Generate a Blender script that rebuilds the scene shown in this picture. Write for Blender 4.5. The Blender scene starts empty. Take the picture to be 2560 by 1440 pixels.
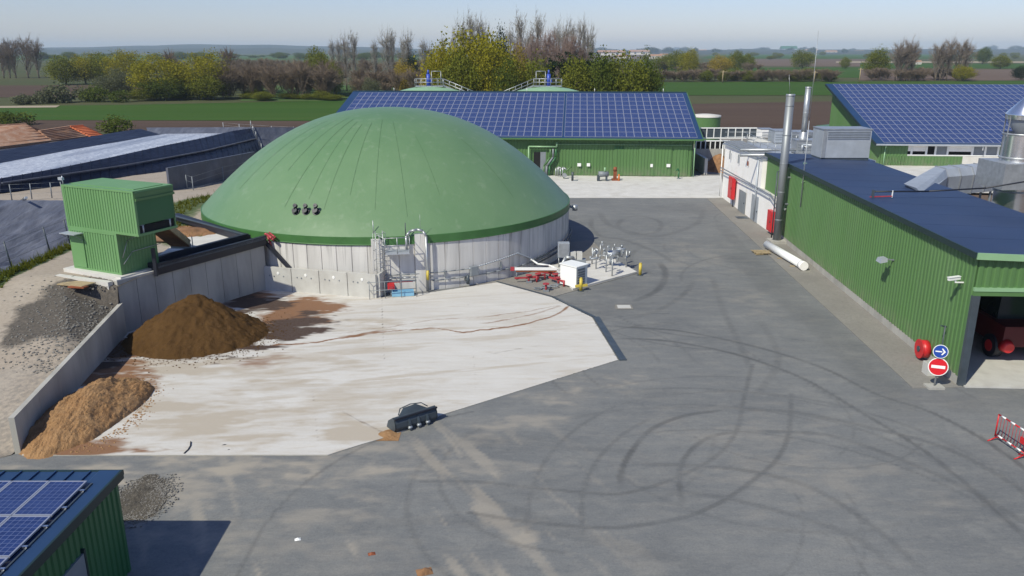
import bpy, math, random
import numpy as np
from mathutils import Vector, Matrix
R = math.radians
random.seed(7); rng = np.random.default_rng(7)
SC = bpy.context.scene
COL = SC.collection

# ------------------------------------------------------------------ camera, sky, sun, exposure
CAM_H = 14.0; FPX = 2000.0; HZY = 128.0
PITCH = math.atan((720 - HZY) / FPX)
cam_d = bpy.data.cameras.new('camera'); cam = bpy.data.objects.new('camera', cam_d); COL.objects.link(cam)
cam.location = (0, 0, CAM_H); cam.rotation_euler = (math.pi / 2 - PITCH, 0, 0)
cam_d.sensor_width = 36.0; cam_d.lens = 36.0 * FPX / 2560; cam_d.clip_end = 30000; cam_d.clip_start = 0.1
SC.camera = cam
SUN_AZ = R(41); SUN_EL = R(46)          # shadows fall 41 degrees to the right of the view axis
w = bpy.data.worlds.new('World'); SC.world = w; w.use_nodes = True
nt = w.node_tree; nt.nodes.clear()
sky = nt.nodes.new('ShaderNodeTexSky'); sky.sky_type = 'NISHITA'; sky.sun_disc = False
sky.sun_elevation = SUN_EL; sky.sun_rotation = R(180) + SUN_AZ
sky.altitude = 100; sky.air_density = 1.0; sky.dust_density = 0.5; sky.ozone_density = 6.0
bg = nt.nodes.new('ShaderNodeBackground'); bg.inputs['Strength'].default_value = 0.128
wo = nt.nodes.new('ShaderNodeOutputWorld')
tint = nt.nodes.new('ShaderNodeMix'); tint.data_type = 'RGBA'; tint.blend_type = 'MULTIPLY'; tint.inputs[0].default_value = 1.0; tint.inputs[7].default_value = (1.02, .905, .985, 1)
nt.links.new(sky.outputs[0], tint.inputs[6]); nt.links.new(tint.outputs[2], bg.inputs[0]); nt.links.new(bg.outputs[0], wo.inputs[0])
sun_d = bpy.data.lights.new('sun', 'SUN'); sun_d.energy = 4.5; sun_d.angle = R(0.5); sun_d.color = (1.0, 0.965, 0.80)
sun = bpy.data.objects.new('sun', sun_d); COL.objects.link(sun)
sdir = Vector((math.sin(SUN_AZ) * math.cos(SUN_EL), math.cos(SUN_AZ) * math.cos(SUN_EL), -math.sin(SUN_EL)))
sun.rotation_euler = sdir.to_track_quat('-Z', 'Y').to_euler(); sun.location = (-60, -90, 120)
vs = SC.view_settings; vs.view_transform = 'Standard'; vs.look = 'None'; vs.gamma = 1; vs.exposure = 0.0; vs.use_curve_mapping = False
SC.cycles.volume_bounces = 1

# ------------------------------------------------------------------ surveying helpers (photo measurement -> metres)
_c, _s = math.cos(PITCH), math.sin(PITCH)
def at(x, y, z=0.0):
    u = (x - 1280) / FPX; v = (y - 720) / FPX
    t = (z - CAM_H) / (-_s - _c * v)
    return Vector((u * t, (_c - _s * v) * t, z))
def at_x(x, y, X):
    u = (x - 1280) / FPX; v = (y - 720) / FPX; t = X / u
    return Vector((X, (_c - _s * v) * t, CAM_H + (-_s - _c * v) * t))
def at_y(x, y, Y):
    u = (x - 1280) / FPX; v = (y - 720) / FPX; t = Y / (_c - _s * v)
    return Vector((u * t, Y, CAM_H + (-_s - _c * v) * t))
def xy(p, z): return Vector((p[0], p[1], z))

def hash2(ix, iy, seed):
    n = np.sin(ix * 127.1 + iy * 311.7 + seed * 74.7) * 43758.5453
    return n - np.floor(n)
def vnoise(x, y, seed=0):
    ix = np.floor(x); iy = np.floor(y); fx = x - ix; fy = y - iy
    fx = fx * fx * (3 - 2 * fx); fy = fy * fy * (3 - 2 * fy)
    a = hash2(ix, iy, seed); b = hash2(ix + 1, iy, seed); c = hash2(ix, iy + 1, seed); d = hash2(ix + 1, iy + 1, seed)
    return (a * (1 - fx) + b * fx) * (1 - fy) + (c * (1 - fx) + d * fx) * fy
def fbm(x, y, seed=0, o=4):
    s = 0; a = .5; t = 0
    for i in range(o):
        s = s + a * vnoise(x * 2 ** i, y * 2 ** i, seed + i * 13); t += a; a *= .5
    return s / t
def sstep(a, b, x):
    t = np.clip((x - a) / (b - a), 0, 1); return t * t * (3 - 2 * t)
def dist_poly(X, Y, pts):
    d = np.full(X.shape, 1e9)
    for (ax, ay), (bx, by) in zip(pts[:-1], pts[1:]):
        vx, vy = bx - ax, by - ay; L = vx * vx + vy * vy + 1e-9
        t = np.clip(((X - ax) * vx + (Y - ay) * vy) / L, 0, 1)
        d = np.minimum(d, np.hypot(X - ax - t * vx, Y - ay - t * vy))
    return d
def smooth(pts, n=8):
    P = [np.array(p[:2], float) for p in pts]; out = []
    for i in range(len(P) - 1):
        p0 = P[max(i - 1, 0)]; p1 = P[i]; p2 = P[i + 1]; p3 = P[min(i + 2, len(P) - 1)]
        for k in range(n):
            t = k / n
            out.append(tuple(.5 * ((2 * p1) + (-p0 + p2) * t + (2 * p0 - 5 * p1 + 4 * p2 - p3) * t * t + (-p0 + 3 * p1 - 3 * p2 + p3) * t ** 3)))
    out.append(tuple(P[-1])); return out

# ------------------------------------------------------------------ materials
def NT(name):
    m = bpy.data.materials.new(name); m.use_nodes = True; t = m.node_tree
    return m, t, t.nodes['Principled BSDF']
def add(t, typ, **kw):
    n = t.nodes.new(typ)
    for k, v in kw.items():
        if k.startswith('i_'):
            n.inputs[k[2:].replace('_', ' ')].default_value = v
        else: setattr(n, k, v)
    return n
def mixc(t, fac, a, b, mode='MIX'):
    n = t.nodes.new('ShaderNodeMix'); n.data_type = 'RGBA'; n.blend_type = mode
    for sock, v in ((n.inputs[0], fac), (n.inputs[6], a), (n.inputs[7], b)):
        if isinstance(v, bpy.types.NodeSocket): t.links.new(v, sock)
        elif isinstance(v, (tuple, list)): sock.default_value = (*v[:3], 1)
        else: sock.default_value = v
    return n.outputs[2]
def noise(t, scale, detail=3, vec=None, stretch=None, rough=.55):
    tc = t.nodes.new('ShaderNodeTexCoord'); n = add(t, 'ShaderNodeTexNoise'); n.inputs['Scale'].default_value = scale
    n.inputs['Detail'].default_value = detail; n.inputs['Roughness'].default_value = rough
    o = tc.outputs['Object']
    if stretch:
        mp = t.nodes.new('ShaderNodeMapping'); mp.inputs['Scale'].default_value = stretch; t.links.new(o, mp.inputs['Vector']); o = mp.outputs[0]
    t.links.new(o, n.inputs['Vector']); return n.outputs['Fac']
def ramp(t, fac, lo, hi, a=0.0, b=1.0):
    n = add(t, 'ShaderNodeMapRange'); n.clamp = True
    t.links.new(fac, n.inputs['Value'])
    for k, v in (('From Min', lo), ('From Max', hi), ('To Min', a), ('To Max', b)): n.inputs[k].default_value = v
    return n.outputs[0]
def math_(t, op, a, b):
    n = add(t, 'ShaderNodeMath', operation=op)
    for s_, v in ((n.inputs[0], a), (n.inputs[1], b)):
        if isinstance(v, bpy.types.NodeSocket): t.links.new(v, s_)
        else: s_.default_value = v
    return n.outputs[0]
def bump(t, b, h, strength=.3, dist=.02):
    n = add(t, 'ShaderNodeBump'); n.inputs['Strength'].default_value = strength; n.inputs['Distance'].default_value = dist
    t.links.new(h, n.inputs['Height']); t.links.new(n.outputs[0], b.inputs['Normal'])
def mat(name, col, rough=.6, metal=0.0, var=.18, vscale=1.5, stretch=None, dirt=None, dirt_amt=.5, dscale=.6, bmp=0, bscale=20, spec=.5):
    m, t, b = NT(name)
    n = noise(t, vscale, 4, stretch=stretch)
    c = mixc(t, ramp(t, n, .3, .7), tuple(v * (1 - var) for v in col), tuple(min(v * (1 + var), 1) for v in col))
    if dirt:
        d = noise(t, dscale, 6, stretch=stretch); c = mixc(t, ramp(t, d, .48, .72, 0, dirt_amt), c, dirt)
    t.links.new(c, b.inputs['Base Color'])
    b.inputs['Roughness'].default_value = rough; b.inputs['Metallic'].default_value = metal; b.inputs['Specular IOR Level'].default_value = spec
    if bmp: bump(t, b, noise(t, bscale, 3), bmp, .03)
    return m
M = {}
M['clad'] = mat('green_cladding', (.088, .185, .060), .5, 0, .06, .5, dirt=(.125, .20, .095), dirt_amt=.4, dscale=.35, stretch=(1, 1, .25))
def wear(m):
    t = m.node_tree; b = t.nodes['Principled BSDF']; old = b.inputs['Base Color'].links[0].from_socket
    band = noise(t, 1.1, 2, stretch=(1, 1, .01)); c = mixc(t, ramp(t, band, .35, .65, 0, .22), old, (.07, .145, .05))
    tc = t.nodes.new('ShaderNodeTexCoord'); sp = t.nodes.new('ShaderNodeSeparateXYZ'); t.links.new(tc.outputs['Object'], sp.inputs[0]); n = noise(t, 1.8, 5)
    f = math_(t, 'MULTIPLY', ramp(t, sp.outputs['Z'], 1.3, .3, 0, .5), ramp(t, n, .35, .65)); c = mixc(t, f, c, (.20, .19, .14)); t.links.new(c, b.inputs['Base Color'])
wear(M['clad'])
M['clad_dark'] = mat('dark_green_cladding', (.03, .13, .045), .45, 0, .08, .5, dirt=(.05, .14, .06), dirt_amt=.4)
M['unit_green'] = mat('unit_green_paint', (.13, .275, .105), .5, 0, .06, .6, dirt=(.17, .29, .145), dirt_amt=.4, stretch=(1, 1, .3))
M['trim'] = mat('green_trim', (.075, .165, .062), .4, 0, .05)
M['lintel'] = mat('pale_green_trim', (.25, .42, .23), .4, 0, .05)
M['navy'] = mat('navy_roof_sheet', (.021, .041, .10), .55, 0, .12, .25, dirt=(.036, .052, .105), dirt_amt=.5, dscale=.2, bmp=.1, bscale=8)
M['seam_navy'] = mat('navy_standing_seam', (.016, .045, .115), .45, 0, .08, .4)
M['edge_dark'] = mat('dark_roof_edge', (.012, .03, .03), .5, 0, .1)
M['conc'] = mat('grey_concrete', (.40, .385, .35), .85, 0, .12, 1.2, dirt=(.22, .21, .19), dirt_amt=.6, dscale=.9, stretch=(1, 1, .25), bmp=.2)
M['conc_white'] = mat('pale_concrete', (.58, .56, .53), .85, 0, .07, 1.0, dirt=(.42, .39, .34), dirt_amt=.5, dscale=.7, bmp=.15)
def drip():
    m = M['tank_conc']; t = m.node_tree; b = t.nodes['Principled BSDF']; old = b.inputs['Base Color'].links[0].from_socket
    n = noise(t, 3.2, 4, stretch=(1, 1, .03), rough=.8); tc = t.nodes.new('ShaderNodeTexCoord'); sp = t.nodes.new('ShaderNodeSeparateXYZ'); t.links.new(tc.outputs['Object'], sp.inputs[0])
    f = math_(t, 'MULTIPLY', ramp(t, n, .54, .66), ramp(t, sp.outputs['Z'], .9, 3.0, .0, .75)); t.links.new(mixc(t, f, old, (.20, .195, .19)), b.inputs['Base Color'])
M['panel_conc'] = mat('precast_concrete', (.50, .49, .46), .8, 0, .06, 1.5, dirt=(.36, .34, .31), dirt_amt=.5, dscale=1.2, bmp=.1)
M['tank_conc'] = mat('tank_wall_concrete', (.60, .58, .555), .85, 0, .12, 1.6, stretch=(1, 1, .06), dirt=(.33, .315, .30), dirt_amt=.55, dscale=2.2, bmp=.2)
drip()
M['white'] = mat('white_render', (.90, .87, .84), .7, 0, .04, .8, dirt=(.6, .56, .5), dirt_amt=.4, dscale=.8)
M['white_paint'] = mat('white_paint', (.82, .82, .80), .4, 0, .03)
M['steel'] = mat('galvanised_steel', (.40, .415, .43), .42, .6, .15, 3)
M['steel_dull'] = mat('dull_zinc_sheet', (.42, .45, .49), .5, .35, .10, 1.5, dirt=(.34, .36, .38), dirt_amt=.4)
M['chimney_zinc'] = mat('weathered_zinc', (.26, .275, .29), .5, .5, .12, 2, stretch=(1, 1, .2))
M['alu'] = mat('shiny_aluminium', (.72, .73, .75), .22, .95, .05, 2)
M['grey'] = mat('grey_paint', (.20, .22, .24), .5, 0, .1)
M['darkgrey'] = mat('dark_grey_paint', (.05, .065, .08), .45, 0, .2, 2, dirt=(.10, .10, .10), dirt_amt=.4)
M['black'] = mat('black_rubber', (.014, .016, .026), .5, 0, .2, 2)
M['blackhole'] = mat('painted_dark_opening', (.006, .006, .007), .9, 0, .1)  # near-black colour standing in for the shade inside openings
M['red'] = mat('red_paint', (.55, .02, .025), .4, 0, .08)
M['red_shaded'] = mat('shaded_red_paint', (.11, .008, .008), .5, 0, .1)  # the machine's red, darkened to paint in the shade of the hall
M['red_faded'] = mat('faded_red_paint', (.36, .035, .045), .5, 0, .15)
M['blue'] = mat('blue_paint', (.03, .07, .40), .4, 0, .08)
M['blue_pale'] = mat('pale_blue_paint', (.22, .45, .62), .5, 0, .1)
M['yellow'] = mat('yellow_paint', (.55, .42, .06), .5, 0, .15, 4)
M['orange'] = mat('orange_paint', (.60, .17, .03), .5, 0, .12)
M['rust'] = mat('rusty_brown_paint', (.22, .06, .02), .6, 0, .25, 4)
M['wood'] = mat('weathered_wood', (.34, .26, .15), .8, 0, .25, 4)
M['muck'] = mat('brown_feedstock', (.25, .13, .06), .9, 0, .35, 2.5, dirt=(.12, .06, .03), dirt_amt=.6, bmp=.4)
M['bark'] = mat('bark', (.11, .085, .065), .9, 0, .2, 2)
M['glass'] = mat('dark_window_glass', (.02, .03, .035), .08, 0, .05)
M['paint_sign_red'] = mat('sign_red', (.62, .012, .02), .35, 0, .02)
M['paint_sign_blue'] = mat('sign_blue', (.015, .06, .33), .35, 0, .02)

def dome_mat():
    m, t, b = NT('green_membrane')
    n = noise(t, .12, 3); n2 = noise(t, 2.0, 5, stretch=(1, 1, .4)); n3 = noise(t, .9, 5)
    c = mixc(t, ramp(t, n, .3, .7), (.105, .20, .092), (.145, .24, .122))
    c = mixc(t, ramp(t, n3, .55, .8, 0, .2), c, (.21, .29, .18))
    c = mixc(t, ramp(t, n2, .58, .78, 0, .4), c, (.26, .33, .23)); n4 = noise(t, 3.5, 7, rough=.8, stretch=(.7, .7, .7)); c = mixc(t, ramp(t, n4, .62, .72, 0, .45), c, (.30, .36, .27)); n5 = noise(t, .35, 6, rough=.7); c = mixc(t, ramp(t, n5, .5, .68, 0, .16), c, (.085, .17, .08))
    t.links.new(c, b.inputs['Base Color']); b.inputs['Roughness'].default_value = .42
    bump(t, b, noise(t, .9, 4), .3, .08)
    return m
M['dome'] = dome_mat()
M['dome_seam'] = mat('membrane_weld', (.085, .165, .075), .5, 0, .15, 2)
M['flash'] = mat('membrane_skirt', (.05, .145, .04), .45, 0, .12, 1)

def pv_mat():
    m, t, b = NT('pv_cells')
    tc = t.nodes.new('ShaderNodeTexCoord'); br = add(t, 'ShaderNodeTexBrick', offset=0.0)
    br.inputs['Scale'].default_value = 1; br.inputs['Mortar Size'].default_value = .006; br.inputs['Brick Width'].default_value = .15; br.inputs['Row Height'].default_value = .16
    br.inputs['Color1'].default_value = (.010, .024, .105, 1); br.inputs['Color2'].default_value = (.018, .038, .145, 1); br.inputs['Mortar'].default_value = (.16, .19, .34, 1)
    t.links.new(tc.outputs['Object'], br.inputs['Vector'])
    oi = t.nodes.new('ShaderNodeObjectInfo')
    c = mixc(t, math_(t, 'MULTIPLY', oi.outputs['Random'], .6), br.outputs['Color'], (.03, .048, .145))
    t.links.new(c, b.inputs['Base Color']); b.inputs['Roughness'].default_value = .16; b.inputs['Specular IOR Level'].default_value = .6
    return m
M['pv'] = pv_mat()
M['pv_frame'] = mat('pv_frame', (.36, .38, .46), .4, .4, .05)
def attr(t, name):
    n = t.nodes.new('ShaderNodeAttribute'); n.attribute_name = name
    s = t.nodes.new('ShaderNodeSeparateColor'); t.links.new(n.outputs['Color'], s.inputs[0]); return s.outputs
def slab_mat():
    m, t, b = NT('stained_white_concrete'); a = attr(t, 'stain')
    n = noise(t, .5, 5, stretch=(.5, 1.6, 1)); n2 = noise(t, 9, 4); n3 = noise(t, 2.2, 6, stretch=(.35, 1.8, 1))
    c = mixc(t, ramp(t, n, .3, .7), (.53, .505, .47), (.605, .585, .555))
    c = mixc(t, ramp(t, n3, .45, .8, 0, .5), c, (.50, .445, .37)); n5 = noise(t, 1.1, 8, stretch=(.25, 3.0, 1), rough=.7); c = mixc(t, ramp(t, n5, .52, .72, 0, .35), c, (.46, .42, .37)); n6 = noise(t, 30, 3, rough=.8); c = mixc(t, ramp(t, n6, .62, .75, 0, .3), c, (.30, .26, .21))
    c = mixc(t, ramp(t, math_(t, 'ADD', math_(t, 'MULTIPLY', a[1], 1.5), math_(t, 'MULTIPLY', n3, .7)), .42, 1.15, 0, .85), c, (.41, .35, .275))
    c = mixc(t, ramp(t, math_(t, 'ADD', math_(t, 'MULTIPLY', a[0], 1.35), math_(t, 'MULTIPLY', n3, .8)), .55, 1.15), c, (.21, .10, .045))
    c = mixc(t, ramp(t, math_(t, 'ADD', math_(t, 'MULTIPLY', a[2], 1.35), math_(t, 'MULTIPLY', n3, .8)), .6, 1.1), c, (.05, .025, .016))
    c = mixc(t, ramp(t, n2, .3, .75, 0, .12), c, (.3, .28, .25))
    t.links.new(c, b.inputs['Base Color']); b.inputs['Roughness'].default_value = .85
    bump(t, b, n2, .25, .02); return m
M['slab'] = slab_mat()
def asphalt_mat():
    m, t, b = NT('worn_asphalt'); a = attr(t, 'stain')
    n = noise(t, .16, 5); n2 = noise(t, 14, 4, rough=.7); n3 = noise(t, 1.3, 6, stretch=(.45, 1.5, 1)); n4 = noise(t, 90, 2)
    c = mixc(t, ramp(t, n, .3, .7), (.145, .150, .154), (.20, .204, .203))
    c = mixc(t, ramp(t, n3, .42, .78, 0, .4), c, (.26, .255, .238))
    c = mixc(t, ramp(t, n2, .35, .7, 0, .4), c, (.10, .104, .110))
    c = mixc(t, ramp(t, n4, .60, .75, 0, .35), c, (.36, .35, .33)); n5 = noise(t, .8, 9, rough=.75, stretch=(.6, 1.3, 1)); c = mixc(t, ramp(t, n5, .5, .66, 0, .35), c, (.11, .116, .126)); n7 = noise(t, 5.5, 6, rough=.8, stretch=(.5, 1.4, 1)); c = mixc(t, ramp(t, n7, .5, .72, 0, .45), c, (.25, .25, .24)); n8 = noise(t, 3.0, 8, rough=.85); c = mixc(t, ramp(t, n8, .52, .68, 0, .4), c, (.085, .09, .098)); n6 = noise(t, .45, 9, rough=.8); c = mixc(t, ramp(t, n6, .52, .70, 0, .4), c, (.275, .27, .25))
    c = mixc(t, ramp(t, math_(t, 'ADD', a[1], math_(t, 'MULTIPLY', n3, .35)), .18, .95, 0, .9), c, (.36, .32, .265))
    c = mixc(t, ramp(t, math_(t, 'ADD', a[0], math_(t, 'MULTIPLY', n2, .12)), .05, 1.0, 0, .9), c, (.045, .045, .048))
    t.links.new(c, b.inputs['Base Color']); b.inputs['Roughness'].default_value = .85; b.inputs['Specular IOR Level'].default_value = .25
    bump(t, b, n2, .3, .02); return m
M['asphalt'] = asphalt_mat()
def ground_mat(name, c1, c2, c3, s1=.4, s2=3.0, s3=30, stretch=None, bm=.4):
    m, t, b = NT(name)
    n = noise(t, s1, 5, stretch=stretch); n2 = noise(t, s2, 6, stretch=stretch); n3 = noise(t, s3, 3, rough=.7)
    c = mixc(t, ramp(t, n, .35, .65), c1, c2); c = mixc(t, ramp(t, n2, .45, .75, 0, .6), c, c3)
    c = mixc(t, ramp(t, n3, .3, .7, 0, .5), c, tuple(v * .6 for v in c1))
    t.links.new(c, b.inputs['Base Color']); b.inputs['Roughness'].default_value = 1.0; b.inputs['Specular IOR Level'].default_value = .08
    bump(t, b, n3, bm, .05); return m
def bank_mat():
    m, t, b = NT('dirt_and_gravel'); a = attr(t, 'stain')
    n = noise(t, .5, 5); n2 = noise(t, 5, 6); n3 = noise(t, 7, 4, rough=.8); n4 = noise(t, 22, 2, rough=.8)
    c = mixc(t, ramp(t, n, .3, .7), (.33, .275, .22), (.39, .335, .275)); c = mixc(t, ramp(t, n2, .45, .7, 0, .5), c, (.24, .20, .16))
    g = mixc(t, ramp(t, n3, .32, .68), (.055, .048, .041), (.155, .13, .105)); g = mixc(t, ramp(t, n4, .45, .7, 0, .7), g, (.045, .042, .04))
    c = mixc(t, ramp(t, math_(t, 'ADD', a[0], math_(t, 'MULTIPLY', n2, .4)), .5, .8), c, g)
    c = mixc(t, ramp(t, math_(t, 'ADD', a[1], math_(t, 'MULTIPLY', n2, .6)), .6, .9), c, (.07, .10, .03))
    c = mixc(t, ramp(t, math_(t, 'ADD', a[2], math_(t, 'MULTIPLY', n2, .4)), .5, .9), c, (.24, .23, .22))
    t.links.new(c, b.inputs['Base Color']); b.inputs['Roughness'].default_value = .95
    bump(t, b, n4, .5, .04); return m
M['bank'] = bank_mat()
M['gravel'] = ground_mat('grey_gravel', (.25, .235, .215), (.29, .275, .25), (.20, .19, .175), .5, 4, 16)
M['gravel_heap'] = ground_mat('dark_gravel', (.11, .10, .088), (.17, .15, .125), (.045, .042, .038), 1.5, 9, 28, bm=.8)
M['soil'] = ground_mat('ploughed_soil', (.085, .058, .045), (.105, .073, .056), (.13, .09, .07), .02, .25, 2, stretch=(.06, 1.8, 1))
M['soil_pale'] = ground_mat('dry_soil', (.14, .10, .08), (.18, .135, .105), (.11, .08, .065), .02, .2, 2, stretch=(.3, 1.5, 1))
M['crop'] = ground_mat('green_crop', (.038, .09, .014), (.05, .11, .018), (.09, .115, .03), .02, .22, 2.5, stretch=(.06, 1.8, 1))
M['crop_pale'] = ground_mat('pale_crop', (.06, .12, .035), (.085, .14, .045), (.12, .13, .06), .01, .1, 1.5, stretch=(.25, 1.5, 1))
M['rough_grass'] = ground_mat('rough_meadow', (.065, .085, .035), (.10, .10, .05), (.13, .10, .06), .012, .12, 1.5, stretch=(.4, 1, 1))
M['verge'] = ground_mat('grass_verge', (.05, .075, .02), (.08, .095, .035), (.14, .12, .07), .5, 2, 12)
M['tan'] = ground_mat('dry_track', (.36, .30, .22), (.42, .36, .27), (.28, .23, .17), .05, .4, 4)
M['hill'] = ground_mat('far_hill', (.035, .045, .04), (.06, .065, .05), (.11, .10, .085), .004, .02, .1)
M['heap_dark'] = ground_mat('dark_brown_compost', (.095, .052, .02), (.12, .066, .026), (.06, .032, .014), .6, 4, 22, bm=.9)
M['heap_tan'] = ground_mat('tan_wood_chips', (.36, .205, .10), (.43, .265, .14), (.20, .10, .045), .8, 4.5, 20, bm=.9)
def liner_mat(name, base, hi):
    m, t, b = NT(name)
    n = noise(t, 1.4, 6, stretch=(1.0, .35, .35)); n2 = noise(t, 2.2, 6, rough=.75, stretch=(1.6, .5, .5))
    c = mixc(t, ramp(t, n, .45, .75, 0, .6), base, hi); c = mixc(t, ramp(t, n2, .64, .76, 0, .55), c, tuple(min(v * 2.6, .4) for v in hi))  # palest streaks paint glints on the wrinkled sheet into its colour
    t.links.new(c, b.inputs['Base Color']); b.inputs['Roughness'].default_value = .42; b.inputs['Specular IOR Level'].default_value = .35
    bump(t, b, n, .6, .25); return m
M['liner'] = liner_mat('wrinkled_black_liner', (.085, .092, .12), (.18, .19, .235))
M['liner_dark'] = liner_mat('smooth_black_liner', (.010, .012, .026), (.02, .024, .045))
def foam_mat():
    m, t, b = NT('foamy_water'); n = noise(t, 3.5, 8, stretch=(1, .5, 1), rough=.75); n2 = noise(t, .35, 3, stretch=(1.5, .1, 1))
    c = mixc(t, ramp(t, n, .38, .62), (.24, .26, .33), (.62, .64, .68)); c = mixc(t, ramp(t, n2, .5, .68, 0, .75), c, (.14, .155, .21))
    t.links.new(c, b.inputs['Base Color']); b.inputs['Roughness'].default_value = .35; return m
M['foam'] = foam_mat()
def leaf_mat(name, c1, c2, c3):
    m, t, b = NT(name); n = noise(t, .5, 4); oi = t.nodes.new('ShaderNodeObjectInfo')
    n2 = noise(t, 3, 2)
    c = mixc(t, ramp(t, n, .3, .7), c1, c2); c = mixc(t, ramp(t, n2, .45, .7, 0, .18), c, c3)
    c = mixc(t, math_(t, 'MULTIPLY', oi.outputs['Random'], .35), c, c2)
    t.links.new(c, b.inputs['Base Color']); b.inputs['Roughness'].default_value = .7
    b.inputs['Specular IOR Level'].default_value = .15
    tr = t.nodes.new('ShaderNodeBsdfTranslucent'); t.links.new(c, tr.inputs['Color']); ms = t.nodes.new('ShaderNodeMixShader'); ms.inputs[0].default_value = .38
    t.links.new(b.outputs[0], ms.inputs[1]); t.links.new(tr.outputs[0], ms.inputs[2]); t.links.new(ms.outputs[0], t.nodes['Material Output'].inputs['Surface'])
    return m
M['leaf_yellow'] = leaf_mat('yellow_green_leaves', (.23, .22, .016), (.31, .275, .02), (.16, .165, .016))
M['leaf_gold'] = leaf_mat('golden_leaves', (.33, .25, .035), (.40, .30, .05), (.23, .175, .025))
M['leaf_olive'] = leaf_mat('olive_leaves', (.135, .165, .02), (.20, .205, .025), (.095, .12, .016))
M['leaf_green'] = leaf_mat('green_leaves', (.08, .12, .018), (.135, .16, .025), (.056, .085, .014))
M['leaf_dark'] = leaf_mat('dark_evergreen', (.018, .035, .014), (.03, .05, .018), (.012, .024, .01))
M['leaf_grey'] = leaf_mat('grey_green_leaves', (.12, .135, .07), (.165, .17, .095), (.085, .10, .05))
M['twig'] = leaf_mat('bare_twigs', (.30, .25, .21), (.37, .31, .26), (.22, .18, .15))
M['twig_pink'] = leaf_mat('pinkish_twigs', (.37, .275, .23), (.43, .32, .27), (.28, .21, .175))
M['twig_grey'] = leaf_mat('grey_bare_twigs', (.36, .335, .29), (.43, .40, .35), (.27, .25, .22))
M['twig_brown'] = leaf_mat('brown_brush', (.27, .205, .15), (.33, .26, .19), (.20, .155, .105))
M['tile'] = ground_mat('weathered_clay_tiles', (.36, .19, .12), (.46, .30, .21), (.55, .44, .36), .15, 1.2, 6, bm=.3)
M['tile_new'] = ground_mat('bright_clay_tiles', (.55, .16, .075), (.60, .20, .10), (.48, .13, .06), .3, 1.2, 6, bm=.3)
M['farhouse'] = mat('pale_house_wall', (.62, .58, .52), .8, 0, .1, .5)

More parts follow.
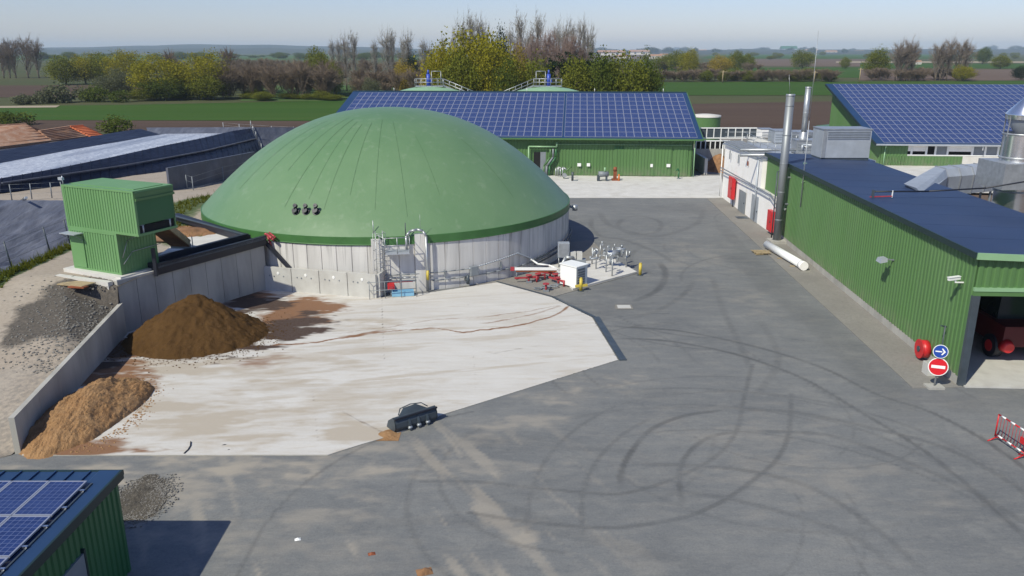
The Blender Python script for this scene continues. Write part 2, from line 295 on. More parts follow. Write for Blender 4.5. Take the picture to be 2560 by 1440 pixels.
# ------------------------------------------------------------------ mesh builder
class MB:
    def __init__(s): s.v = []; s.f = []; s.m = []; s.sm = []
    def face(s, idx, mi=0, sm=False): s.f.append(tuple(idx)); s.m.append(mi); s.sm.append(sm)
    def poly(s, pts, mi=0):
        n = len(s.v); s.v += [tuple(p) for p in pts]; s.face(range(n, n + len(pts)), mi); return s
    def hexa(s, b, t, mi=0):           # b, t: 4 bottom and 4 top corners, counter-clockwise from above
        n = len(s.v); s.v += [tuple(p) for p in b] + [tuple(p) for p in t]
        for q in ((3, 2, 1, 0), (4, 5, 6, 7), (0, 1, 5, 4), (1, 2, 6, 5), (2, 3, 7, 6), (3, 0, 4, 7)): s.face([n + i for i in q], mi)
        return s
    def box(s, c, d, rot=0, mi=0):      # centre, full size, rotation about z
        hx, hy, hz = d[0] / 2, d[1] / 2, d[2] / 2; ca, sa = math.cos(rot), math.sin(rot)
        q = [(c[0] + x * ca - y * sa, c[1] + x * sa + y * ca) for x, y in ((-hx, -hy), (hx, -hy), (hx, hy), (-hx, hy))]
        return s.hexa([(x, y, c[2] - hz) for x, y in q], [(x, y, c[2] + hz) for x, y in q], mi)
    def beam(s, a, b, wd, ht, mi=0):    # box from a to b, width horizontal, height across
        a = Vector(a); b = Vector(b); d = (b - a).normalized(); up = Vector((0, 0, 1))
        if abs(d.z) > .98: up = Vector((0, 1, 0))
        r = d.cross(up).normalized() * wd / 2; u = r.cross(d).normalized() * ht / 2
        n = len(s.v); s.v += [tuple(p) for p in (a - r - u, a + r - u, a + r + u, a - r + u, b - r - u, b + r - u, b + r + u, b - r + u)]
        for q in ((0, 1, 2, 3), (7, 6, 5, 4), (1, 0, 4, 5), (2, 1, 5, 6), (3, 2, 6, 7), (0, 3, 7, 4)): s.face([n + i for i in q], mi)
        return s
    def cyl(s, a, b, r0, r1=None, n=10, mi=0, caps=True):
        a = Vector(a); b = Vector(b); r1 = r0 if r1 is None else r1; d = (b - a).normalized()
        p = d.orthogonal().normalized(); q = d.cross(p); k = len(s.v)
        for c, r in ((a, r0), (b, r1)):
            for i in range(n):
                t = 2 * math.pi * i / n; s.v.append(tuple(c + p * math.cos(t) * r + q * math.sin(t) * r))
        for i in range(n):
            j = (i + 1) % n; s.face((k + i, k + j, k + n + j, k + n + i), mi, True)
        if caps: s.face([k + i for i in reversed(range(n))], mi); s.face([k + n + i for i in range(n)], mi)
        return s
    def tube(s, pts, r, n=8, mi=0):
        for a, b in zip(pts[:-1], pts[1:]): s.cyl(a, b, r, r, n, mi)
        return s
    def revolve(s, prof, c, n=48, mi=0, a0=0, a1=2 * math.pi, sm=True):   # prof: (radius, z)
        k = len(s.v); full = abs(a1 - a0 - 2 * math.pi) < 1e-6; nn = n if full else n + 1
        for r, z in prof:
            for i in range(nn):
                t = a0 + (a1 - a0) * i / n; s.v.append((c[0] + r * math.cos(t), c[1] + r * math.sin(t), c[2] + z))
        for j in range(len(prof) - 1):
            for i in range(n):
                i2 = (i + 1) % nn
                s.face((k + j * nn + i, k + j * nn + i2, k + (j + 1) * nn + i2, k + (j + 1) * nn + i), mi, sm)
        return s
    def prism(s, pts, z0, z1, mi=0):    # polygon counter-clockwise
        n = len(pts); k = len(s.v); s.v += [(p[0], p[1], z0) for p in pts] + [(p[0], p[1], z1) for p in pts]
        s.face([k + i for i in reversed(range(n))], mi); s.face([k + n + i for i in range(n)], mi)
        for i in range(n):
            j = (i + 1) % n; s.face((k + i, k + j, k + n + j, k + n + i), mi)
        return s
    def ribs(s, p0, p1, z0, z1, pitch=.3, depth=.04, core=.1, mi=0):
        """trapezoid ribbed sheet from p0 to p1; the outside is on the right of p0->p1; z0/z1 numbers or (start,end)"""
        p0 = Vector(p0[:2]); p1 = Vector(p1[:2]); L = (p1 - p0).length; d = (p1 - p0) / L; nrm = Vector((d.y, -d.x))
        z0 = (z0, z0) if not isinstance(z0, tuple) else z0; z1 = (z1, z1) if not isinstance(z1, tuple) else z1
        ts = []
        k = 0
        while k * pitch < L:
            for f, o in ((0, 0), (.3, 0), (.42, depth), (.88, depth)):
                t = (k + f) * pitch
                if t < L: ts.append((t, o))
            k += 1
        ts.append((L, 0)); n = len(s.v)
        for t, o in ts:
            q = p0 + d * t + nrm * o; u = t / L
            s.v += [(q.x, q.y, z0[0] + (z0[1] - z0[0]) * u), (q.x, q.y, z1[0] + (z1[1] - z1[0]) * u)]
        for i in range(len(ts) - 1):
            a = n + 2 * i; s.face((a, a + 2, a + 3, a + 1), mi)
        if core:
            q = [p0 - nrm * .004, p1 - nrm * .004, p1 - nrm * core, p0 - nrm * core]; zz = [0, 1, 1, 0]
            s.hexa([(v.x, v.y, z0[i]) for v, i in zip(q, zz)], [(v.x, v.y, z1[i]) for v, i in zip(q, zz)], mi)
        return s
    def build(s, name, m, parent=None, origin=None, smooth=None):
        me = bpy.data.meshes.new(name); o = Vector(origin) if origin is not None else Vector((0, 0, 0))
        if parent is not None:
            p = parent
            while p is not None: o = o + p.location if origin is None else o; p = p.parent
        base = o
        me.from_pydata([(v[0] - base.x, v[1] - base.y, v[2] - base.z) for v in s.v], [], s.f)
        for x in (m if isinstance(m, (list, tuple)) else [m]): me.materials.append(M[x] if isinstance(x, str) else x)
        me.polygons.foreach_set('material_index', s.m)
        me.polygons.foreach_set('use_smooth', [bool(smooth)] * len(s.f) if smooth is not None else s.sm)
        me.update()
        ob = bpy.data.objects.new(name, me); COL.objects.link(ob)
        if parent is not None: ob.parent = parent
        elif origin is not None: ob.location = o
        return ob
def tag(o, label=None, cat=None, group=None, kind=None):
    if label: o['label'] = label
    if cat: o['category'] = cat
    if group: o['group'] = group
    if kind: o['kind'] = kind
    return o
def thing(name, label, cat, loc, group=None):
    o = bpy.data.objects.new(name, None); COL.objects.link(o); o.location = Vector(loc); o.empty_display_size = .3
    return tag(o, label, cat, group)
def struct(name, mb, m, **kw): return tag(mb.build(name, m, **kw), kind='structure')
def copy_tree(o, parent=None):
    c = o.copy(); COL.objects.link(c); c.parent = parent
    for ch in list(o.children): copy_tree(ch, c)
    return c
def shared(name, src, parent, loc, rot=None, scale=None):
    o = bpy.data.objects.new(name, src.data if hasattr(src, 'data') else src); COL.objects.link(o); o.parent = parent; o.location = loc
    if rot is not None: o.rotation_euler = rot
    if scale is not None: o.scale = scale
    return o
def mesh_of(mb, name, m):
    o = mb.build(name, m); me = o.data; bpy.data.objects.remove(o); return me
def grid_mesh(name, XX, YY, ZZ, m, col=None, sm=True, mask=None):
    nr, nc = XX.shape
    v = np.stack([XX.ravel(), YY.ravel(), ZZ.ravel()], 1)
    i = np.arange(nr * nc).reshape(nr, nc)
    f = np.stack([i[:-1, :-1], i[:-1, 1:], i[1:, 1:], i[1:, :-1]], -1).reshape(-1, 4)
    if mask is not None: f = f[mask.ravel()]
    q4 = v[f[len(f) // 2]]
    if np.cross(q4[1] - q4[0], q4[2] - q4[0])[2] < 0: f = f[:, ::-1]
    me = bpy.data.meshes.new(name); me.vertices.add(len(v)); me.vertices.foreach_set('co', v.ravel())
    me.loops.add(f.size); me.loops.foreach_set('vertex_index', f.ravel()); me.polygons.add(len(f))
    me.polygons.foreach_set('loop_start', np.arange(0, f.size, 4)); me.polygons.foreach_set('use_smooth', np.full(len(f), sm))
    if col is not None:
        a = me.color_attributes.new('stain', 'FLOAT_COLOR', 'POINT'); c = np.ones((nr * nc, 4)); c[:, :3] = col.reshape(-1, 3); a.data.foreach_set('color', c.ravel())
    me.materials.append(M[m]); me.update(calc_edges=True); me.validate()
    o = bpy.data.objects.new(name, me); COL.objects.link(o); return o

# ================================================================== LARGE STRUCTURE
# ---- ground out to the horizon and the fields on it
g = MB(); g.poly([(-15000, 135, -.10), (15000, 135, -.10), (15000, 22000, -.10), (-15000, 22000, -.10)])
struct('ground', g, 'rough_grass')
g = MB(); g.poly([(-200, -60, -.35), (200, -60, -.35), (200, 135, -.35), (-200, 135, -.35)])
struct('yard_subsoil', g, 'soil_pale')
def field(name, m, px, z): 
    pts = [at(x, y, 0) for x, y in px]; b = MB(); b.poly([(p.x, p.y, z) for p in pts]); return struct(name, b, m)
field('ploughed_field', 'soil', [(-900, 322), (3600, 345), (3200, 232), (-500, 300)], -.06)
field('crop_field', 'crop', [(-700, 298), (900, 302), (900, 250), (330, 262), (-300, 268)], .0)
field('crop_field', 'crop', [(1500, 238), (3300, 238), (3000, 200), (1560, 206)], .0)
field('ploughed_field', 'soil', [(-700, 243), (330, 243), (560, 212), (-400, 214)], -.04)
field('crop_field', 'crop_pale', [(600, 252), (1100, 252), (1100, 212), (640, 214)], -.04)
field('ploughed_field', 'soil_pale', [(2150, 201), (3200, 201), (3100, 172), (2150, 174)], -.03)
field('crop_field', 'crop', [(1640, 192), (2150, 194), (2150, 168), (1640, 170)], -.03)
field('ploughed_field', 'soil_pale', [(1850, 165), (2180, 166), (2180, 148), (1850, 148)], -.05)
field('crop_field', 'crop', [(2150, 170), (3000, 172), (2900, 160), (2150, 158)], -.04)
field('crop_field', 'crop', [(1750, 146), (2480, 147), (2430, 131.5), (1800, 131.5)], -.05)
field('ploughed_field', 'soil_pale', [(1380, 147), (1680, 147), (1660, 134), (1400, 134)], -.05)
field('track', 'tan', [(2090, 157), (2560, 157), (2560, 153.5), (2090, 153.5)], .05)
field('track', 'tan', [(-200, 272), (140, 269), (150, 264), (-150, 267)], .06)
field('crop_field', 'crop_pale', [(-700, 150), (1100, 150), (1080, 138), (-600, 138)], -.05)
# ---- far hills
def hill(name, y0, px, depth, m):
    n = 70; X = np.linspace(px[0][0], px[-1][0], n); top = np.interp(X, [p[0] for p in px], [p[1] for p in px])
    zz = CAM_H + (128 - top) / FPX * y0 * 1.04; zz = np.maximum(zz + (fbm(X / 60, X * 0, 3) - .5) * y0 * .0022, -3)
    xs = (X - 1280) / FPX * y0 / .96
    rows = np.linspace(0, 1, 9); XX = np.tile(xs, (9, 1)); YY = np.tile((y0 - depth + rows * depth)[:, None], (1, n))
    prof = np.sin(rows * np.pi / 2) ** 1.2; ZZ = zz[None, :] * prof[:, None] - 1 + (fbm(XX / 160, YY / 160, 5) - .5) * 12 * (prof * (1 - prof) * 4)[:, None]
    return tag(grid_mesh(name, XX, YY, ZZ, m), kind='structure')
hill('hill', 6800, [(-900, 118), (-200, 120), (100, 121), (300, 120), (420, 116), (560, 113), (760, 114), (900, 117), (1000, 119), (1080, 123), (1250, 127)], 1500, 'hill')
hill('hill', 5200, [(-900, 127), (0, 126), (400, 123), (700, 121), (900, 123), (1080, 127), (1300, 129)], 900, 'hill')
hill('hill', 6200, [(1200, 127), (1500, 125), (1800, 124), (2300, 124), (2700, 123), (3400, 122)], 2500, 'hill')
# ---- haze
hz = MB(); hz.box((0, 5600, 58), (20000, 11400, 124))
M['haze'] = bpy.data.materials.new('haze'); M['haze'].use_nodes = True
_t = M['haze'].node_tree; _t.nodes.remove(_t.nodes['Principled BSDF'])
_pv = add(_t, 'ShaderNodeVolumePrincipled'); _pv.inputs['Color'].default_value = (.66, .82, 1.0, 1); _pv.inputs['Density'].default_value = .000105; _pv.inputs['Anisotropy'].default_value = .0
_t.links.new(_pv.outputs[0], _t.nodes['Material Output'].inputs['Volume'])
HAZE = tag(hz.build('haze', 'haze'), kind='stuff')

# ---- asphalt yard, with tyre marks and dust worked out in metres
def px_poly(pts, z=0.0, n=6): return smooth([at(x, y, z) for x, y in pts], n)
def marks(X, Y, lst, px=True):
    out = np.zeros_like(X)
    for pts, wd, a in lst:
        P = px_poly(pts) if px else pts; bx = [min(p[0] for p in P) - 1, max(p[0] for p in P) + 1, min(p[1] for p in P) - 1, max(p[1] for p in P) + 1]
        sel = (X > bx[0]) & (X < bx[1]) & (Y > bx[2]) & (Y < bx[3])
        if not sel.any(): continue
        d = dist_poly(X[sel], Y[sel], P); f = a * (1 - sstep(wd * .55, wd * 1.15, d))
        f *= (.30 + .75 * fbm(X[sel] * .8, Y[sel] * .8, 21)) * (.75 + .5 * fbm(X[sel] * 5, Y[sel] * 5, 27))
        if wd >= .12:
            e_ = np.minimum(np.hypot(X[sel] - P[0][0], Y[sel] - P[0][1]), np.hypot(X[sel] - P[-1][0], Y[sel] - P[-1][1])); f *= .15 + .85 * sstep(0, 1.1, e_)
        out[sel] = np.maximum(out[sel], f)
    return out
def blobs(X, Y, lst, seed=1, jag=.5, fx=.6, fy=1.6):
    out = np.zeros_like(X); nz = fbm(X * fx, Y * fy, seed, 5); nz2 = fbm(X * fx * 5, Y * fy * 5, seed + 50, 3)
    for cx, cy, rx, ry, a in lst:           # centre and radii measured in photo pixels
        c = at(cx, cy); ex = (at(cx + rx, cy) - c).length; ey = abs(at(cx, cy - ry).y - at(cx, cy + ry).y) / 2
        d = np.hypot((X - c.x) / ex, (Y - c.y) / ey) + (nz - .5) * 3.2 * jag + (nz2 - .5) * 1.2 * jag
        out = np.maximum(out, a * (1 - sstep(.1, 1.25, d)))
    return out
def seg_grid(xs, ys): return np.meshgrid(np.array(xs), np.array(ys))
TYM = []
TY = [([(1510, 815), (1640, 822), (1716, 830), (1840, 855), (1955, 885), (2070, 925), (2190, 985), (2326, 1030), (2469, 1105), (2600, 1200)], .13, .62),
      ([(1530, 847), (1620, 848), (1720, 860), (1841, 886), (1955, 924), (2040, 963), (2143, 1025), (2300, 1120), (2420, 1215), (2570, 1350)], .13, .6),
      ([(1551, 1225), (1553, 1180), (1579, 1128), (1630, 1072), (1716, 1038), (1830, 1023)], .13, .62),
      ([(1830, 1023), (1990, 1031), (2184, 1071), (2355, 1117), (2500, 1190), (2640, 1290)], .16, .4),
      ([(1705, 1268), (1699, 1179), (1727, 1125), (1784, 1089), (1859, 1079)], .12, .52),
      ([(1859, 1079), (2070, 1088), (2298, 1168), (2450, 1240), (2600, 1330)], .16, .35),
      ([(1881, 911), (1858, 1003), (1841, 1077), (1784, 1145), (1670, 1202), (1573, 1231), (1499, 1234), (1328, 1219), (1200, 1205), (1050, 1203)], .11, .42),
      ([(1978, 985), (1973, 1077), (1944, 1145), (1887, 1197), (1813, 1248), (1727, 1288), (1613, 1311), (1499, 1319), (1328, 1305), (1174, 1282)], .11, .45),
      ([(1400, 1050), (1560, 1024), (1700, 1018), (1900, 1020)], .15, .2),
      ([(1590, 1160), (1760, 1165), (1913, 1185), (2050, 1230), (2200, 1330), (2330, 1450)], .14, .4),
      ([(1660, 1225), (1816, 1245), (1990, 1290), (2150, 1350), (2260, 1450)], .15, .3),
      ([(1649, 655), (1660, 672), (1663, 692), (1655, 712), (1633, 732), (1572, 759)], .25, .55),
      ([(1735, 700), (1720, 725), (1690, 750), (1640, 778), (1560, 800)], .2, .3),
      ([(1480, 545), (1478, 565), (1500, 590), (1560, 600), (1640, 630), (1690, 660)], .25, .35),
      ([(1500, 530), (1520, 560), (1580, 580), (1650, 590), (1740, 560), (1760, 520)], .3, .3),
      ([(1560, 545), (1545, 565), (1580, 585), (1640, 580), (1650, 555), (1600, 540), (1560, 545)], .25, .3),
      ([(1600, 620), (1575, 640), (1590, 665), (1640, 690)], .25, .3),
      ([(1780, 690), (1810, 780), (1850, 860), (1880, 930)], .2, .25), ([(1900, 800), (1940, 870), (1940, 920), (1880, 1000)], .2, .25),
      ([(1830, 640), (1950, 740), (2080, 850), (2220, 980)], .7, .22), ([(1800, 560), (1880, 650), (2000, 760), (2150, 890)], .6, .2),
      ([(1230, 1130), (1400, 1120), (1600, 1130)], .2, .15), ([(800, 1330), (1100, 1300), (1400, 1330), (1800, 1430)], .3, .15),
      ([(1040, 1110), (1100, 1180), (1250, 1260), (1450, 1330)], .3, .2)]
_r = random.Random(42)
for _k in range(44):      # many thin overlapping turning tracks
    _x, _y = _r.uniform(1250, 2350), _r.uniform(530, 1420); _q = at(_x, _y); _rad = _r.uniform(3.5, 11); _a0 = _r.uniform(0, 6.28); _a1 = _a0 + _r.uniform(.6, 2.2)
    TYM.append(([(_q.x + _rad * math.cos(t), _q.y + _rad * math.sin(t)) for t in np.linspace(_a0, _a1, 18)], _r.uniform(.05, .11), _r.uniform(.18, .40)))
    if _k % 2: TYM.append(([(_q.x + (_rad + 1.7) * math.cos(t), _q.y + (_rad + 1.7) * math.sin(t)) for t in np.linspace(_a0, _a1, 18)], TYM[-1][1], TYM[-1][2]))
DUST = [(700, 1170, 320, 45, .75), (480, 1230, 190, 70, .6), (330, 1180, 330, 40, .85), (890, 1235, 90, 25, .7), (1010, 1130, 160, 45, .5), (1300, 1345, 40, 45, .75), (1180, 1170, 200, 40, .3),
        (1430, 985, 120, 25, .55), (1500, 955, 90, 20, .45), (1250, 1060, 140, 25, .5), (1120, 1190, 120, 14, .5), (620, 1330, 250, 50, .4), (850, 1290, 150, 20, .4), (640, 1280, 20, 12, .6), (430, 1290, 40, 60, .5),
        (1550, 768, 30, 8, .8), (1900, 760, 60, 30, .25), (1750, 650, 120, 50, .2), (1870, 1100, 250, 80, .2), (2050, 1210, 350, 70, .22), (950, 1400, 300, 60, .2)]
DARK = [(1480, 765, 150, 28, .45), (1560, 720, 70, 30, .35), (1900, 690, 50, 70, .4), (2060, 820, 70, 80, .4), (2200, 960, 70, 60, .4), (1650, 985, 90, 20, .25), (1250, 1100, 200, 30, .3), (2450, 1010, 120, 25, .35), (1330, 1200, 160, 40, .25), (1700, 520, 100, 15, .3)]
def yard(xs, ys, name):
    X, Y = seg_grid(xs, ys); col = np.zeros(X.shape + (3,))
    col[..., 0] = np.maximum(np.maximum(marks(X, Y, TY), marks(X, Y, TYM, False)), blobs(X, Y, DARK, 5, .5, .25, .6) * .5)
    col[..., 1] = blobs(X, Y, DUST, 9, .75, .5, 1.0) * (.25 + .95 * sstep(.35, .62, fbm(X * 1.3 + Y * .4, Y * 2.2, 77, 5))) * .72
    # light scuffs and tread lines fanning from the slab corner
    tr = sstep(.60, .72, fbm((X + .5 * Y) * 1.6, (Y - .5 * X) * .22, 33, 4)); z = sstep(9, 2, np.hypot(X + 5, Y - 22.5) * .75)
    col[..., 1] = np.maximum(col[..., 1], tr * z * .55)
    Z = (fbm(X * .15, Y * .15, 2) - .5) * .03
    return tag(grid_mesh(name, X, Y, Z, 'asphalt', col), kind='structure')
ys1 = np.linspace(8, 40, 400); ys2 = np.linspace(40, 79, 240)
yard(np.linspace(-26, 40, 580), ys1, 'asphalt_yard')
yard(np.linspace(-8.5, 40, 320), ys2, 'asphalt_yard')
b = MB(); b.prism([(-10, 79), (45, 79), (45, 136), (-10, 136)], -.3, .0); struct('rear_yard', b, 'gravel')

# ---- white concrete slab
slab_px = [(55, 1140), (820, 1139), (905, 1112), (975, 1092), (1100, 1040), (1545, 901), (1480, 795), (1380, 745), (1243, 707)]
SL = [at(x, y, 0) for x, y in slab_px] + [Vector((-5, 46.2, 0)), Vector((-7.9, 45.15, 0)), Vector((-15.0, 47.0, 0)), Vector((-20.0, 39.0, 0))]
SL_xy = [(p.x, p.y) for p in SL]
def inside(X, Y, poly):
    r = np.zeros(X.shape, bool); n = len(poly)
    for i in range(n):
        (x1, y1), (x2, y2) = poly[i], poly[(i + 1) % n]
        c = ((y1 > Y) != (y2 > Y)) & (X < (x2 - x1) * (Y - y1) / (y2 - y1 + 1e-12) + x1); r ^= c
    return r
def slab():
    X, Y = seg_grid(np.linspace(-20.4, 5.3, 300), np.linspace(25.6, 49, 280))
    # pull the grid points that lie outside onto the outline so that the edge is exact
    ins = inside(X, Y, SL_xy); P = np.stack([X.ravel(), Y.ravel()], 1); o = np.where(~ins.ravel())[0]
    best = np.full(len(o), 1e9); near = P[o].copy()
    for i in range(len(SL_xy)):
        a = np.array(SL_xy[i]); bb = np.array(SL_xy[(i + 1) % len(SL_xy)]); v = bb - a
        t = np.clip(((P[o] - a) @ v) / (v @ v), 0, 1); q = a + t[:, None] * v; d = np.hypot(*(P[o] - q).T); k = d < best
        best[k] = d[k]; near[k] = q[k]
    far = np.zeros(len(P), bool); far[o[best > .16]] = True
    P[o] = near; X2 = P[:, 0].reshape(X.shape); Y2 = P[:, 1].reshape(Y.shape); F = far.reshape(X.shape)
    mask = ~(F[:-1, :-1] | F[:-1, 1:] | F[1:, :-1] | F[1:, 1:])
    col = np.zeros(X.shape + (3,))
    rust = [(290, 930, 110, 40, .95), (365, 970, 40, 30, .6), (740, 775, 110, 28, 1.1), (330, 905, 90, 20, 1.0), (240, 930, 90, 26, .9), (230, 1128, 150, 14, .9), (620, 740, 100, 22, .9), (790, 800, 60, 16, .8), (680, 800, 70, 30, .75), (330, 890, 60, 60, .8), (200, 1120, 90, 16, .8), (120, 1125, 70, 10, 1), (270, 1110, 60, 14, .55), (650, 905, 80, 26, .42), (640, 745, 70, 9, .6), (300, 870, 70, 28, 1.0), (390, 893, 90, 10, .8), (250, 920, 60, 18, .8)]
    dark = [(640, 765, 95, 24, 1.0), (690, 820, 115, 36, 1.1), (310, 880, 60, 30, 1.0), (265, 915, 50, 20, .8), (600, 745, 60, 14, .8), (620, 870, 90, 14, .8), (720, 840, 50, 20, .7), (760, 825, 50, 8, .7), (500, 870, 200, 34, .7), (300, 862, 40, 16, .5), (360, 800, 60, 30, .6)]
    tan = [(450, 930, 260, 40, .55), (380, 1030, 160, 60, .6), (760, 900, 260, 40, .4), (850, 1080, 150, 45, .8), (700, 1060, 260, 50, .62), (500, 1060, 200, 60, .45), (620, 950, 230, 45, .45), (900, 1000, 200, 50, .35), (900, 820, 130, 25, .45), (600, 905, 120, 22, .6), (800, 760, 120, 30, .3), (1000, 960, 150, 45, .25), (420, 960, 80, 30, .3), (1330, 800, 110, 30, .22), (870, 1130, 60, 12, .9), (985, 1085, 40, 20, .55), (430, 1120, 90, 12, .3)]
    col[..., 0] = blobs(X2, Y2, rust, 11, .55, .5, 1.1); col[..., 2] = blobs(X2, Y2, dark, 17, .55, .45, 1.3); col[..., 1] = blobs(X2, Y2, tan, 19, .6, .4, .9) * (.30 + .95 * sstep(.34, .64, fbm(X2 * .7 + Y2 * .3, Y2 * 2.6 - X2 * .4, 88, 5)))
    runs = [([(640, 868), (760, 860), (850, 848), (930, 836), (1000, 828), (1090, 822), (1150, 831), (1240, 823), (1330, 806), (1390, 788), (1420, 768)], .10, .75),
            ([(840, 848), (905, 838), (985, 826)], .22, .85), ([(1060, 828), (1085, 820), (1110, 824)], .25, .7), ([(700, 850), (800, 838), (950, 822), (1100, 800), (1250, 790), (1400, 765)], .08, .4), ([(1140, 832), (1160, 838)], .15, .6), ([(1180, 815), (1300, 795), (1370, 776), (1415, 762)], .12, .45)]
    wx = (fbm(X2 * 1.2, Y2 * 1.2, 41) - .5) * 1.1
    col[..., 0] = np.maximum(col[..., 0], marks(X2 + wx * .4, Y2 + wx * .6, runs) * 1.05)
    tr = sstep(.56, .72, fbm(X2 * .22 + Y2 * .1, Y2 * 2.0 - X2 * .5, 52, 4)) * .30
    z = sstep(26, 10, np.hypot(X2 + 10, Y2 - 28)); col[..., 1] = np.maximum(col[..., 1], tr * z + tr * .25)
    jn = [([(955, 740), (957, 830), (962, 905)], .03, .5), ([(1165, 720), (1175, 800), (1185, 900), (1190, 1000)], .03, .25), ([(858, 1032), (980, 1095)], .05, .5), ([(780, 960), (790, 1060), (800, 1139)], .03, .3)]
    tyre = [([(1512, 816), (1400, 820), (1300, 832), (1200, 850)], .1, .24), ([(1528, 848), (1430, 855), (1330, 868), (1200, 892)], .1, .26), ([(1100, 900), (1250, 880), (1440, 868)], .1, .12)]
    col[..., 2] = np.maximum(col[..., 2], np.maximum(marks(X2, Y2, jn), marks(X2, Y2, tyre)))
    Z = np.full(X.shape, .035)
    return tag(grid_mesh('concrete_slab', X2, Y2, Z, 'slab', col, mask=mask), kind='structure')
SLAB = slab()
e = MB()
for i in range(8):      # the slab's own edge, 5 cm thick
    a, b2 = SL[i], SL[i + 1]; e.poly([(a.x, a.y, -.05), (b2.x, b2.y, -.05), (b2.x, b2.y, .034), (a.x, a.y, .034)])
o = e.build('slab_edge', 'conc'); o.parent = SLAB
dr = MB()
for (a, b2, wd) in (((1240, 706), (1380, 744), .14), ((1380, 744), (1482, 794), .16), ((1482, 794), (1548, 902), .34)):
    p, q = at(*a), at(*b2); off = (q - p).cross(Vector((0, 0, 1))).normalized() * wd * .55
    dr.beam((p.x - off.x, p.y - off.y, .0), (q.x - off.x, q.y - off.y, .0), wd, .11)
o = dr.build('drain_channel', 'darkgrey'); o.parent = SLAB

# ---- gravel strip along the hall, gravel by the tank, apron by the barn
HN = at(2392, 962); HF = Vector((21.1, 66.3, 0)); hd = (HF - HN).normalized(); hr = Vector((hd.y, -hd.x, 0))     # hall wall line
b = MB(); k0, k1 = at(1768, 497), at(2282, 971)
b.prism([(k1.x, k1.y), (HN.x + .1, HN.y - .28), (HF.x, HF.y), (21.3, 79), (k0.x, k0.y)], -.1, .03); struct('gravel_strip', b, 'gravel')
b = MB(); gp = [at(*p) for p in ((1150, 718), (1243, 707), (1378, 744), (1592, 684), (1500, 622), (1478, 600))]
b.prism([(p.x, p.y) for p in gp] + [(3.5, 59), (-4, 48.5)], -.1, .022); struct('gravel_patch', b, 'gravel')
ap = [at(*p) for p in ((1380, 495), (1812, 495))]
b = MB(); b.prism([(2, 78.83), (21.2, 78.83), (24.5, 93.5), (0, 93.5)], -.1, .05); struct('concrete_apron', b, 'conc_white')

# ---- raised dirt bank on the left, with the near lagoon cut into it
WL0, WL1 = at(45, 1135), Vector((-19.95, 38.9, 0)); BW0, BW1 = Vector((-20.2, 39.1, 0)), Vector((-15.12, 47.12, 0))
def x_right(Y):
    return np.interp(Y, [8, 25.6, 26.1, 38.9, 47.1, 48.4, 73, 90, 140], [-18.6, -18.6, WL0.x - .05, WL1.x - .05, BW1.x - .1, -12, -9.1, -11, -14])
def ramp_z(Y): return np.interp(Y, [8, 24, 25.9, 27.5, 40, 62, 108, 128, 140], [-.08, -.06, -.02, .42, 2.76, 2.72, .5, .1, -.2])
RIMX = -26.7
def basin(X, Y): return np.minimum(np.minimum((RIMX - X) * .55, (62.3 - Y) * .30), (Y - 34) * .5)
def bank_z(X, Y, lag=True):
    z = ramp_z(Y); d = np.maximum(x_right(Y) - X, 0)
    wt = np.interp(Y, [26.1, 38.6, 39.2], [1.15, 1.55, 9])
    z = np.where((Y > 25.8) & (Y < 39.3), np.minimum(z, wt * np.interp(Y, [25.8, 28], [.5, 1]) - .12 + d * .42), z)
    z = z + (fbm(X * .5, Y * .5, 4) - .5) * .12 + (fbm(X * 2, Y * 2, 8) - .5) * .05
    z = z * sstep(140, 128, Y)
    if lag:
        bs = basin(X, Y); z = np.where(bs > 0, np.maximum(z - bs - .25, -.3), z)
    return z
ysb = np.concatenate([np.arange(8, 64, .3), np.arange(64, 140.1, 1.0)]); sb = np.linspace(0, 1, 200) ** 1.6
Yb = np.tile(ysb[:, None], (1, 200)); Xr = x_right(Yb); Xb = Xr - sb[None, :] * (Xr + 110)
Zb = bank_z(Xb, Yb); cb = np.zeros(Xb.shape + (3,))
dgr = x_right(Yb) - Xb
gravel = sstep(5.2, 2.8, dgr + (fbm(Xb * .5, Yb * .5, 6) - .5) * 3.5) * sstep(32, 35, Yb + (fbm(Xb * .4, Yb * .4, 9) - .5) * 3) * sstep(41.5, 38.5, Yb)
cb[..., 0] = np.maximum(gravel, np.maximum(sstep(27.5, 24.5, Yb) * .9, sstep(5, 1, dgr) * .35 * sstep(40, 36, Yb)))
cb[..., 1] = np.maximum(sstep(.7, .2, np.abs(Xb - RIMX - .35)) * .9 * (Yb > 33) * (Yb < 60), sstep(2.4, 1.2, np.abs(np.hypot(Xb + 9.1, Yb - 59.6) - 15.6)) * .62 * (Yb > 47))
cb[..., 2] = sstep(7, 2, dgr + (fbm(Xb * .4, Yb * .4, 16) - .5) * 5) * sstep(34, 31, Yb) * .38
tag(grid_mesh('dirt_bank', Xb, Yb, Zb, 'bank', cb), kind='structure')
# liner of the near lagoon
xs = np.linspace(-62, RIMX + .05, 300); ysl = np.linspace(33.5, 62.4, 150); XL, YL = np.meshgrid(xs, ysl)
ZL = np.maximum(bank_z(XL, YL, False) - np.maximum(basin(XL, YL), 0) + .05, .05) + (np.abs(fbm(XL * 1.1 - YL * .45, YL * .25, 71, 5) - .5) * 1.3 - .2) * sstep(0, .8, basin(XL, YL))
o = grid_mesh('lagoon_liner', XL, YL, ZL, 'liner'); tag(o, kind='structure')

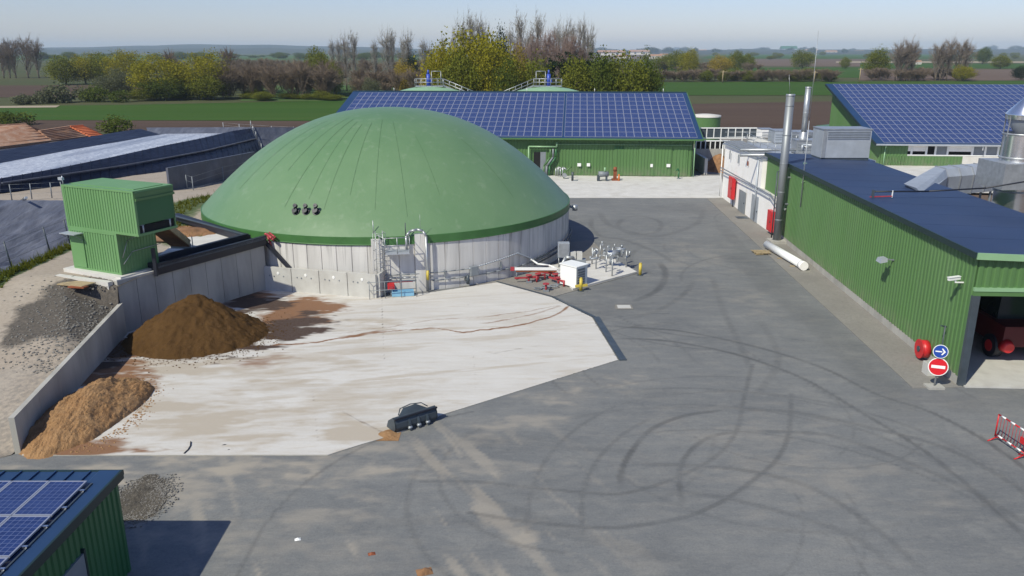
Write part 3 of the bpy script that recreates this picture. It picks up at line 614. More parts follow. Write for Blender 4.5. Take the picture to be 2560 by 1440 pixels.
# ---- second lagoon: lined banks and foamy water
cr_px = [(0, 446), (146, 420), (291, 390), (408, 364), (496, 347), (583, 327), (627, 321)]
cr = [at(x, y, 3.6) for x, y in cr_px]; cr = [cr[0] + (cr[0] - cr[1]) * 1.5] + cr
toe_px = [(0, 482, 2.6), (150, 466, 2.2), (300, 452, 1.6), (420, 437, 1.2), (520, 418, .9), (600, 398, .7), (652, 378, .5)]
toe = [at(x, y, z) for x, y, z in toe_px]; toe = [toe[0] + (toe[0] - toe[1]) * 1.3] + toe
fc = [at(0, 377, 3.6), at(120, 357, 3.6), at(248, 338, 3.6), at(300, 329, 3.6), at(350, 322, 3.6)]
fc = [fc[0] + (fc[0] - fc[1]) * 3] + fc
LB = thing('lagoon_bank', 'raised bank of the rear lagoon lined with smooth black sheet', 'lagoon bank', at(291, 390, 0))
b = MB()
def strip(mb, A, B, n=5, sag=0):
    for i in range(len(A) - 1):
        for k in range(n):
            q = []
            for (P0, P1, t) in ((A[i], B[i], k / n), (A[i + 1], B[i + 1], k / n), (A[i + 1], B[i + 1], (k + 1) / n), (A[i], B[i], (k + 1) / n)):
                v = P0.lerp(P1, t); v = v + Vector((0, 0, sag * math.sin(math.pi * t))); q.append(v)
            mb.poly(q)
strip(b, toe, cr, 5, .18)
wn = [p + Vector((-1.6, .2, -.9)) for p in cr]; strip(b, cr, wn, 2)
b.build('near_slope', 'liner_dark', LB, smooth=True)
b = MB()
for i in range(1, len(toe) - 1):      # liner weld ridge along the slope and joints running down it
    b.beam(toe[i].lerp(cr[i], .5) + Vector((.2, 0, .22)), toe[i + 1].lerp(cr[i + 1], .5) + Vector((.2, 0, .22)), .22, .10)
b.build('slope_ridge', 'liner', LB)
b = MB()
for i in range(1, len(toe) - 1):
    for k in range(6):
        t = k / 6; p = toe[i].lerp(toe[i + 1], t); q = cr[i].lerp(cr[i + 1], t + .02); m_ = p.lerp(q, .5) + Vector((0, 0, .2))
        b.beam(p + Vector((.05, 0, .05)), m_, .05, .04); b.beam(m_, q + Vector((.05, 0, .05)), .05, .04)
b.build('liner_weld', 'liner_dark', LB)
b = MB(); fw = [p + Vector((3.6, -.5, -.9)) for p in fc]; strip(b, fw, fc, 2); fo = [p + Vector((-4, .6, -3.4)) for p in fc]; strip(b, fc, fo, 2)
b.build('far_slope', 'liner_dark', LB)
b = MB(); e0, e1 = cr[-1], fc[-1]; e2 = at(735, 320, 2.8)
b.poly([e0 + Vector((0, 2, 0)), e1 + Vector((0, 2, 0)), e1 + Vector((1.9, -1.5, -1.4)), e0 + Vector((-1.6, -1.5, -1.4))]); b.poly([cr[-1], cr[-1] + Vector((0, 2, 0)), e2 + Vector((2, 1, 0)), e2 + Vector((2, -5, -3)), toe[-1]])
b.poly([e1 + Vector((0, 2, 0)), e0 + Vector((0, 2, 0)), e2 + Vector((2, 1, 0)), e2 + Vector((2, 8, -3.4)), e1 + Vector((0, 9, -4))])
b.build('end_slope', 'liner', LB)
b = MB(); b.poly([p + Vector((0, 0, .25)) for p in wn] + [p + Vector((0, 0, .25)) for p in reversed(fw)]); struct('lagoon_water', b, 'foam')
# grey sheet-lined wall behind the container, at the foot of the bank
b = MB(); s0, s1 = at(425, 492, 1.9), at(640, 440, 1.6); b.beam(s0 + Vector((0, 0, 1.15)), s1 + Vector((0, 0, 1.15)), .2, 2.7)
sw = tag(b.build('liner_wall', 'liner', origin=s0), 'grey sheeted low wall between rear lagoon bank and the dome', 'wall')

# ================================================================== WALLS AND DIGESTER
# ---- left concrete wall of the storage bay (tops measured at both ends)
b = MB(); d = (WL1 - WL0).normalized(); n_ = Vector((-d.y, d.x, 0)) * .18; L = (WL1 - WL0).length
bw_ = thing('bay_wall', 'long low grey concrete wall on the left side of the storage bay', 'wall', WL0)
def wall_seg(name, P, Q, h0, h1, th, m, par, mb=None):
    d_ = (Q - P).normalized(); nn = Vector((-d_.y, d_.x, 0)) * th / 2; q = mb or MB()
    q.hexa([P + nn, P - nn, Q - nn, Q + nn], [P + nn + Vector((0, 0, h0)), P - nn + Vector((0, 0, h0)), Q - nn + Vector((0, 0, h1)), Q + nn + Vector((0, 0, h1))])
    return q.build(name, m, par) if par is not None and mb is None else q
for i in range(6):
    t0, t1 = i / 6 + .0006, (i + 1) / 6 - .0006
    P, Q = WL0.lerp(WL1, t0), WL0.lerp(WL1, t1); h = lambda t: 1.43 + .27 * t
    wall_seg('wall_panel', P - Vector((0, 0, .2)), Q - Vector((0, 0, .2)), h(t0) + .2, h(t1) + .2, .2, 'conc', bw_)
# ---- tall retaining wall under the hopper
rw = thing('retaining_wall', 'tall grey board-marked concrete retaining wall behind the dark brown heap', 'wall', BW0)
nb = 9
for i in range(nb):
    P, Q = BW0.lerp(BW1, i / nb + .0012), BW0.lerp(BW1, (i + 1) / nb - .0012)
    wall_seg('wall_panel', P - Vector((0, 0, .2)), Q - Vector((0, 0, .2)), 3.0, 3.0, .36, 'conc', rw)
P = BW0 - (BW1 - BW0).normalized() * .06
# return of the wall at its near end, holding the bank under the container
q = MB(); wall_seg('x', BW0 + Vector((-.17, -.12, -.2)), BW0 + Vector((-3.6, 1.25, -.2)), 2.99, 2.99, .3, 'conc', None, q); q.build('return_wall', 'conc_white', rw)
q = MB(); q.beam(BW0 + Vector((-.02, .02, 2.83)), BW1 + Vector((-.02, .02, 2.83)), .40, .06); q.build('coping', 'conc_white', rw)
# ---- four precast panels in front of the digester
PW0, PW1 = Vector((-15.05, 46.95, 0)), Vector((-7.95, 45.12, 0))
pw = thing('precast_wall', 'row of four pale precast concrete panels in front of the dome tank', 'wall', PW0)
for i in range(4):
    P, Q = PW0.lerp(PW1, i / 4 + .003), PW0.lerp(PW1, (i + 1) / 4 - .003)
    pan = wall_seg('panel', P, Q, 1.5, 1.46, .16, 'panel_conc', pw)
    d_ = (Q - P).normalized(); nf = Vector((d_.y, -d_.x, 0))
    for (t, z, r, mm) in ((.52, 1.12, .10, 'white_paint'), (.2, .95, .045, 'grey'), (.36, .92, .05, 'grey'), (.72, .95, .045, 'grey')):
        c = P.lerp(Q, t) + Vector((0, 0, z)) + nf * .08; MB().cyl(c, c + nf * .025, r, r * .8, 10).build('lifting_socket', mm, pan)
P, Q = PW1, PW1 + Vector((.35, 2.0, 0)); wall_seg('return_panel', P + Vector((.09, .1, 0)), Q + Vector((.09, 0, 0)), 1.46, 1.46, .16, 'panel_conc', pw)

# ---- digester tank with the green dome
TC = Vector((-9.1, 59.6, 0)); TR = 13.36; TZ = 3.0; TZ2 = 3.42; DH = 6.65
tank = thing('digester_tank', 'large round concrete digester tank under a green membrane dome', 'digester tank', TC)
b = MB(); prof = []
nseg = 90
for i in range(nseg):        # wall staves with recessed vertical joints
    t0, t1 = 2 * math.pi * i / nseg, 2 * math.pi * (i + 1) / nseg; g_ = .05 / TR
    def pt(t, r, z): return (TC.x + r * math.cos(t), TC.y + r * math.sin(t), z)
    for k in range(3):
        a0 = t0 + (t1 - t0) * k / 3 + (g_ if k == 0 else 0); a1 = t0 + (t1 - t0) * (k + 1) / 3
        b.poly([pt(a0, TR, -.2), pt(a1, TR, -.2), pt(a1, TR, TZ + .1), pt(a0, TR, TZ + .1)])
    for a_, b_, r0, r1 in ((t0 - .0, t0 + g_ * .5, TR, TR - .06), (t0 + g_ * .5, t0 + g_, TR - .06, TR)):
        b.poly([pt(a_, r0, -.2), pt(b_, r1, -.2), pt(b_, r1, TZ + .1), pt(a_, r0, TZ + .1)])
b.build('tank_wall', 'tank_conc', tank)
def dome_z(k): return TZ2 + DH * (1 - k ** 2.22)
b = MB(); b.revolve([(TR * k, dome_z(k)) for k in [1, .985, .96, .93, .9, .85, .8, .75, .7, .65, .6, .55, .5, .45, .4, .35, .3, .25, .2, .15, .1, .05, .001]], TC, 128)
b.build('dome_membrane', 'dome', tank)
b = MB(); b.revolve([(TR + .005, TZ - .03), (TR + .05, TZ - .02), (TR + .05, TZ2 + .02), (TR - .01, TZ2 + .03)], TC, 128); b.build('membrane_skirt', 'flash', tank, smooth=False)
b = MB(); b.revolve([(TR + .06, TZ - .05), (TR + .075, TZ - .05), (TR + .075, TZ + .02), (TR + .06, TZ + .02)], TC, 128); b.build('clamp_rail', 'flash', tank)
# weld seams: one strip mesh shared by all, lying on the dome
rs_ = random.Random(8)
for a_, k0s, k1s in ((-168, .5, .8), (-158, .45, .85), (-149, .4, .82), (-140, .36, .86), (-131, .34, .80), (-122, .3, .74), (-114, .32, .9), (-107, .35, .86), (-101, .38, .9), (-94, .36, .84), (-86, .32, .9), (-77, .34, .93), (-66, .5, .85), (-40, .55, .9)):
    b = MB(); ks = np.linspace(k0s, k1s, 14); wd_s = rs_.uniform(.010, .020)
    for k0_, k1_ in zip(ks[:-1], ks[1:]):
        b.poly([(TR * k0_, -wd_s, dome_z(k0_) + .010), (TR * k1_, -wd_s, dome_z(k1_) + .010), (TR * k1_, wd_s, dome_z(k1_) + .013), (TR * k0_, wd_s, dome_z(k0_) + .013)])
    shared('weld_seam', mesh_of(b, 'weld_seam', 'dome_seam'), tank, (0, 0, 0), (0, 0, R(a_)))
def on_dome(px, py):        # first hit of the view ray with the dome
    o = Vector((0, 0, CAM_H)); dr_ = (at(px, py, 0) - o).normalized(); t = 20.0
    while t < 120:
        p = o + dr_ * t; k = math.hypot(p.x - TC.x, p.y - TC.y) / TR
        if k < 1 and p.z < dome_z(k): return p
        t += .03
    return p
for x in (741, 766, 791):
    p = on_dome(x, 530); vt = MB(); out = (p - TC - Vector((0, 0, -4))).normalized()
    vt.cyl(p - out * .1, p + out * .10, .24, .24, 14); vt.cyl(p + out * .1, p + out * .28, .15, .17, 12)
    v_ = vt.build('port', 'black', tank)
    MB().cyl(p + out * .05 + Vector((.02, 0, .32)), p + out * .22 + Vector((.02, 0, .32)), .13, .13, 10).build('port_cap', 'black', v_)
    MB().beam(p + out * .2, p + out * .2 + Vector((0, 0, .32)), .08, .08).build('port_bracket', 'black', v_)
p = on_dome(740, 560)
def wallp(ang, r, z): return Vector((TC.x + r * math.cos(ang), TC.y + r * math.sin(ang), z))
def ang_at(px, z=1.0):
    best = None
    for a in np.linspace(-math.pi, 0.2, 1200):
        q = wallp(a, TR, z); zc_ = q.y * _c - (q.z - CAM_H) * _s; X_ = 1280 + FPX * q.x / zc_
        if best is None or abs(X_ - px) < best[0]: best = (abs(X_ - px), a)
    return best[1]
# concrete head with two piers that carries the service platform
aL, aR, aP = ang_at(938), ang_at(1066), ang_at(1000)
hx = Vector((math.cos(aP), math.sin(aP), 0)); tx = Vector((-hx.y, hx.x, 0))      # outward, and towards the right in the picture
pc = wallp(aP, TR, 0)
def loc(r, o, z): return pc + tx * r + hx * o + Vector((0, 0, z))
def pbox(mb, r0, r1, o0, o1, z0, z1, mi=0):
    return mb.hexa([loc(r0, o0, z0), loc(r0, o1, z0), loc(r1, o1, z0), loc(r1, o0, z0)], [loc(r0, o0, z1), loc(r0, o1, z1), loc(r1, o1, z1), loc(r1, o0, z1)], mi)
for r0, r1, z1 in ((-1.62, -1.0, 3.35), (.95, 1.55, 3.55)):
    b = MB(); pbox(b, r0, r1, -.9, .12, -.1, z1); b.build('wall_pier', 'tank_conc', tank)
b = MB(); pbox(b, -1.0, .95, -.9, -.05, -.1, 3.3); b.build('wall_recess', 'conc', tank)
plat = MB(); pbox(plat, -.85, .6, .0, .85, 2.55, 2.68); plat = plat.build('service_platform', 'steel_dull', tank)
b = MB()
for z in (3.1, 3.55):
    b.tube([loc(-1.5, -.5, z), loc(-.85, .85, z), loc(.6, .85, z), loc(.6, -.3, z)], .022, 6)
for r in (-.85, -.12, .6): b.cyl(loc(r, .85, 2.6), loc(r, .85, 3.58), .025, n=6)
b.cyl(loc(-1.45, -.3, 3.3), loc(-1.45, -.3, 4.4), .025, n=6); b.build('railing', 'steel', plat)
b = MB()
for s_ in (0, .42): b.cyl(loc(-1.35 + s_, .3, 0), loc(-1.35 + s_, .3, 3.9), .025, n=6)
for k in range(13): b.cyl(loc(-1.35, .3, .25 + k * .28), loc(-.93, .3, .25 + k * .28), .014, n=5)
lad = b.build('ladder', 'steel', plat)
b = MB()
for z in (1.6, 2.2, 2.8, 3.4, 3.85):
    b.tube([loc(-1.35, .3, z), loc(-1.5, .65, z), loc(-1.14, .98, z), loc(-.78, .65, z), loc(-.93, .3, z)], .014, 5)
for r, o in ((-1.5, .65), (-1.14, .98), (-.78, .65)): b.cyl(loc(r, o, 1.6), loc(r, o, 3.85), .012, n=5)
b.build('ladder_cage', 'steel', plat)
b = MB(); b.tube([loc(.45, .2, 2.7), loc(.45, .2, 3.5), loc(.7, .1, 3.75), loc(1.1, .1, 3.85), loc(1.45, .15, 3.75), loc(1.62, .25, 3.45), loc(1.65, .25, .1)], .075, 10); b.build('gas_pipe', 'steel', tank)
b = MB(); b.cyl(loc(1.65, .25, .75), loc(1.65, .25, 1.35), .085, n=10); b.build('pipe_sleeve', 'yellow', tank)
MB().cyl(loc(.42, .2, 3.5), loc(.42, .2, 4.3), .03, .03, 6).build('vent_stack', 'darkgrey', tank)
MB().cyl(loc(1.3, .1, 3.85), loc(1.3, .1, 4.75), .012, .008, 5).build('lightning_rod', 'steel', tank)
# pipes running round the wall
def ring_pipe(name, a0, a1, z0, z1, r, m, off=.14, n=22):
    b = MB(); pts = [wallp(a0 + (a1 - a0) * i / n, TR + off, z0 + (z1 - z0) * i / n) for i in range(n + 1)]; b.tube(pts, r, 7); return b.build(name, m, tank)
a_l, a_r = ang_at(690), ang_at(1290)
ring_pipe('wall_pipe', a_l, ang_at(1180), 1.12, 1.12, .035, 'grey'); ring_pipe('wall_pipe', a_l, ang_at(1080), .92, .92, .03, 'steel')
ring_pipe('wall_pipe', ang_at(1080), ang_at(1436), .62, .75, .04, 'grey'); ring_pipe('wall_pipe', ang_at(1170), ang_at(1290), 1.12, 1.55, .045, 'steel_dull')
ring_pipe('wall_pipe', ang_at(1290), ang_at(1330), 1.55, .8, .06, 'steel_dull'); ring_pipe('wall_pipe', ang_at(1330), ang_at(1437), .85, 1.35, .07, 'darkgrey', .2)
ring_pipe('wall_pipe', ang_at(1330), ang_at(1437), .5, 1.0, .05, 'darkgrey', .2)
for x in (730, 800, 870, 1110, 1180, 1250): 
    a = ang_at(x); MB().beam(wallp(a, TR, 1.0), wallp(a, TR + .2, 1.0), .05, .42).build('pipe_bracket', 'grey', tank)
a = ang_at(1182); b = MB(); b.beam(wallp(a, TR + .05, .95), wallp(a, TR + .3, .95), .5, .55); b.build('junction_box', 'grey', tank)
a = ang_at(1165); b = MB(); b.cyl(wallp(a, TR, .45), wallp(a, TR + .35, .45), .12, n=10); b.cyl(wallp(a, TR + .3, .2), wallp(a, TR + .3, .75), .1, n=8); b.build('sampling_valve', 'darkgrey', tank)
a = ang_at(1436, 2.9); b = MB(); b.cyl(wallp(a + .02, TR + .05, 2.9), wallp(a + .02, TR + .55, 2.75), .09, n=8); b.cyl(wallp(a + .02, TR + .45, 2.6), wallp(a + .02, TR + .45, 3.0), .2, n=10); b.build('overflow_box', 'steel', tank)
# ---- safety rail and kit at the foot of the platform
fr = MB(); base = loc(-1.7, .6, 0)
sr = thing('safety_rail', 'thin steel guard rail round the foot of the ladder on the dome tank', 'railing', base)
b = MB()
for z in (.55, 1.05): b.tube([loc(-1.9, .3, z), loc(-1.85, 1.3, z), loc(.9, 1.25, z), loc(.9, .3, z)], .02, 6)
for r, o in ((-1.85, 1.3), (-.95, 1.28), (0, 1.26), (.9, 1.25)): b.cyl(loc(r, o, 0), loc(r, o, 1.07), .022, n=6)
b.build('rail_frame', 'grey', sr)
b = MB(); b.tube([loc(-.7, 1.24, .98), loc(.7, 1.23, .98)], .028, 6); b.build('red_bar', 'red_faded', sr)
px_ = thing('red_box', 'small red box fixed beside the ladder above the pale blue skip', 'box', loc(-.55, .6, .45))
b = MB(); pbox(b, -.78, -.38, .5, .75, .38, .78); b.build('box_body', 'red', px_); b = MB(); pbox(b, -.70, -.46, .76, .78, .44, .60); b.build('box_label', 'red_faded', px_)
b = MB(); pbox(b, -.62, -.54, .55, .62, .0, .38); b.build('box_post', 'grey', px_)
tb = thing('spill_tray', 'pale blue open tray on the slab under the service platform', 'tray', loc(.1, .9, 0))
b = MB(); pbox(b, -.55, .75, .55, 1.1, .05, .09)
for q in ((-.55, .75, .55, .6), (-.55, .75, 1.05, 1.1), (-.55, -.5, .6, 1.05), (.7, .75, .6, 1.05)): pbox(b, q[0], q[1], q[2], q[3], .09, .34)
b.build('tray_body', 'blue_pale', tb)
b = MB()
for r in (-.45, .1, .65): pbox(b, r - .05, r + .05, .5, 1.14, 0, .05)
b.build('skid', 'wood', tb)

# ================================================================== FEED HOPPER AND CONTAINER UNIT
ed = Vector((.907, -.42, 0)); dd = Vector((.42, .907, 0))
UC = Vector((-18.62, 39.02, 0))       # near right corner of the upper box
def cb(e, d, z): return UC - ed * e + dd * d + Vector((0, 0, z))
def ebox(mb, e0, e1, d0, d1, z0, z1, mi=0):   # e counts to the left from the near right corner
    return mb.hexa([cb(e1, d0, z0), cb(e0, d0, z0), cb(e0, d1, z0), cb(e1, d1, z0)], [cb(e1, d0, z1), cb(e0, d0, z1), cb(e0, d1, z1), cb(e1, d1, z1)], mi)
unit = thing('container_unit', 'green two-storey corrugated container unit with overhanging upper box beside the hopper', 'container', cb(3, 1, 2.9))
E0, E1, ZB, ZM, ZT = 1.62, 5.05, 2.95, 5.12, 7.40
def cwall(mb, ea, da, eb, db, z0, z1, pitch=.19):
    P, Q = cb(ea, da, 0), cb(eb, db, 0); mb.ribs(P, Q, z0, z1, pitch, .035, .06)
b = MB(); cwall(b, E1, 0, E0, 0, ZB + .1, ZM - .1); cwall(b, E0, 0, E0, 2.4, ZB + .1, ZM - .1); cwall(b, E0, 2.4, E1, 2.4, ZB + .1, ZM - .1); cwall(b, E1, 2.4, E1, 0, ZB + .1, ZM - .1)
b.build('lower_box', 'unit_green', unit)
b = MB(); cwall(b, 5.1, 0, 0, 0, ZM + .12, ZT - .1); cwall(b, 0, 2.4, 5.1, 2.4, ZM + .12, ZT - .1); cwall(b, 5.1, 2.4, 5.1, 0, ZM + .12, ZT - .1); b.build('upper_box', 'unit_green', unit)
b = MB(); ebox(b, -.02, 5.15, -.05, 2.45, ZT - .1, ZT); ebox(b, .3, 4.8, .3, 2.1, ZT, ZT + .03); b.build('roof', 'unit_green', unit)
for (z0, z1, ea, eb) in ((ZB, ZB + .1, E0, E1), (ZM - .1, ZM, E0, E1), (ZM + .002, ZM + .12, 0, 5.1)):
    b = MB(); ebox(b, ea - .04, eb + .04, -.045, 2.44, z0, z1); b.build('frame_rail', 'unit_green', unit)
for (ea, z0, z1) in ((E0 + .02, ZB, ZM), (E1, ZB, ZM), (.05, ZM, ZT), (5.08, ZM, ZT)):
    b = MB(); ebox(b, ea - .07, ea + .07, -.048, .08, z0 + .02, z1 - .02); b.build('corner_post', 'unit_green', unit)
b = MB(); ebox(b, .0, .1, .0, 2.4, ZM + .55, ZT - .45); b.build('end_shutter', 'clad_dark', unit)  # dark green shutter, its colour also darkened for this unlit end face
b = MB(); ebox(b, -.05, .1, .0, 2.42, ZT - .44, ZT - .1); ebox(b, -.12, -.04, .0, 2.42, ZT - .5, ZT - .38); b.build('shutter_hood', 'clad', unit)
b = MB(); ebox(b, .04, .1, .1, 2.3, ZM + .12, ZM + .5); b.build('shutter_gap', 'blackhole', unit)  # black plate painting the dark void under the overhang
b = MB()
for d_ in (.35, 2.05): b.cyl(cb(.25, d_, ZM + .1), cb(.25, d_, ZM + .55), .22, n=12)
b.build('drive_drum', 'steel_dull', unit)
b = MB(); ebox(b, 4.05, 5.2, -.55, .02, ZM - .22, ZM - .18); b.build('door_canopy', 'steel_dull', unit)
b = MB(); b.beam(cb(5.1, -.5, ZM - .24), cb(5.1, -.02, ZM - .62), .03, .03); b.beam(cb(4.12, -.5, ZM - .24), cb(4.12, -.02, ZM - .62), .03, .03); b.build('canopy_strut', 'grey', unit)
b = MB(); ebox(b, 4.1, 5.0, -.06, -.02, ZB + .12, ZM - .35); b.build('door', 'unit_green', unit)
b = MB(); b.tube([cb(1.5, .1, ZB + .9), cb(1.5, .5, ZM - .45), cb(.2, .4, ZM + .1)], .02, 6); b.tube([cb(1.5, .1, ZB + .55), cb(1.48, .7, ZB + 1.1), cb(1.45, 2.5, ZB + 1.15)], .02, 6); b.build('brace_rod', 'steel', unit)
b = MB(); b.cyl(cb(5.0, -.02, ZT), cb(5.0, -.02, ZT + .45), .03, n=6); b.beam(cb(5.25, -.02, ZT + .3), cb(4.95, -.02, ZT + .3), .14, .14); b.build('roof_lamp', 'steel_dull', unit)
b = MB(); ebox(b, 1.3, E1 + .55, -.35, 2.8, .9, ZB - .002); pl = tag(b.build('plinth', 'conc_white', origin=cb(3, 0, 2.3)), 'pale concrete plinth under the green container unit', 'plinth')
wb = thing('wooden_board', 'pale wooden board lying on the dirt in front of the container plinth', 'board', at(185, 712, 2.6))
MB().beam(at(160, 706, 2.62), at(222, 712, 2.75), .8, .05).build('board_sheet', 'wood', wb); MB().beam(at(175, 716, 2.66), at(215, 718, 2.72), .3, .07).build('batten', 'rust', wb)
# hopper
wd_ = (BW1 - BW0).normalized(); wn_ = Vector((-wd_.y, wd_.x, 0))      # wn_ points behind the wall
def hp(t, o, z): return BW0.lerp(BW1, t) + wn_ * o + Vector((0, 0, z))
hop = thing('feed_hopper', 'sunken feed hopper edged with black rubber lips on the retaining wall', 'hopper', hp(.6, .8, 2.8))
b = MB()
for z, o, th in ((2.93, -.22, .16), (3.13, -.30, .14)): b.beam(hp(.235, o, z), hp(1.01, o, z + .12), .12, .22)
b.hexa([hp(.235, -.30, 2.62), hp(.235, -.17, 2.62), hp(1.01, -.17, 2.78), hp(1.01, -.30, 2.78)][::-1], [hp(.235, -.36, 3.22), hp(.235, -.10, 3.22), hp(1.01, -.10, 3.36), hp(1.01, -.36, 3.36)][::-1])
b.build('front_lip', 'black', hop)
b = MB(); b.beam(hp(.24, -.33, 3.10), hp(1.005, -.33, 3.24), .06, .16); b.build('lip_strip', 'grey', hop)
b = MB(); b.beam(hp(.24, 1.15, 3.0), hp(.98, 1.0, 3.2), .25, .4); b.build('rear_lip', 'black', hop)
b = MB(); b.beam(hp(.24, -.25, 2.95), hp(.24, 1.25, 3.0), .22, .5); b.beam(hp(.225, -.3, 2.6), hp(.225, -.3, 4.1), .16, .16); b.build('end_lip', 'black', hop)
b = MB(); b.poly([hp(.24, -.1, 2.97), hp(1, -.1, 3.0), hp(1, 1.0, 2.97), hp(.24, 1.0, 2.95)]); b.build('hopper_dark_sheet', 'blackhole', hop)  # black sheet standing in for the dark depth of the trench
b = MB(); b.beam(hp(.97, .95, 3.12), at(437, 540, 3.15), .5, .35); b.build('side_lip', 'black', hop)
b = MB(); b.beam(hp(.97, .95, 3.31), at(437, 540, 3.34), .18, .05); b.build('side_lip_strip', 'darkgrey', hop)
b = MB(); b.beam(BW1 + Vector((.05, .1, 3.1)), Vector((-13.5, 46.75, 1.45)), .16, .2); br_ = tag(b.build('brace_beam', 'black', origin=BW1), 'black sloping beam from the hopper corner down to the precast panels', 'beam')
pf = [hp(.25, 1.2, 0), hp(.99, 1.1, 0), hp(1.0, 2.4, 0), at(560, 575, 2.85), at(470, 590, 2.85)]
b = MB(); b.prism([(p.x, p.y) for p in pf], 2.5, 2.9); struct('hopper_platform', b, 'conc_white')
b = MB(); b.prism([(p.x, p.y) for p in (hp(1.0, .3, 0), hp(1.0, 3.2, 0), at(600, 578, 2.85), at(575, 604, 2.85))], 2.5, 2.88); struct('hopper_platform', b, 'conc_white')
def lump(name, c, rx, ry, h, m, seed, rot=0, n=40, rough=.22, pw=1.0, lobes=None, grain=.0):
    a = np.linspace(-1, 1, n); X, Y = np.meshgrid(a * 1.15, a * 1.15); r = np.hypot(X, Y); th = np.arctan2(Y, X)
    rr = r / (1 + rough * (fbm(np.cos(th) * 1.5 + 3, np.sin(th) * 1.5 + 3, seed) - .5) * 2)
    Z = np.clip(1 - rr, 0, None) ** pw * h
    if lobes is not None: Z = np.maximum(Z, lobes(X, Y, h))
    Z = Z * (1 + (fbm(X * 3, Y * 3, seed + 3) - .5) * .35) + (fbm(X * 9, Y * 9, seed + 5) - .5) * .16 * h * (Z > .02) + np.random.default_rng(seed).uniform(-1, 1, X.shape) * grain * (Z > .03) - .03
    ca, sa = math.cos(rot), math.sin(rot)
    return grid_mesh(name, c[0] + (X * ca * rx - Y * sa * ry), c[1] + (X * sa * rx + Y * ca * ry), c[2] + Z, m)
lm = lump('spilled_feed', at(470, 582, 2.85), 2.6, 2.0, .4, 'muck', 5); tag(lm, 'brown spilled feedstock on the ground behind the black hopper lip', 'spill', kind='stuff')
ch = thing('feed_chute', 'brown sloping conveyor chute from the container unit down into the hopper', 'chute', (-19.2, 42.6, 3.2))
c0, c1 = Vector((-19.25, 42.35, 5.0)), Vector((-19.05, 44.75, 3.35)); sx = Vector((.55, -.05, 0))
b = MB(); b.hexa([c0 - sx + Vector((0, 0, -.12)), c0 + sx + Vector((0, 0, -.12)), c1 + sx + Vector((0, 0, -.12)), c1 - sx + Vector((0, 0, -.12))], [c0 - sx, c0 + sx, c1 + sx, c1 - sx]); b.build('chute_bed', 'muck', ch)
b = MB()
for s_ in (-1.06, 1.06): b.beam(c0 + sx * s_ + Vector((0, 0, .12)), c1 + sx * s_ + Vector((0, 0, .12)), .06, .34)
b.build('side_plate', 'wood', ch)
b = MB(); b.beam(c1 - sx * 1.1 + Vector((0, .1, -.1)), c1 + sx * 1.1 + Vector((0, .1, -.1)), .1, .3); b.build('chute_end', 'steel_dull', ch)
b = MB(); b.cyl(c1 + sx * 1.35 + Vector((0, 0, -.5)), c1 + sx * 1.35 + Vector((0, 0, .5)), .03, n=6); b.build('chute_post', 'grey', ch)
b = MB(); hose = [at(590, 583, 3.0), at(615, 588, 3.05), at(640, 590, 3.1), at(655, 582, 3.3), at(668, 586, 3.35), at(680, 596, 3.25), at(690, 606, 2.6)]
b.tube(hose, .09, 7); b.tube([p + Vector((.12, .1, .08)) for p in hose], .06, 6); b.tube([hose[4], hose[4] + Vector((.25, -.1, -.9))], .07, 6)
tag(b.build('red_hose', 'red_faded', origin=hose[0]), 'loose red hose draped over the far corner of the hopper wall', 'hose')

# ---- heaps in the bay
hc = at(497, 838); lm = lump('dark_heap', (hc.x, hc.y - .3, .03), 3.55, 3.15, 2.45, 'heap_dark', 11, .15, 130, .08, 1.0, None, .03)
tag(lm, 'tall dark brown conical compost heap against the retaining wall', 'heap')
def lob(X, Y, h): return np.clip(.92 - np.hypot((X + .1) / .8, (Y - .35) / .62), 0, 1) ** .6 * h * .95
lm = lump('tan_heap', (-16.95, 29.3, .03), 1.7, 3.45, 1.12, 'heap_tan', 23, -.06, 130, .18, .62, lob, .035)
tag(lm, 'light tan heap of wood chips against the left bay wall', 'heap')
def spread(name, label, cx, cy, rx, ry, n, m, seed):
    q = random.Random(seed); b = MB()
    for k in range(n):
        a, r = q.uniform(0, 6.283), q.uniform(0, 1) ** .55 * (1 + .22 * math.sin(k * .37)); x, y = cx + rx * r * math.cos(a), cy + ry * r * math.sin(a); s_ = q.uniform(.008, .024)
        b.box((x, y, .02 + s_ * .3), (s_ * 2, s_ * 1.6, s_ * 1.2), q.uniform(0, 3))
    return tag(b.build(name, m), label, None, None, 'stuff')
spread('loose_stones', 'loose dark stones scattered over the gravel by the near shed', at(335, 1258).x + .1, at(338, 1252).y, 1.05, 1.5, 2600, 'gravel', 9)
def crumbs(name, label, cx, cy, rx, ry, n, m, seed, keep):
    q = random.Random(seed); b = MB(); k = 0
    while k < n:
        a = q.uniform(0, 6.283); r = 1.0 + abs(q.gauss(0, .22)); x, y = cx + rx * r * math.cos(a), cy + ry * r * math.sin(a)
        k += 1
        if not keep(x, y): continue
        s_ = q.uniform(.015, .06); h = q.uniform(.3, .9) * s_; o = .04
        p = [(x + s_ * math.cos(t + a) * q.uniform(.6, 1.2), y + s_ * math.sin(t + a) * q.uniform(.6, 1.2), o) for t in (0, 1.6, 3.1, 4.7)]; b.v += p + [(x + q.uniform(-.3, .3) * s_, y + q.uniform(-.3, .3) * s_, o + h)]; j = len(b.v) - 5
        for e_ in range(4): b.face((j + e_, j + (e_ + 1) % 4, j + 4))
    return tag(b.build(name, m), label, None, None, 'stuff')
crumbs('compost_crumbs', 'dark crumbs scattered round the dark brown heap', hc.x, hc.y - .3, 3.3, 2.9, 1500, 'heap_dark', 5, lambda x, y: y < 38.5 + (x + 19.5) * 1.5 and x > -19.5)
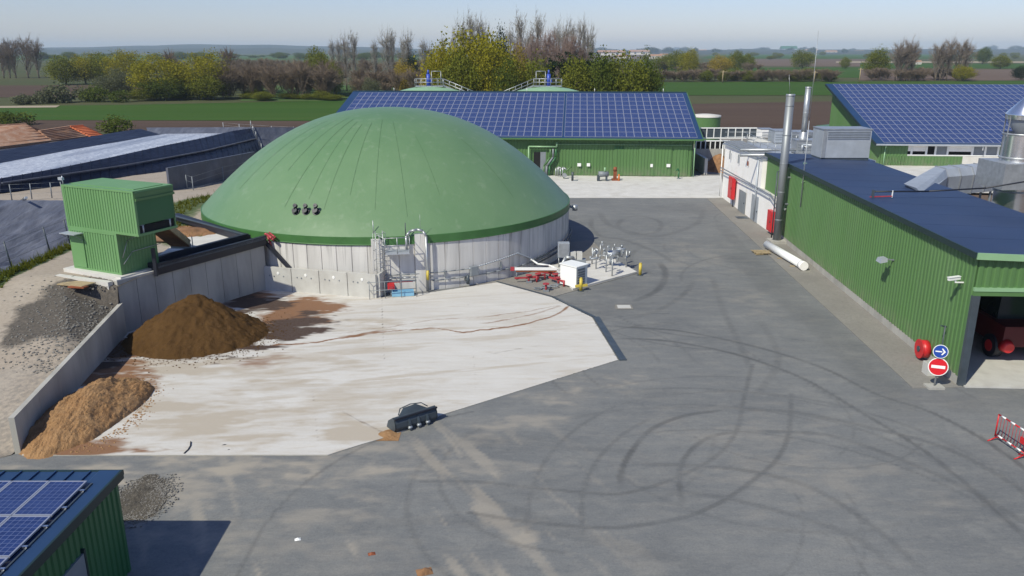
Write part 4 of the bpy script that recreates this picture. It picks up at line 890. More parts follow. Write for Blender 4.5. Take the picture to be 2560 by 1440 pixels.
crumbs('chip_crumbs', 'tan chips scattered round the light tan heap', -16.8, 29.0, 1.65, 3.0, 1100, 'heap_tan', 6, lambda x, y: x > WL0.x + .2 - (y - 26) * .15 and y > 26.1)
lm = lump('gravel_pile', (at(335, 1258).x, at(338, 1252).y, .0), .85, 1.45, .09, 'gravel_heap', 31, .1, 90, .55, .35, None, .02)
tag(lm, 'small dark gravel pile beside the corner of the near shed', 'gravel pile')

# ================================================================== RIGHT HALL
def hw(y_along, off, z): return HN + hd * y_along + hr * off + Vector((0, 0, z))
HL = (HF - HN).length; HZ = 5.85; HZR = 5.62; HWD = 7.0
hall = thing('green_hall', 'long green corrugated hall with a navy roof and open front door', 'hall', HN)
b = MB(); b.ribs(hw(HL, 0, 0), hw(0, 0, 0), .42, HZ, .33, .05, .12); b.build('side_wall', 'clad', hall)
b = MB(); q = [hw(0, -.04, 0), hw(0, .35, 0), hw(HL, .35, 0), hw(HL, -.04, 0)]; b.hexa([p + Vector((0, 0, -.2)) for p in q], [p + Vector((0, 0, .41)) for p in q]); b.build('plinth', 'conc', hall)
b = MB(); b.ribs(hw(0, -.02, 0), hw(0, HWD, 0), 4.46, (HZ - .05, HZR - .05), .33, .05, .12); b.build('front_wall', 'clad', hall)
b = MB(); q = [hw(-.10, .0, 0), hw(-.10, HWD, 0), hw(.14, HWD, 0), hw(.14, .0, 0)]; b.hexa([p + Vector((0, 0, 4.10)) for p in q], [p + Vector((0, 0, 4.30)) for p in q]); b.build('door_lintel', 'clad', hall)
b = MB(); q = [hw(-.13, .0, 0), hw(-.13, HWD, 0), hw(.14, HWD, 0), hw(.14, .0, 0)]; b.hexa([p + Vector((0, 0, 4.302)) for p in q], [p + Vector((0, 0, 4.455)) for p in q]); b.build('lintel_trim', 'lintel', hall)
b = MB(); b.beam(hw(-.06, .12, 0), hw(-.06, .12, 4.1), .3, .22); b.build('door_post', 'darkgrey', hall)
b = MB(); b.ribs(hw(HL, HWD, 0) + Vector((0, 0, 0)), hw(HL, 0, 0), 0, (HZR, HZ), .33, .04, .1); b.ribs(hw(0, HWD, 0), hw(HL, HWD, 0), 0, HZR, .33, .04, .1); b.build('rear_wall', 'clad', hall)
b = MB(); q0 = [hw(-.25, -.22, HZ + .0), hw(-.25, HWD + .2, HZR), hw(HL + .0, HWD + .2, HZR), hw(HL + .0, -.22, HZ)]; b.hexa(q0, [p + Vector((0, 0, .14)) for p in q0]); b.build('roof', 'navy', hall)
b = MB(); b.beam(hw(-.26, -.26, HZ + .04), hw(HL, -.26, HZ + .04), .08, .26); b.build('eave_trim', 'edge_dark', hall)
b = MB(); b.beam(hw(-.28, -.2, HZ + .02), hw(-.28, HWD + .2, HZR + .02), .07, .28); b.build('front_fascia', 'lintel', hall)
b = MB(); q = [hw(-.3, .2, 0), hw(-.3, HWD, 0), hw(HL, HWD, 0), hw(HL, .2, 0)]; b.hexa([p + Vector((0, 0, -.1)) for p in q], [p + Vector((0, 0, .06)) for p in q]); b.build('hall_floor', 'panel_conc', hall)
b = MB(); b.ribs(hw(14, HWD, 0), hw(14, 0, 0), 0, HZR, .33, .04, .1); b.build('inner_wall', 'blackhole', hall)  # wall coloured black to paint the unlit depth of the hall
# roof edging ridges of the sheets (wide flat sheets, faint joints)
b = MB()
for i in range(1, 12): k = i * HL / 12; b.beam(hw(k, -.2, HZ + .14), hw(k, HWD + .18, HZR + .14), .04, .012)
b.build('roof_joint', 'navy', hall)
# things on the hall wall
def wall_pt(px, py, off=0.0): 
    # where a view ray meets the hall's side wall
    o = Vector((0, 0, CAM_H)); dr_ = at(px, py, 0) - o; t = (HN - o).dot(hr) / dr_.dot(hr); return o + dr_ * t - hr * off
p = wall_pt(2236, 650); L_ = thing('wall_lamp', 'grey floodlight on a short arm high on the hall side wall', 'lamp', p)
b = MB(); b.beam(p, p - hr * .5 + Vector((0, 0, .05)), .06, .06); b.build('lamp_arm', 'grey', L_)
b = MB(); c = p - hr * .62; b.hexa([c + Vector((-.2, -.28, -.12)), c + Vector((.16, -.28, -.05)), c + Vector((.16, .28, -.05)), c + Vector((-.2, .28, -.12))], [c + Vector((-.14, -.24, .1)), c + Vector((.16, -.24, .14)), c + Vector((.16, .24, .14)), c + Vector((-.14, .24, .1))]); b.build('lamp_head', 'steel_dull', L_)
p = wall_pt(2412, 706); L_ = thing('security_camera', 'white security camera on a bracket beside the hall door corner', 'camera', p)
b = MB(); b.beam(p, p - hr * .42, .05, .05); b.beam(p - hr * .4, p - hr * .4 + Vector((0, 0, .14)), .05, .05); b.build('bracket', 'white_paint', L_)
b = MB(); c = p - hr * .42 + Vector((0, 0, .17)); b.beam(c + Vector((-.33, -.06, -.02)), c + Vector((.2, .03, .02)), .12, .12); b.build('camera_body', 'white_paint', L_)
b = MB(); b.beam(c + Vector((-.36, -.065, .06)), c + Vector((.2, .03, .10)), .17, .02); b.build('sun_shield', 'white_paint', L_)
p = wall_pt(1968, 522); L_ = thing('bulkhead_light', 'small white light on the hall wall beside the near chimney', 'lamp', p)
b = MB(); b.beam(p, p - hr * .3, .06, .06); b.build('lamp_arm', 'grey', L_); b = MB(); b.beam(p - hr * .3 + Vector((0, -.2, 0)), p - hr * .3 + Vector((0, .2, 0)), .2, .14); b.build('lamp_head', 'white_paint', L_)
p = wall_pt(2008, 500); m_ = thing('radio_mast', 'very thin antenna mast with cross bars fixed to the hall wall', 'mast', p)
b = MB(); b.cyl(p - hr * .15 + Vector((0, 0, -.5)), p - hr * .15 + Vector((0, 0, 5.5)), .035, .03, 6); b.cyl(p - hr * .15 + Vector((0, 0, 5.5)), p - hr * .15 + Vector((0, 0, 11.4)), .022, .012, 5); b.build('mast_tube', 'steel', m_)
b = MB()
for z in (1.3, 2.6): b.beam(p - hr * .15 + Vector((-.25, -.45, z)), p - hr * .15 + Vector((.1, .45, z)), .03, .03); b.beam(p + Vector((0, 0, z)), p - hr * .15 + Vector((0, 0, z)), .03, .03)
b.build('cross_bar', 'lintel', m_)
# hose reel and bin at the corner, road signs
p = wall_pt(2322, 872); hrx = thing('hose_reel', 'round red fire hose reel on the hall wall behind the blue arrow sign', 'hose reel', p)
b = MB(); b.cyl(p - hr * .08, p - hr * .42, .42, .42, 20); b.build('reel_drum', 'red', hrx); b = MB(); b.cyl(p - hr * .42, p - hr * .46, .46, .46, 20); b.build('reel_flange', 'red', hrx)
b = MB(); b.cyl(p - hr * .46, p - hr * .5, .14, .14, 12); b.build('reel_hub', 'darkgrey', hrx)
p = at(2326, 936); bn = thing('waste_bin', 'small pale open bin on the gravel behind the no entry sign', 'bin', p)
b = MB()
for q in ((0, -.24, .56, .04), (0, .24, .56, .04), (-.26, 0, .04, .44), (.26, 0, .04, .44)): b.box((p.x + q[0], p.y + q[1], .30), (q[2], q[3], .54))
b.box((p.x, p.y, .05), (.5, .46, .05)); b.build('bin_body', 'panel_conc', bn); b = MB(); b.box((p.x, p.y, .42), (.46, .42, .04)); b.build('bin_contents', 'darkgrey', bn)
sp = at(2335, 969); sg = thing('road_sign', 'pole with blue right arrow sign above a round red no entry sign', 'road sign', sp)
face = Vector((-.35, -1, .12)).normalized(); rt = Vector((0, 0, 1)).cross(face).normalized() ; up_ = face.cross(rt).normalized()
MB().cyl(sp, sp + Vector((0.05, .02, 1.95)), .04, .04, 8).build('pole', 'steel', sg)
b = MB(); b.box((sp.x, sp.y, .05), (.7, .5, .1)); b.build('foot', 'conc', sg)
def disc(mb, c, r, th, n=28): mb.cyl(c, c + face * th, r, r, n)
def sp_pt(c, x, y, o): return c + rt * x + up_ * y + face * o
def plate(mb, c, pts, o): 
    q = [sp_pt(c, x, y, o) for x, y in pts]; q2 = [sp_pt(c, x, y, o + .006) for x, y in pts]; n = len(pts); k = len(mb.v); mb.v += [tuple(v) for v in q + q2]
    mb.face([k + i for i in reversed(range(n))]); mb.face([k + n + i for i in range(n)])
    for i in range(n): mb.face((k + i, k + (i + 1) % n, k + n + (i + 1) % n, k + n + i))
for (z, r, nm, mm) in ((.98, .40, 'no_entry_disc', 'paint_sign_red'), (1.68, .30, 'arrow_disc', 'paint_sign_blue')):
    c = sp + Vector((.03, .02, z)) + face * .06
    b = MB(); disc(b, c, r, .02); ds = b.build(nm, 'white_paint', sg); b = MB(); b.cyl(c + face * .021, c + face * .027, r * .91, r * .91, 28); b.build('disc_face', mm, ds)
    b = MB()
    if z < 1.2: plate(b, c, [(-.27, -.065), (.27, -.065), (.27, .065), (-.27, .065)], .028)
    else: plate(b, c, [(-.20, -.025), (.06, -.025), (.06, .025), (-.20, .025)], .028); plate(b, c, [(.03, .13), (.075, .15), (.20, .0), (.075, -.15), (.03, -.13), (.12, .0)], .036)
    b.build('disc_symbol', 'white_paint', ds)
p = wall_pt(2371, 858); dp = thing('door_contact', 'thin dark post with a small hook standing by the hall corner', 'post', xy(p - hr * .25, 0))
q = xy(p - hr * .25, 0); MB().cyl(q, q + Vector((0, 0, 2.3)), .03, .03, 6).build('post_tube', 'darkgrey', dp); MB().beam(q + Vector((-.2, 0, 2.3)), q + Vector((.12, .1, 2.2)), .05, .06).build('post_hook', 'darkgrey', dp)
# red machine inside the door
rp = hw(2.7, 3.85, 0.06); rm = thing('red_machine', 'red loader machine parked in the dark behind the hall door', 'machine', rp)
def rb(mb, x0, x1, y0, y1, z0, z1): 
    return mb.hexa([rp + Vector((x0, y0, z0)), rp + Vector((x1, y0, z0)), rp + Vector((x1, y1, z0)), rp + Vector((x0, y1, z0))], [rp + Vector((x0 + .1, y0 + .1, z1)), rp + Vector((x1, y0 + .1, z1)), rp + Vector((x1, y1, z1)), rp + Vector((x0 + .1, y1, z1))])
b = MB(); rb(b, -.7, 1.8, 0, 4.2, .75, 1.7); b.build('body', 'red_shaded', rm); b = MB(); rb(b, -.3, 1.4, 1.3, 3.2, 1.7, 2.9); b.build('cab', 'glass', rm)
b = MB(); rb(b, -.35, 1.45, 1.25, 3.25, 2.9, 3.0); b.build('cab_roof', 'red_shaded', rm)
b = MB(); b.cyl(rp + Vector((-.45, .1, .8)), rp + Vector((-.45, -.22, .75)), .34, .24, 14); b.build('headlamp_boss', 'red', rm)
for (x, y) in ((-.6, .8), (1.6, .8), (-.6, 3.4), (1.6, 3.4)):
    b = MB(); b.cyl(rp + Vector((x - .2, y, .55)), rp + Vector((x + .2, y, .55)), .55, .55, 20); wh = b.build('wheel', 'black', rm); MB().cyl(rp + Vector((x - .22, y, .55)), rp + Vector((x + .22, y, .55)), .28, .28, 14).build('rim', 'red', wh)
# long red bin with worn lettering deeper inside
sk = hw(9.5, 2.5, .06); skt = thing('storage_bin', 'dark red steel bin with faded lettering deep inside the hall', 'bin', sk)
b = MB(); b.box((sk.x, sk.y + 1.2, .95), (2.2, 2.6, 1.7)); b.build('bin_body', 'rust', skt); b = MB()
for i in range(8): b.box((sk.x - .8 + i * .22, sk.y - .115, 1.3), (.14, .02, .2 if i % 3 else .12))
b.build('faded_lettering', 'wood', skt)

# ================================================================== WHITE PLANT BUILDING
WX = 20.74; WY0, WY1, WZ = 66.45, 79.2, 5.25
wbld = thing('plant_building', 'white rendered plant building with grating and machines on its flat roof', 'building', (WX, WY0, 0))
b = MB(); b.hexa([(WX, WY0, -.2), (WX + 9, WY0 - .4, -.2), (WX + 9.2, WY1, -.2), (WX + .2, WY1, -.2)], [(WX, WY0, WZ), (WX + 9, WY0 - .4, WZ), (WX + 9.2, WY1, WZ), (WX + .2, WY1, WZ)]); b.build('wall', 'white', wbld)
b = MB(); rbox0 = [(WX, 60.6), (21.05, 60.6), (21.05, 66.44), (WX, 66.44)]; b.prism(rbox0, -.1, 2.95); b.build('low_wall', 'white', wbld)
b = MB(); b.prism([(WX - .03, 60.57), (21.0, 60.57), (21.0, 66.44), (WX - .03, 66.44)], 2.953, 3.02); b.build('wall_coping', 'conc_white', wbld)
b = MB(); b.hexa([(WX - .05, WY0, WZ + .003), (WX + 9.2, WY0 - .4, WZ + .003), (WX + 9.4, WY1 + .1, WZ + .003), (WX - .05, WY1 + .1, WZ + .003)], [(WX - .05, WY0, WZ + .12), (WX + 9.2, WY0 - .4, WZ + .12), (WX + 9.4, WY1 + .1, WZ + .12), (WX - .05, WY1 + .1, WZ + .12)]); b.build('roof', 'steel_dull', wbld)
def wpx(px, py): return at_x(px, py, WX)
for (x0, y0, x1, y1, nm, mm) in ((1845, 470, 1861, 530, 'door', 'grey'), (1875, 480, 1892, 562, 'door', 'steel_dull')):
    a, c = wpx(x0, y1), wpx(x1, y1); zt = wpx(x0, y0).z; d_ = MB(); d_.hexa([(WX - .05, a.y, .05), (WX + .01, a.y, .05), (WX + .01, c.y, .05), (WX - .05, c.y, .05)][::-1], [(WX - .05, a.y, zt), (WX + .01, a.y, zt), (WX + .01, c.y, zt), (WX - .05, c.y, zt)][::-1]); d_ = d_.build(nm, mm, wbld)
    MB().box((WX - .08, c.y + .15, 1.0), (.06, .05, .12)).build('handle', 'darkgrey', d_)
b = MB(); b.tube([(WX - .12, WY1, 3.0), (WX - .12, 63.4, 3.05), (WX - .12, 61.5, 2.6)], .06, 7); b.build('wall_pipe', 'steel', wbld)
b = MB(); b.tube([(WX - .15, WY1, 2.75), (WX - .15, 63.4, 2.75), (WX - .15, 61.5, 2.3)], .045, 7); b.build('wall_pipe', 'steel_dull', wbld)
b = MB(); b.tube([(WX - .12, 67.2, WZ), (WX - .12, 67.2, .2)], .07, 8); b.build('downpipe', 'steel_dull', wbld)
b = MB(); b.tube([(WX - .12, WY1 - .3, WZ), (WX - .12, WY1 - .3, .2)], .05, 8); b.build('downpipe', 'white_paint', wbld)
for i in range(3): MB().box((WX - .03, 76.5 - i * 3.0, 4.55), (.08, .12, .8 if i < 2 else .4)).build('cable_duct', 'grey' if i < 2 else 'rust', wbld)
# grated walkway along the roof edge
gw = MB()
for i in range(36):
    y = WY0 + .2 + i * .35; gw.beam((WX - .1, y, WZ + .35), (WX + 1.7, y, WZ + .35), .05, .05)
for x in (0, .55, 1.1, 1.65): gw.beam((WX - .1 + x, WY0, WZ + .34), (WX - .1 + x, WY1, WZ + .34), .06, .08)
gw.build('roof_grating', 'steel', wbld)
b = MB()
for z in (.75, 1.2): b.tube([(WX + 1.8, WY0 + .3, WZ + z), (WX + 1.8, WY1 - .3, WZ + z)], .025, 6); b.tube([(WX + .0, WY1 - .2, WZ + z), (WX + 7, WY1 - .2, WZ + z)], .025, 6)
for i in range(6): b.cyl((WX + 1.8, WY0 + .4 + i * 2.15, WZ + .1), (WX + 1.8, WY0 + .4 + i * 2.15, WZ + 1.22), .025, n=6)
b.build('roof_railing', 'steel', wbld)
# cooler box
def rbox(mb, x0, x1, y0, y1, z0, z1, mi=0): return mb.hexa([(x0, y0, z0), (x1, y0, z0), (x1, y1, z0), (x0, y1, z0)], [(x0, y0, z1), (x1, y0, z1), (x1, y1, z1), (x0, y1, z1)], mi)
aX0, aX1 = at(2052, 394, 6.0), at(2172, 394, 6.0)
ac = thing('roof_cooler', 'large grey louvred cooling unit standing at the back of the navy roof', 'cooling unit', (aX0.x, aX0.y, 6.0))
AY = aX0.y; ax0, ax1 = aX0.x, aX1.x
b = MB(); rbox(b, ax0, ax1, AY, AY + 2.2, 5.98, 8.15); b.build('casing', 'steel_dull', ac)
for i in range(7):
    b = MB(); z = 7.45 + i * .095; b.beam((ax0 + .35, AY - .03, z), (ax1 - .12, AY - .03, z + .01), .05, .035); b.build('louvre', 'grey' if i % 2 else 'steel_dull', ac)
b = MB(); rbox(b, ax0 + .02, ax0 + .28, AY - .04, AY - .003, 6.0, 8.1); b.build('access_panel', 'steel', ac)
b = MB(); rbox(b, ax0 - .05, ax1 + .05, AY - .06, AY + 2.25, 8.152, 8.22); b.build('lid', 'steel', ac)
b = MB(); rbox(b, ax0, ax1, AY + .05, AY + 2.0, 5.70, 5.975); b.build('skid_frame', 'darkgrey', ac)
# small cooler, duct boxes and pipes
def gear(name, label, cat, x0, y0, x1, y1, z, Ydepth, m, parts=True):
    p0, p1 = at(x0, y1, z), at(x1, y1, z); h = (at_y(x0, y0, p0.y).z - z)
    t = thing(name, label, cat, (p0.x, p0.y, z)); b = MB(); rbox(b, p0.x, p1.x, p0.y, p0.y + Ydepth, z + .05, z + h); b.build('casing', m, t)
    b = MB(); rbox(b, p0.x - .04, p1.x + .04, p0.y - .04, p0.y + Ydepth + .04, z + h + .002, z + h + .06); b.build('lid', 'steel', t)
    b = MB(); rbox(b, p0.x + .05, p1.x - .05, p0.y + .05, p0.y + Ydepth, z - .02, z + .048); b.build('skid_frame', 'darkgrey', t); 
    b = MB()
    for k in range(3): b.beam((p0.x + .1, p0.y - .02, z + h * (.3 + .2 * k)), (p1.x - .1, p0.y - .02, z + h * (.3 + .2 * k)), .03, .05)
    b.build('louvre', 'grey', t); return t
gear('roof_unit', 'pale grey ventilation box behind the near chimney on the white building', 'ventilation box', 1935, 328, 1978, 358, 5.4, 2.0, 'steel_dull')
gear('roof_unit', 'shiny duct box at the foot of the rear silver chimney', 'duct box', 1978, 332, 2045, 352, 5.4, 2.5, 'steel')
gear('roof_unit', 'cream low box with a red edge at the rear of the white roof', 'box', 1902, 324, 1932, 345, 5.4, 1.5, 'white')
gear('roof_unit', 'low grey equipment box beside the large cooling unit', 'equipment box', 1990, 352, 2048, 385, 5.4, 1.4, 'steel')
pr_ = thing('roof_pipework', 'tangle of silver pipes on the white building roof between chimney and cooler', 'pipework', at(2010, 375, 5.4))
for k in range(7):
    p0 = at(1990 + 3 * k, 352 + 5 * k, 5.7 + .1 * (k % 3)); p1 = p0 + Vector((random.uniform(1.0, 2.6), random.uniform(-.6, .6), random.uniform(-.1, .5)))
    MB().tube([p0, p0 + Vector((0, 0, .5)), p1 + Vector((0, 0, .4)), p1 - Vector((0, 0, .2))], random.uniform(.05, .11), 7).build('pipe', random.choice(['steel', 'steel_dull', 'grey', 'darkgrey']), pr_)
hp_ = thing('header_pipe', 'pair of long silver pipes lying across the near edge of the white roof', 'pipes', at(1900, 380, 5.4))
for y_, z_ in ((375, 5.75), (388, 5.65)): MB().tube([at(1850, y_, z_), at(2050, y_ - 1, z_)], .12, 8).build('pipe', 'steel', hp_)
gr_ = thing('small_green_roof', 'small pale green peaked cover on the rear of the white roof', 'cover', at(1905, 352, 5.4))
b = MB(); p0, p1 = at(1880, 356, 5.5), at(1932, 356, 5.5); pk = (p0 + p1) / 2 + Vector((0, .8, .45))
for tri in ((p0, p1, pk), (p1, p1 + Vector((0, 1.6, 0)), pk), (p1 + Vector((0, 1.6, 0)), p0 + Vector((0, 1.6, 0)), pk), (p0 + Vector((0, 1.6, 0)), p0, pk)): b.poly(tri)
b.build('cover_sheet', 'panel_conc', gr_)
MB().box(((p0.x + p1.x) / 2, p0.y + .8, 5.38), (p1.x - p0.x, 1.5, .2)).build('cover_base', 'steel_dull', gr_)
# red cabinets
for (x0, y0, x1, y1, lb) in ((1816, 437, 1838, 492, 'tall red fire cabinet at the far end of the white wall'), (1912, 520, 1938, 573, 'red fire cabinet at the near end of the white wall by the chimney')):
    a, c = wpx(x0, y1), wpx(x1, y1); zb, zt = max(wpx((x0 + x1) / 2, y1).z, .15), wpx((x0 + x1) / 2, y0).z
    t = thing('fire_cabinet', lb, 'fire cabinet', (WX - .2, c.y, zb), 'red fire cabinets on the white wall'); a = c.lerp(a, .55); b = MB(); rbox(b, WX - .34, WX - .06, c.y, a.y - .2, zb, zt); b.build('cabinet', 'red', t)
    b = MB(); rbox(b, WX - .37, WX - .342, c.y + .12, a.y - .32, zb + .12, zt - .12); dd_ = b.build('door', 'red', t); MB().box((WX - .39, c.y + .25, (zb + zt) / 2), (.05, .06, .2)).build('handle', 'darkgrey', dd_)
    b = MB(); b.tube([(WX - .1, c.y + .3, zb), (WX - .1, c.y + .3, .05)], .06, 7); b.build('riser', 'darkgrey', t)
# chimneys
def chimney(label, base, r, z0, z1, m, cone=False):
    t = thing('chimney', label, 'chimney', (base[0], base[1], z0)); b = MB(); b.cyl((base[0], base[1], z0), (base[0], base[1], z1), r, r, 20); b.build('flue', m, t)
    b = MB(); b.revolve([(r * 1.0, z1 - .12), (r * 1.08, z1 - .1), (r * 1.08, z1 + .02), (r * .8, z1 + .02), (r * .8, z1 - .3)], (base[0], base[1], 0), 20); b.build('top_rim', 'steel', t)
    k = z0 + 1.8
    while k < z1 - .6: 
        b = MB(); b.revolve([(r * 1.0, k - .05), (r * 1.035, k - .03), (r * 1.035, k + .03), (r * 1.0, k + .05)], (base[0], base[1], 0), 20); b.build('joint_band', m, t); k += 2.1
    return t
cp = at(1941, 607); t = chimney('tall dull grey chimney standing on the ground at the hall corner', cp, .30, 0, 11.0, 'chimney_zinc')
MB().box((cp.x, cp.y, .12), (1.2, 1.2, .25)).build('base_block', 'conc', t); MB().cyl((cp.x - .05, cp.y, 11.0), (cp.x - .25, cp.y, 12.4), .02, .01, 5).build('lightning_rod', 'steel', t)
MB().tube([(cp.x - .42, cp.y, .4), (cp.x - .42, cp.y, 5.4), (cp.x - .2, cp.y, 5.5)], .05, 6).build('drain_pipe', 'darkgrey', t)
for z in (3.0, 5.0): MB().beam((cp.x, cp.y, z), (cp.x + 1.0, cp.y, z), .08, .1).build('wall_bracket', 'grey', t)
cp2 = (25.9, 72.0); t = chimney('slim bright silver chimney on the white building roof', cp2, .24, 7.0, 11.0, 'steel')
b = MB(); b.revolve([(.62, 5.3), (.55, 6.2), (.34, 7.0), (.25, 7.15)], (cp2[0], cp2[1], 0), 20); b.build('cone_base', 'steel', t)
# concrete-hat stack and ducts at the right edge
sc_ = (32.0, 50.7); st = thing('exhaust_stack', 'big shiny metal exhaust stack with a conical rain hat at the right edge', 'stack', (sc_[0], sc_[1], 0))
b = MB(); b.revolve([(1.12, 3.4), (1.12, 9.1)], (*sc_, 0), 28); b.build('barrel', 'alu', st)
for z in (3.6, 5.5, 7.6, 9.05): b = MB(); b.revolve([(1.12, z - .06), (1.18, z - .04), (1.18, z + .04), (1.12, z + .06)], (*sc_, 0), 28); b.build('band', 'steel', st)
b = MB(); b.revolve([(1.15, 9.95), (1.18, 10.2), (1.18, 10.28), (.1, 11.5)], (*sc_, 0), 28); b.build('rain_hat', 'alu', st)
b = MB(); b.revolve([(.5, 9.0), (.95, 9.7), (1.12, 10.2)], (*sc_, 0), 28); b.build('hat_skirt', 'steel_dull', st)
b = MB()
for k in range(6): a = k * math.pi / 3 + .2; b.beam((sc_[0] + 1.2 * math.cos(a), sc_[1] + 1.13 * math.sin(a), 8.9), (sc_[0] + 1.13 * math.cos(a), sc_[1] + 1.13 * math.sin(a), 10.2), .07, .03)
b.build('hat_strut', 'steel', st)
b = MB(); rbox(b, sc_[0] - 1.7, sc_[0] + 1.6, sc_[1] - 1.5, sc_[1] + 1.5, 5.75, 7.35); b.build('duct_junction', 'steel', st)
b = MB(); b.revolve([(1.25, -.1), (1.25, 3.4)], (*sc_, 0), 28); b.build('stack_base', 'grey', st)
vs_ = thing('steel_vessel', 'grey cylindrical steel vessel at the foot of the big exhaust stack', 'vessel', (31.0, 51.5, 0))
b = MB(); b.revolve([(.001, 4.6), (.9, 4.5), (1.05, 4.3), (1.05, .2)], (31.0, 51.5, 0), 24); b.build('shell', 'steel_dull', vs_); MB().cyl((31.0, 51.5, 0), (31.0, 51.5, .3), 1.2, 1.2, 20).build('base_ring', 'grey', vs_)
MB().cyl((31.0, 50.6, 1.2), (31.0, 50.3, 1.2), .3, .3, 14).build('manway', 'steel', vs_)
# rectangular duct with a hood coming down to the navy roof
du = thing('air_duct', 'large grey sheet metal duct running from the navy roof to the exhaust stack', 'duct', (31, 56, 4.5))
D0, D1 = at(2350, 455, 5.0), at(2508, 442, 5.0); 
def xsec(p, s_=1.0): return [p + Vector((0, -.8 * s_, -.85 * s_)), p + Vector((0, -.95 * s_, .5 * s_)), p + Vector((0, -.5 * s_, 1.0 * s_)), p + Vector((0, .9 * s_, 1.0 * s_)), p + Vector((0, .9 * s_, -.85 * s_))]
nsec = 5
for i in range(nsec):
    A, B = D0.lerp(D1, i / nsec + .004), D0.lerp(D1, (i + 1) / nsec - .004); b = MB(); a_, b_ = xsec(A), xsec(B); k = 0; b.v += [tuple(v) for v in a_ + b_]
    for j in range(5): b.face((j, (j + 1) % 5, 5 + (j + 1) % 5, 5 + j))
    b.face((4, 3, 2, 1, 0)); b.face((5, 6, 7, 8, 9)); b.build('duct_section', 'steel_dull', du)
    b = MB(); a_, b_ = xsec(D0.lerp(D1, i / nsec) - Vector((.04, 0, 0)), 1.05), xsec(D0.lerp(D1, i / nsec) + Vector((.04, 0, 0)), 1.05); b.v += [tuple(v) for v in a_ + b_]
    for j in range(5): b.face((j, (j + 1) % 5, 5 + (j + 1) % 5, 5 + j))
    b.face((4, 3, 2, 1, 0)); b.face((5, 6, 7, 8, 9)); b.build('flange', 'steel', du)
h0 = at(2285, 480, 5.7); a_ = xsec(D0); b = MB(); b.v += [tuple(v) for v in a_] + [tuple(v) for v in (h0 + Vector((.2, -1.0, .0)), h0 + Vector((-.1, -1.1, .1)), h0 + Vector((-.2, -.6, .35)), h0 + Vector((-.2, 1.0, .35)), h0 + Vector((.2, 1.0, 0)))]
for j in range(5): b.face((5 + j, 5 + (j + 1) % 5, (j + 1) % 5, j))
b.face((9, 8, 7, 6, 5)); b.build('hood', 'steel_dull', du)
for t_ in (.25, .75): p = D0.lerp(D1, t_); b = MB(); b.beam((p.x, p.y - .6, 0), (p.x, p.y - .6, 4.2), .12, .12); b.beam((p.x, p.y + .6, 0), (p.x, p.y + .6, 4.2), .12, .12); b.build('support_leg', 'grey', du)
sp_ = tag(lump('spoil_heap', (34, 62, 0), 5, 3, .6, 'tan', 61), 'low tan earth mound in the yard behind the navy roof', 'earth mound')
# striped bar lying on the roof edge with cable
rbx = thing('roof_bar', 'thin orange bar with a black cable lying on the navy roof edge', 'bar', hw(14.8, .2, HZ + .14))
p = wall_pt(2162, 490); q = Vector((p.x + .3, p.y, HZ + .2))
b = MB(); b.beam(q, q + Vector((1.3, .1, .02)), .06, .06); b.build('bar', 'red_faded', rbx); MB().beam(q + Vector((1.3, .1, -.05)), q + Vector((1.3, .1, .35)), .05, .05).build('bar_end', 'white_paint', rbx)
b = MB(); b.tube([q + Vector((.15, 0, .3)), q + Vector((3.5, .4, .25)), q + Vector((7.2, 1.2, .3)), q + Vector((12, 2, .9))], .05, 6); b.build('cable', 'black', rbx); MB().beam(q + Vector((.15, 0, -.05)), q + Vector((.15, 0, .4)), .12, .1).build('bracket', 'darkgrey', rbx)
# white pipe on the ground and pallet
wp = thing('white_pipe', 'long thick white pipe lying on the gravel at the chimney foot', 'pipe', at(1918, 622))
MB().cyl(at(1916, 622) + Vector((0, 0, .34)), at(2006, 676) + Vector((0, 0, .34)), .27, .27, 18).build('barrel', 'white_paint', wp); MB().cyl(at(2002, 674) + Vector((0, 0, .34)), at(2009, 678) + Vector((0, 0, .34)), .30, .30, 18).build('collar', 'white', wp)
b = MB()
for t_ in (.15, .5, .85): p = at(1916, 622).lerp(at(2006, 676), t_); b.box((p.x, p.y, .055), (.9, .12, .05))
b.build('sleeper', 'wood', wp)
pa = at(1902, 634); pt_ = thing('pallet', 'grey wooden pallet with scraps beside the white pipe', 'pallet', pa)
for k in range(5): MB().box((pa.x - .45 + k * .22, pa.y, .15), (.15, 1.0, .03), .2).build('slat', 'wood', pt_)
for k in (-.4, 0, .4): MB().box((pa.x, pa.y + k, .085), (1.05, .1, .09), .2).build('bearer', 'wood', pt_)
gt = at(1855, 545); tag(MB().box((gt.x, gt.y, .04), (1.0, .9, .03)).build('drain_grate', 'darkgrey', origin=gt), 'dark square drain grate in the gravel by the white wall', 'drain grate')

# ================================================================== SOLAR BARNS
PVW, PVL = .89, 1.60
pvb = MB(); pvb.box((0, 0, .02), (PVW - .06, PVL - .06, .04)); me_pv = mesh_of(pvb, 'pv_cells', 'pv')
pf_ = MB()
hx_, hy_ = PVW / 2 - .002, PVL / 2 - .002
for c, d in (((0, hy_ - .02, .02), (2 * hx_, .04, .05)), ((0, -hy_ + .02, .02), (2 * hx_, .04, .05)), ((hx_ - .02, 0, .02), (.04, 2 * hy_ - .08, .05)), ((-hx_ + .02, 0, .02), (.04, 2 * hy_ - .08, .05))): pf_.box(c, d, 0, 1)
pv2 = MB(); pv2.box((0, 0, .018), (PVW - .07, PVL - .07, .036), 0, 0)
for f_, m__ in zip(pf_.f, pf_.m): pv2.face([i + len(pv2.v) for i in f_], 1) if False else None
k_ = len(pv2.v); pv2.v += pf_.v
for f_ in pf_.f: pv2.face([i + k_ for i in f_], 1)
ME_PANEL = mesh_of(pv2, 'solar_panel', ['pv', 'pv_frame'])
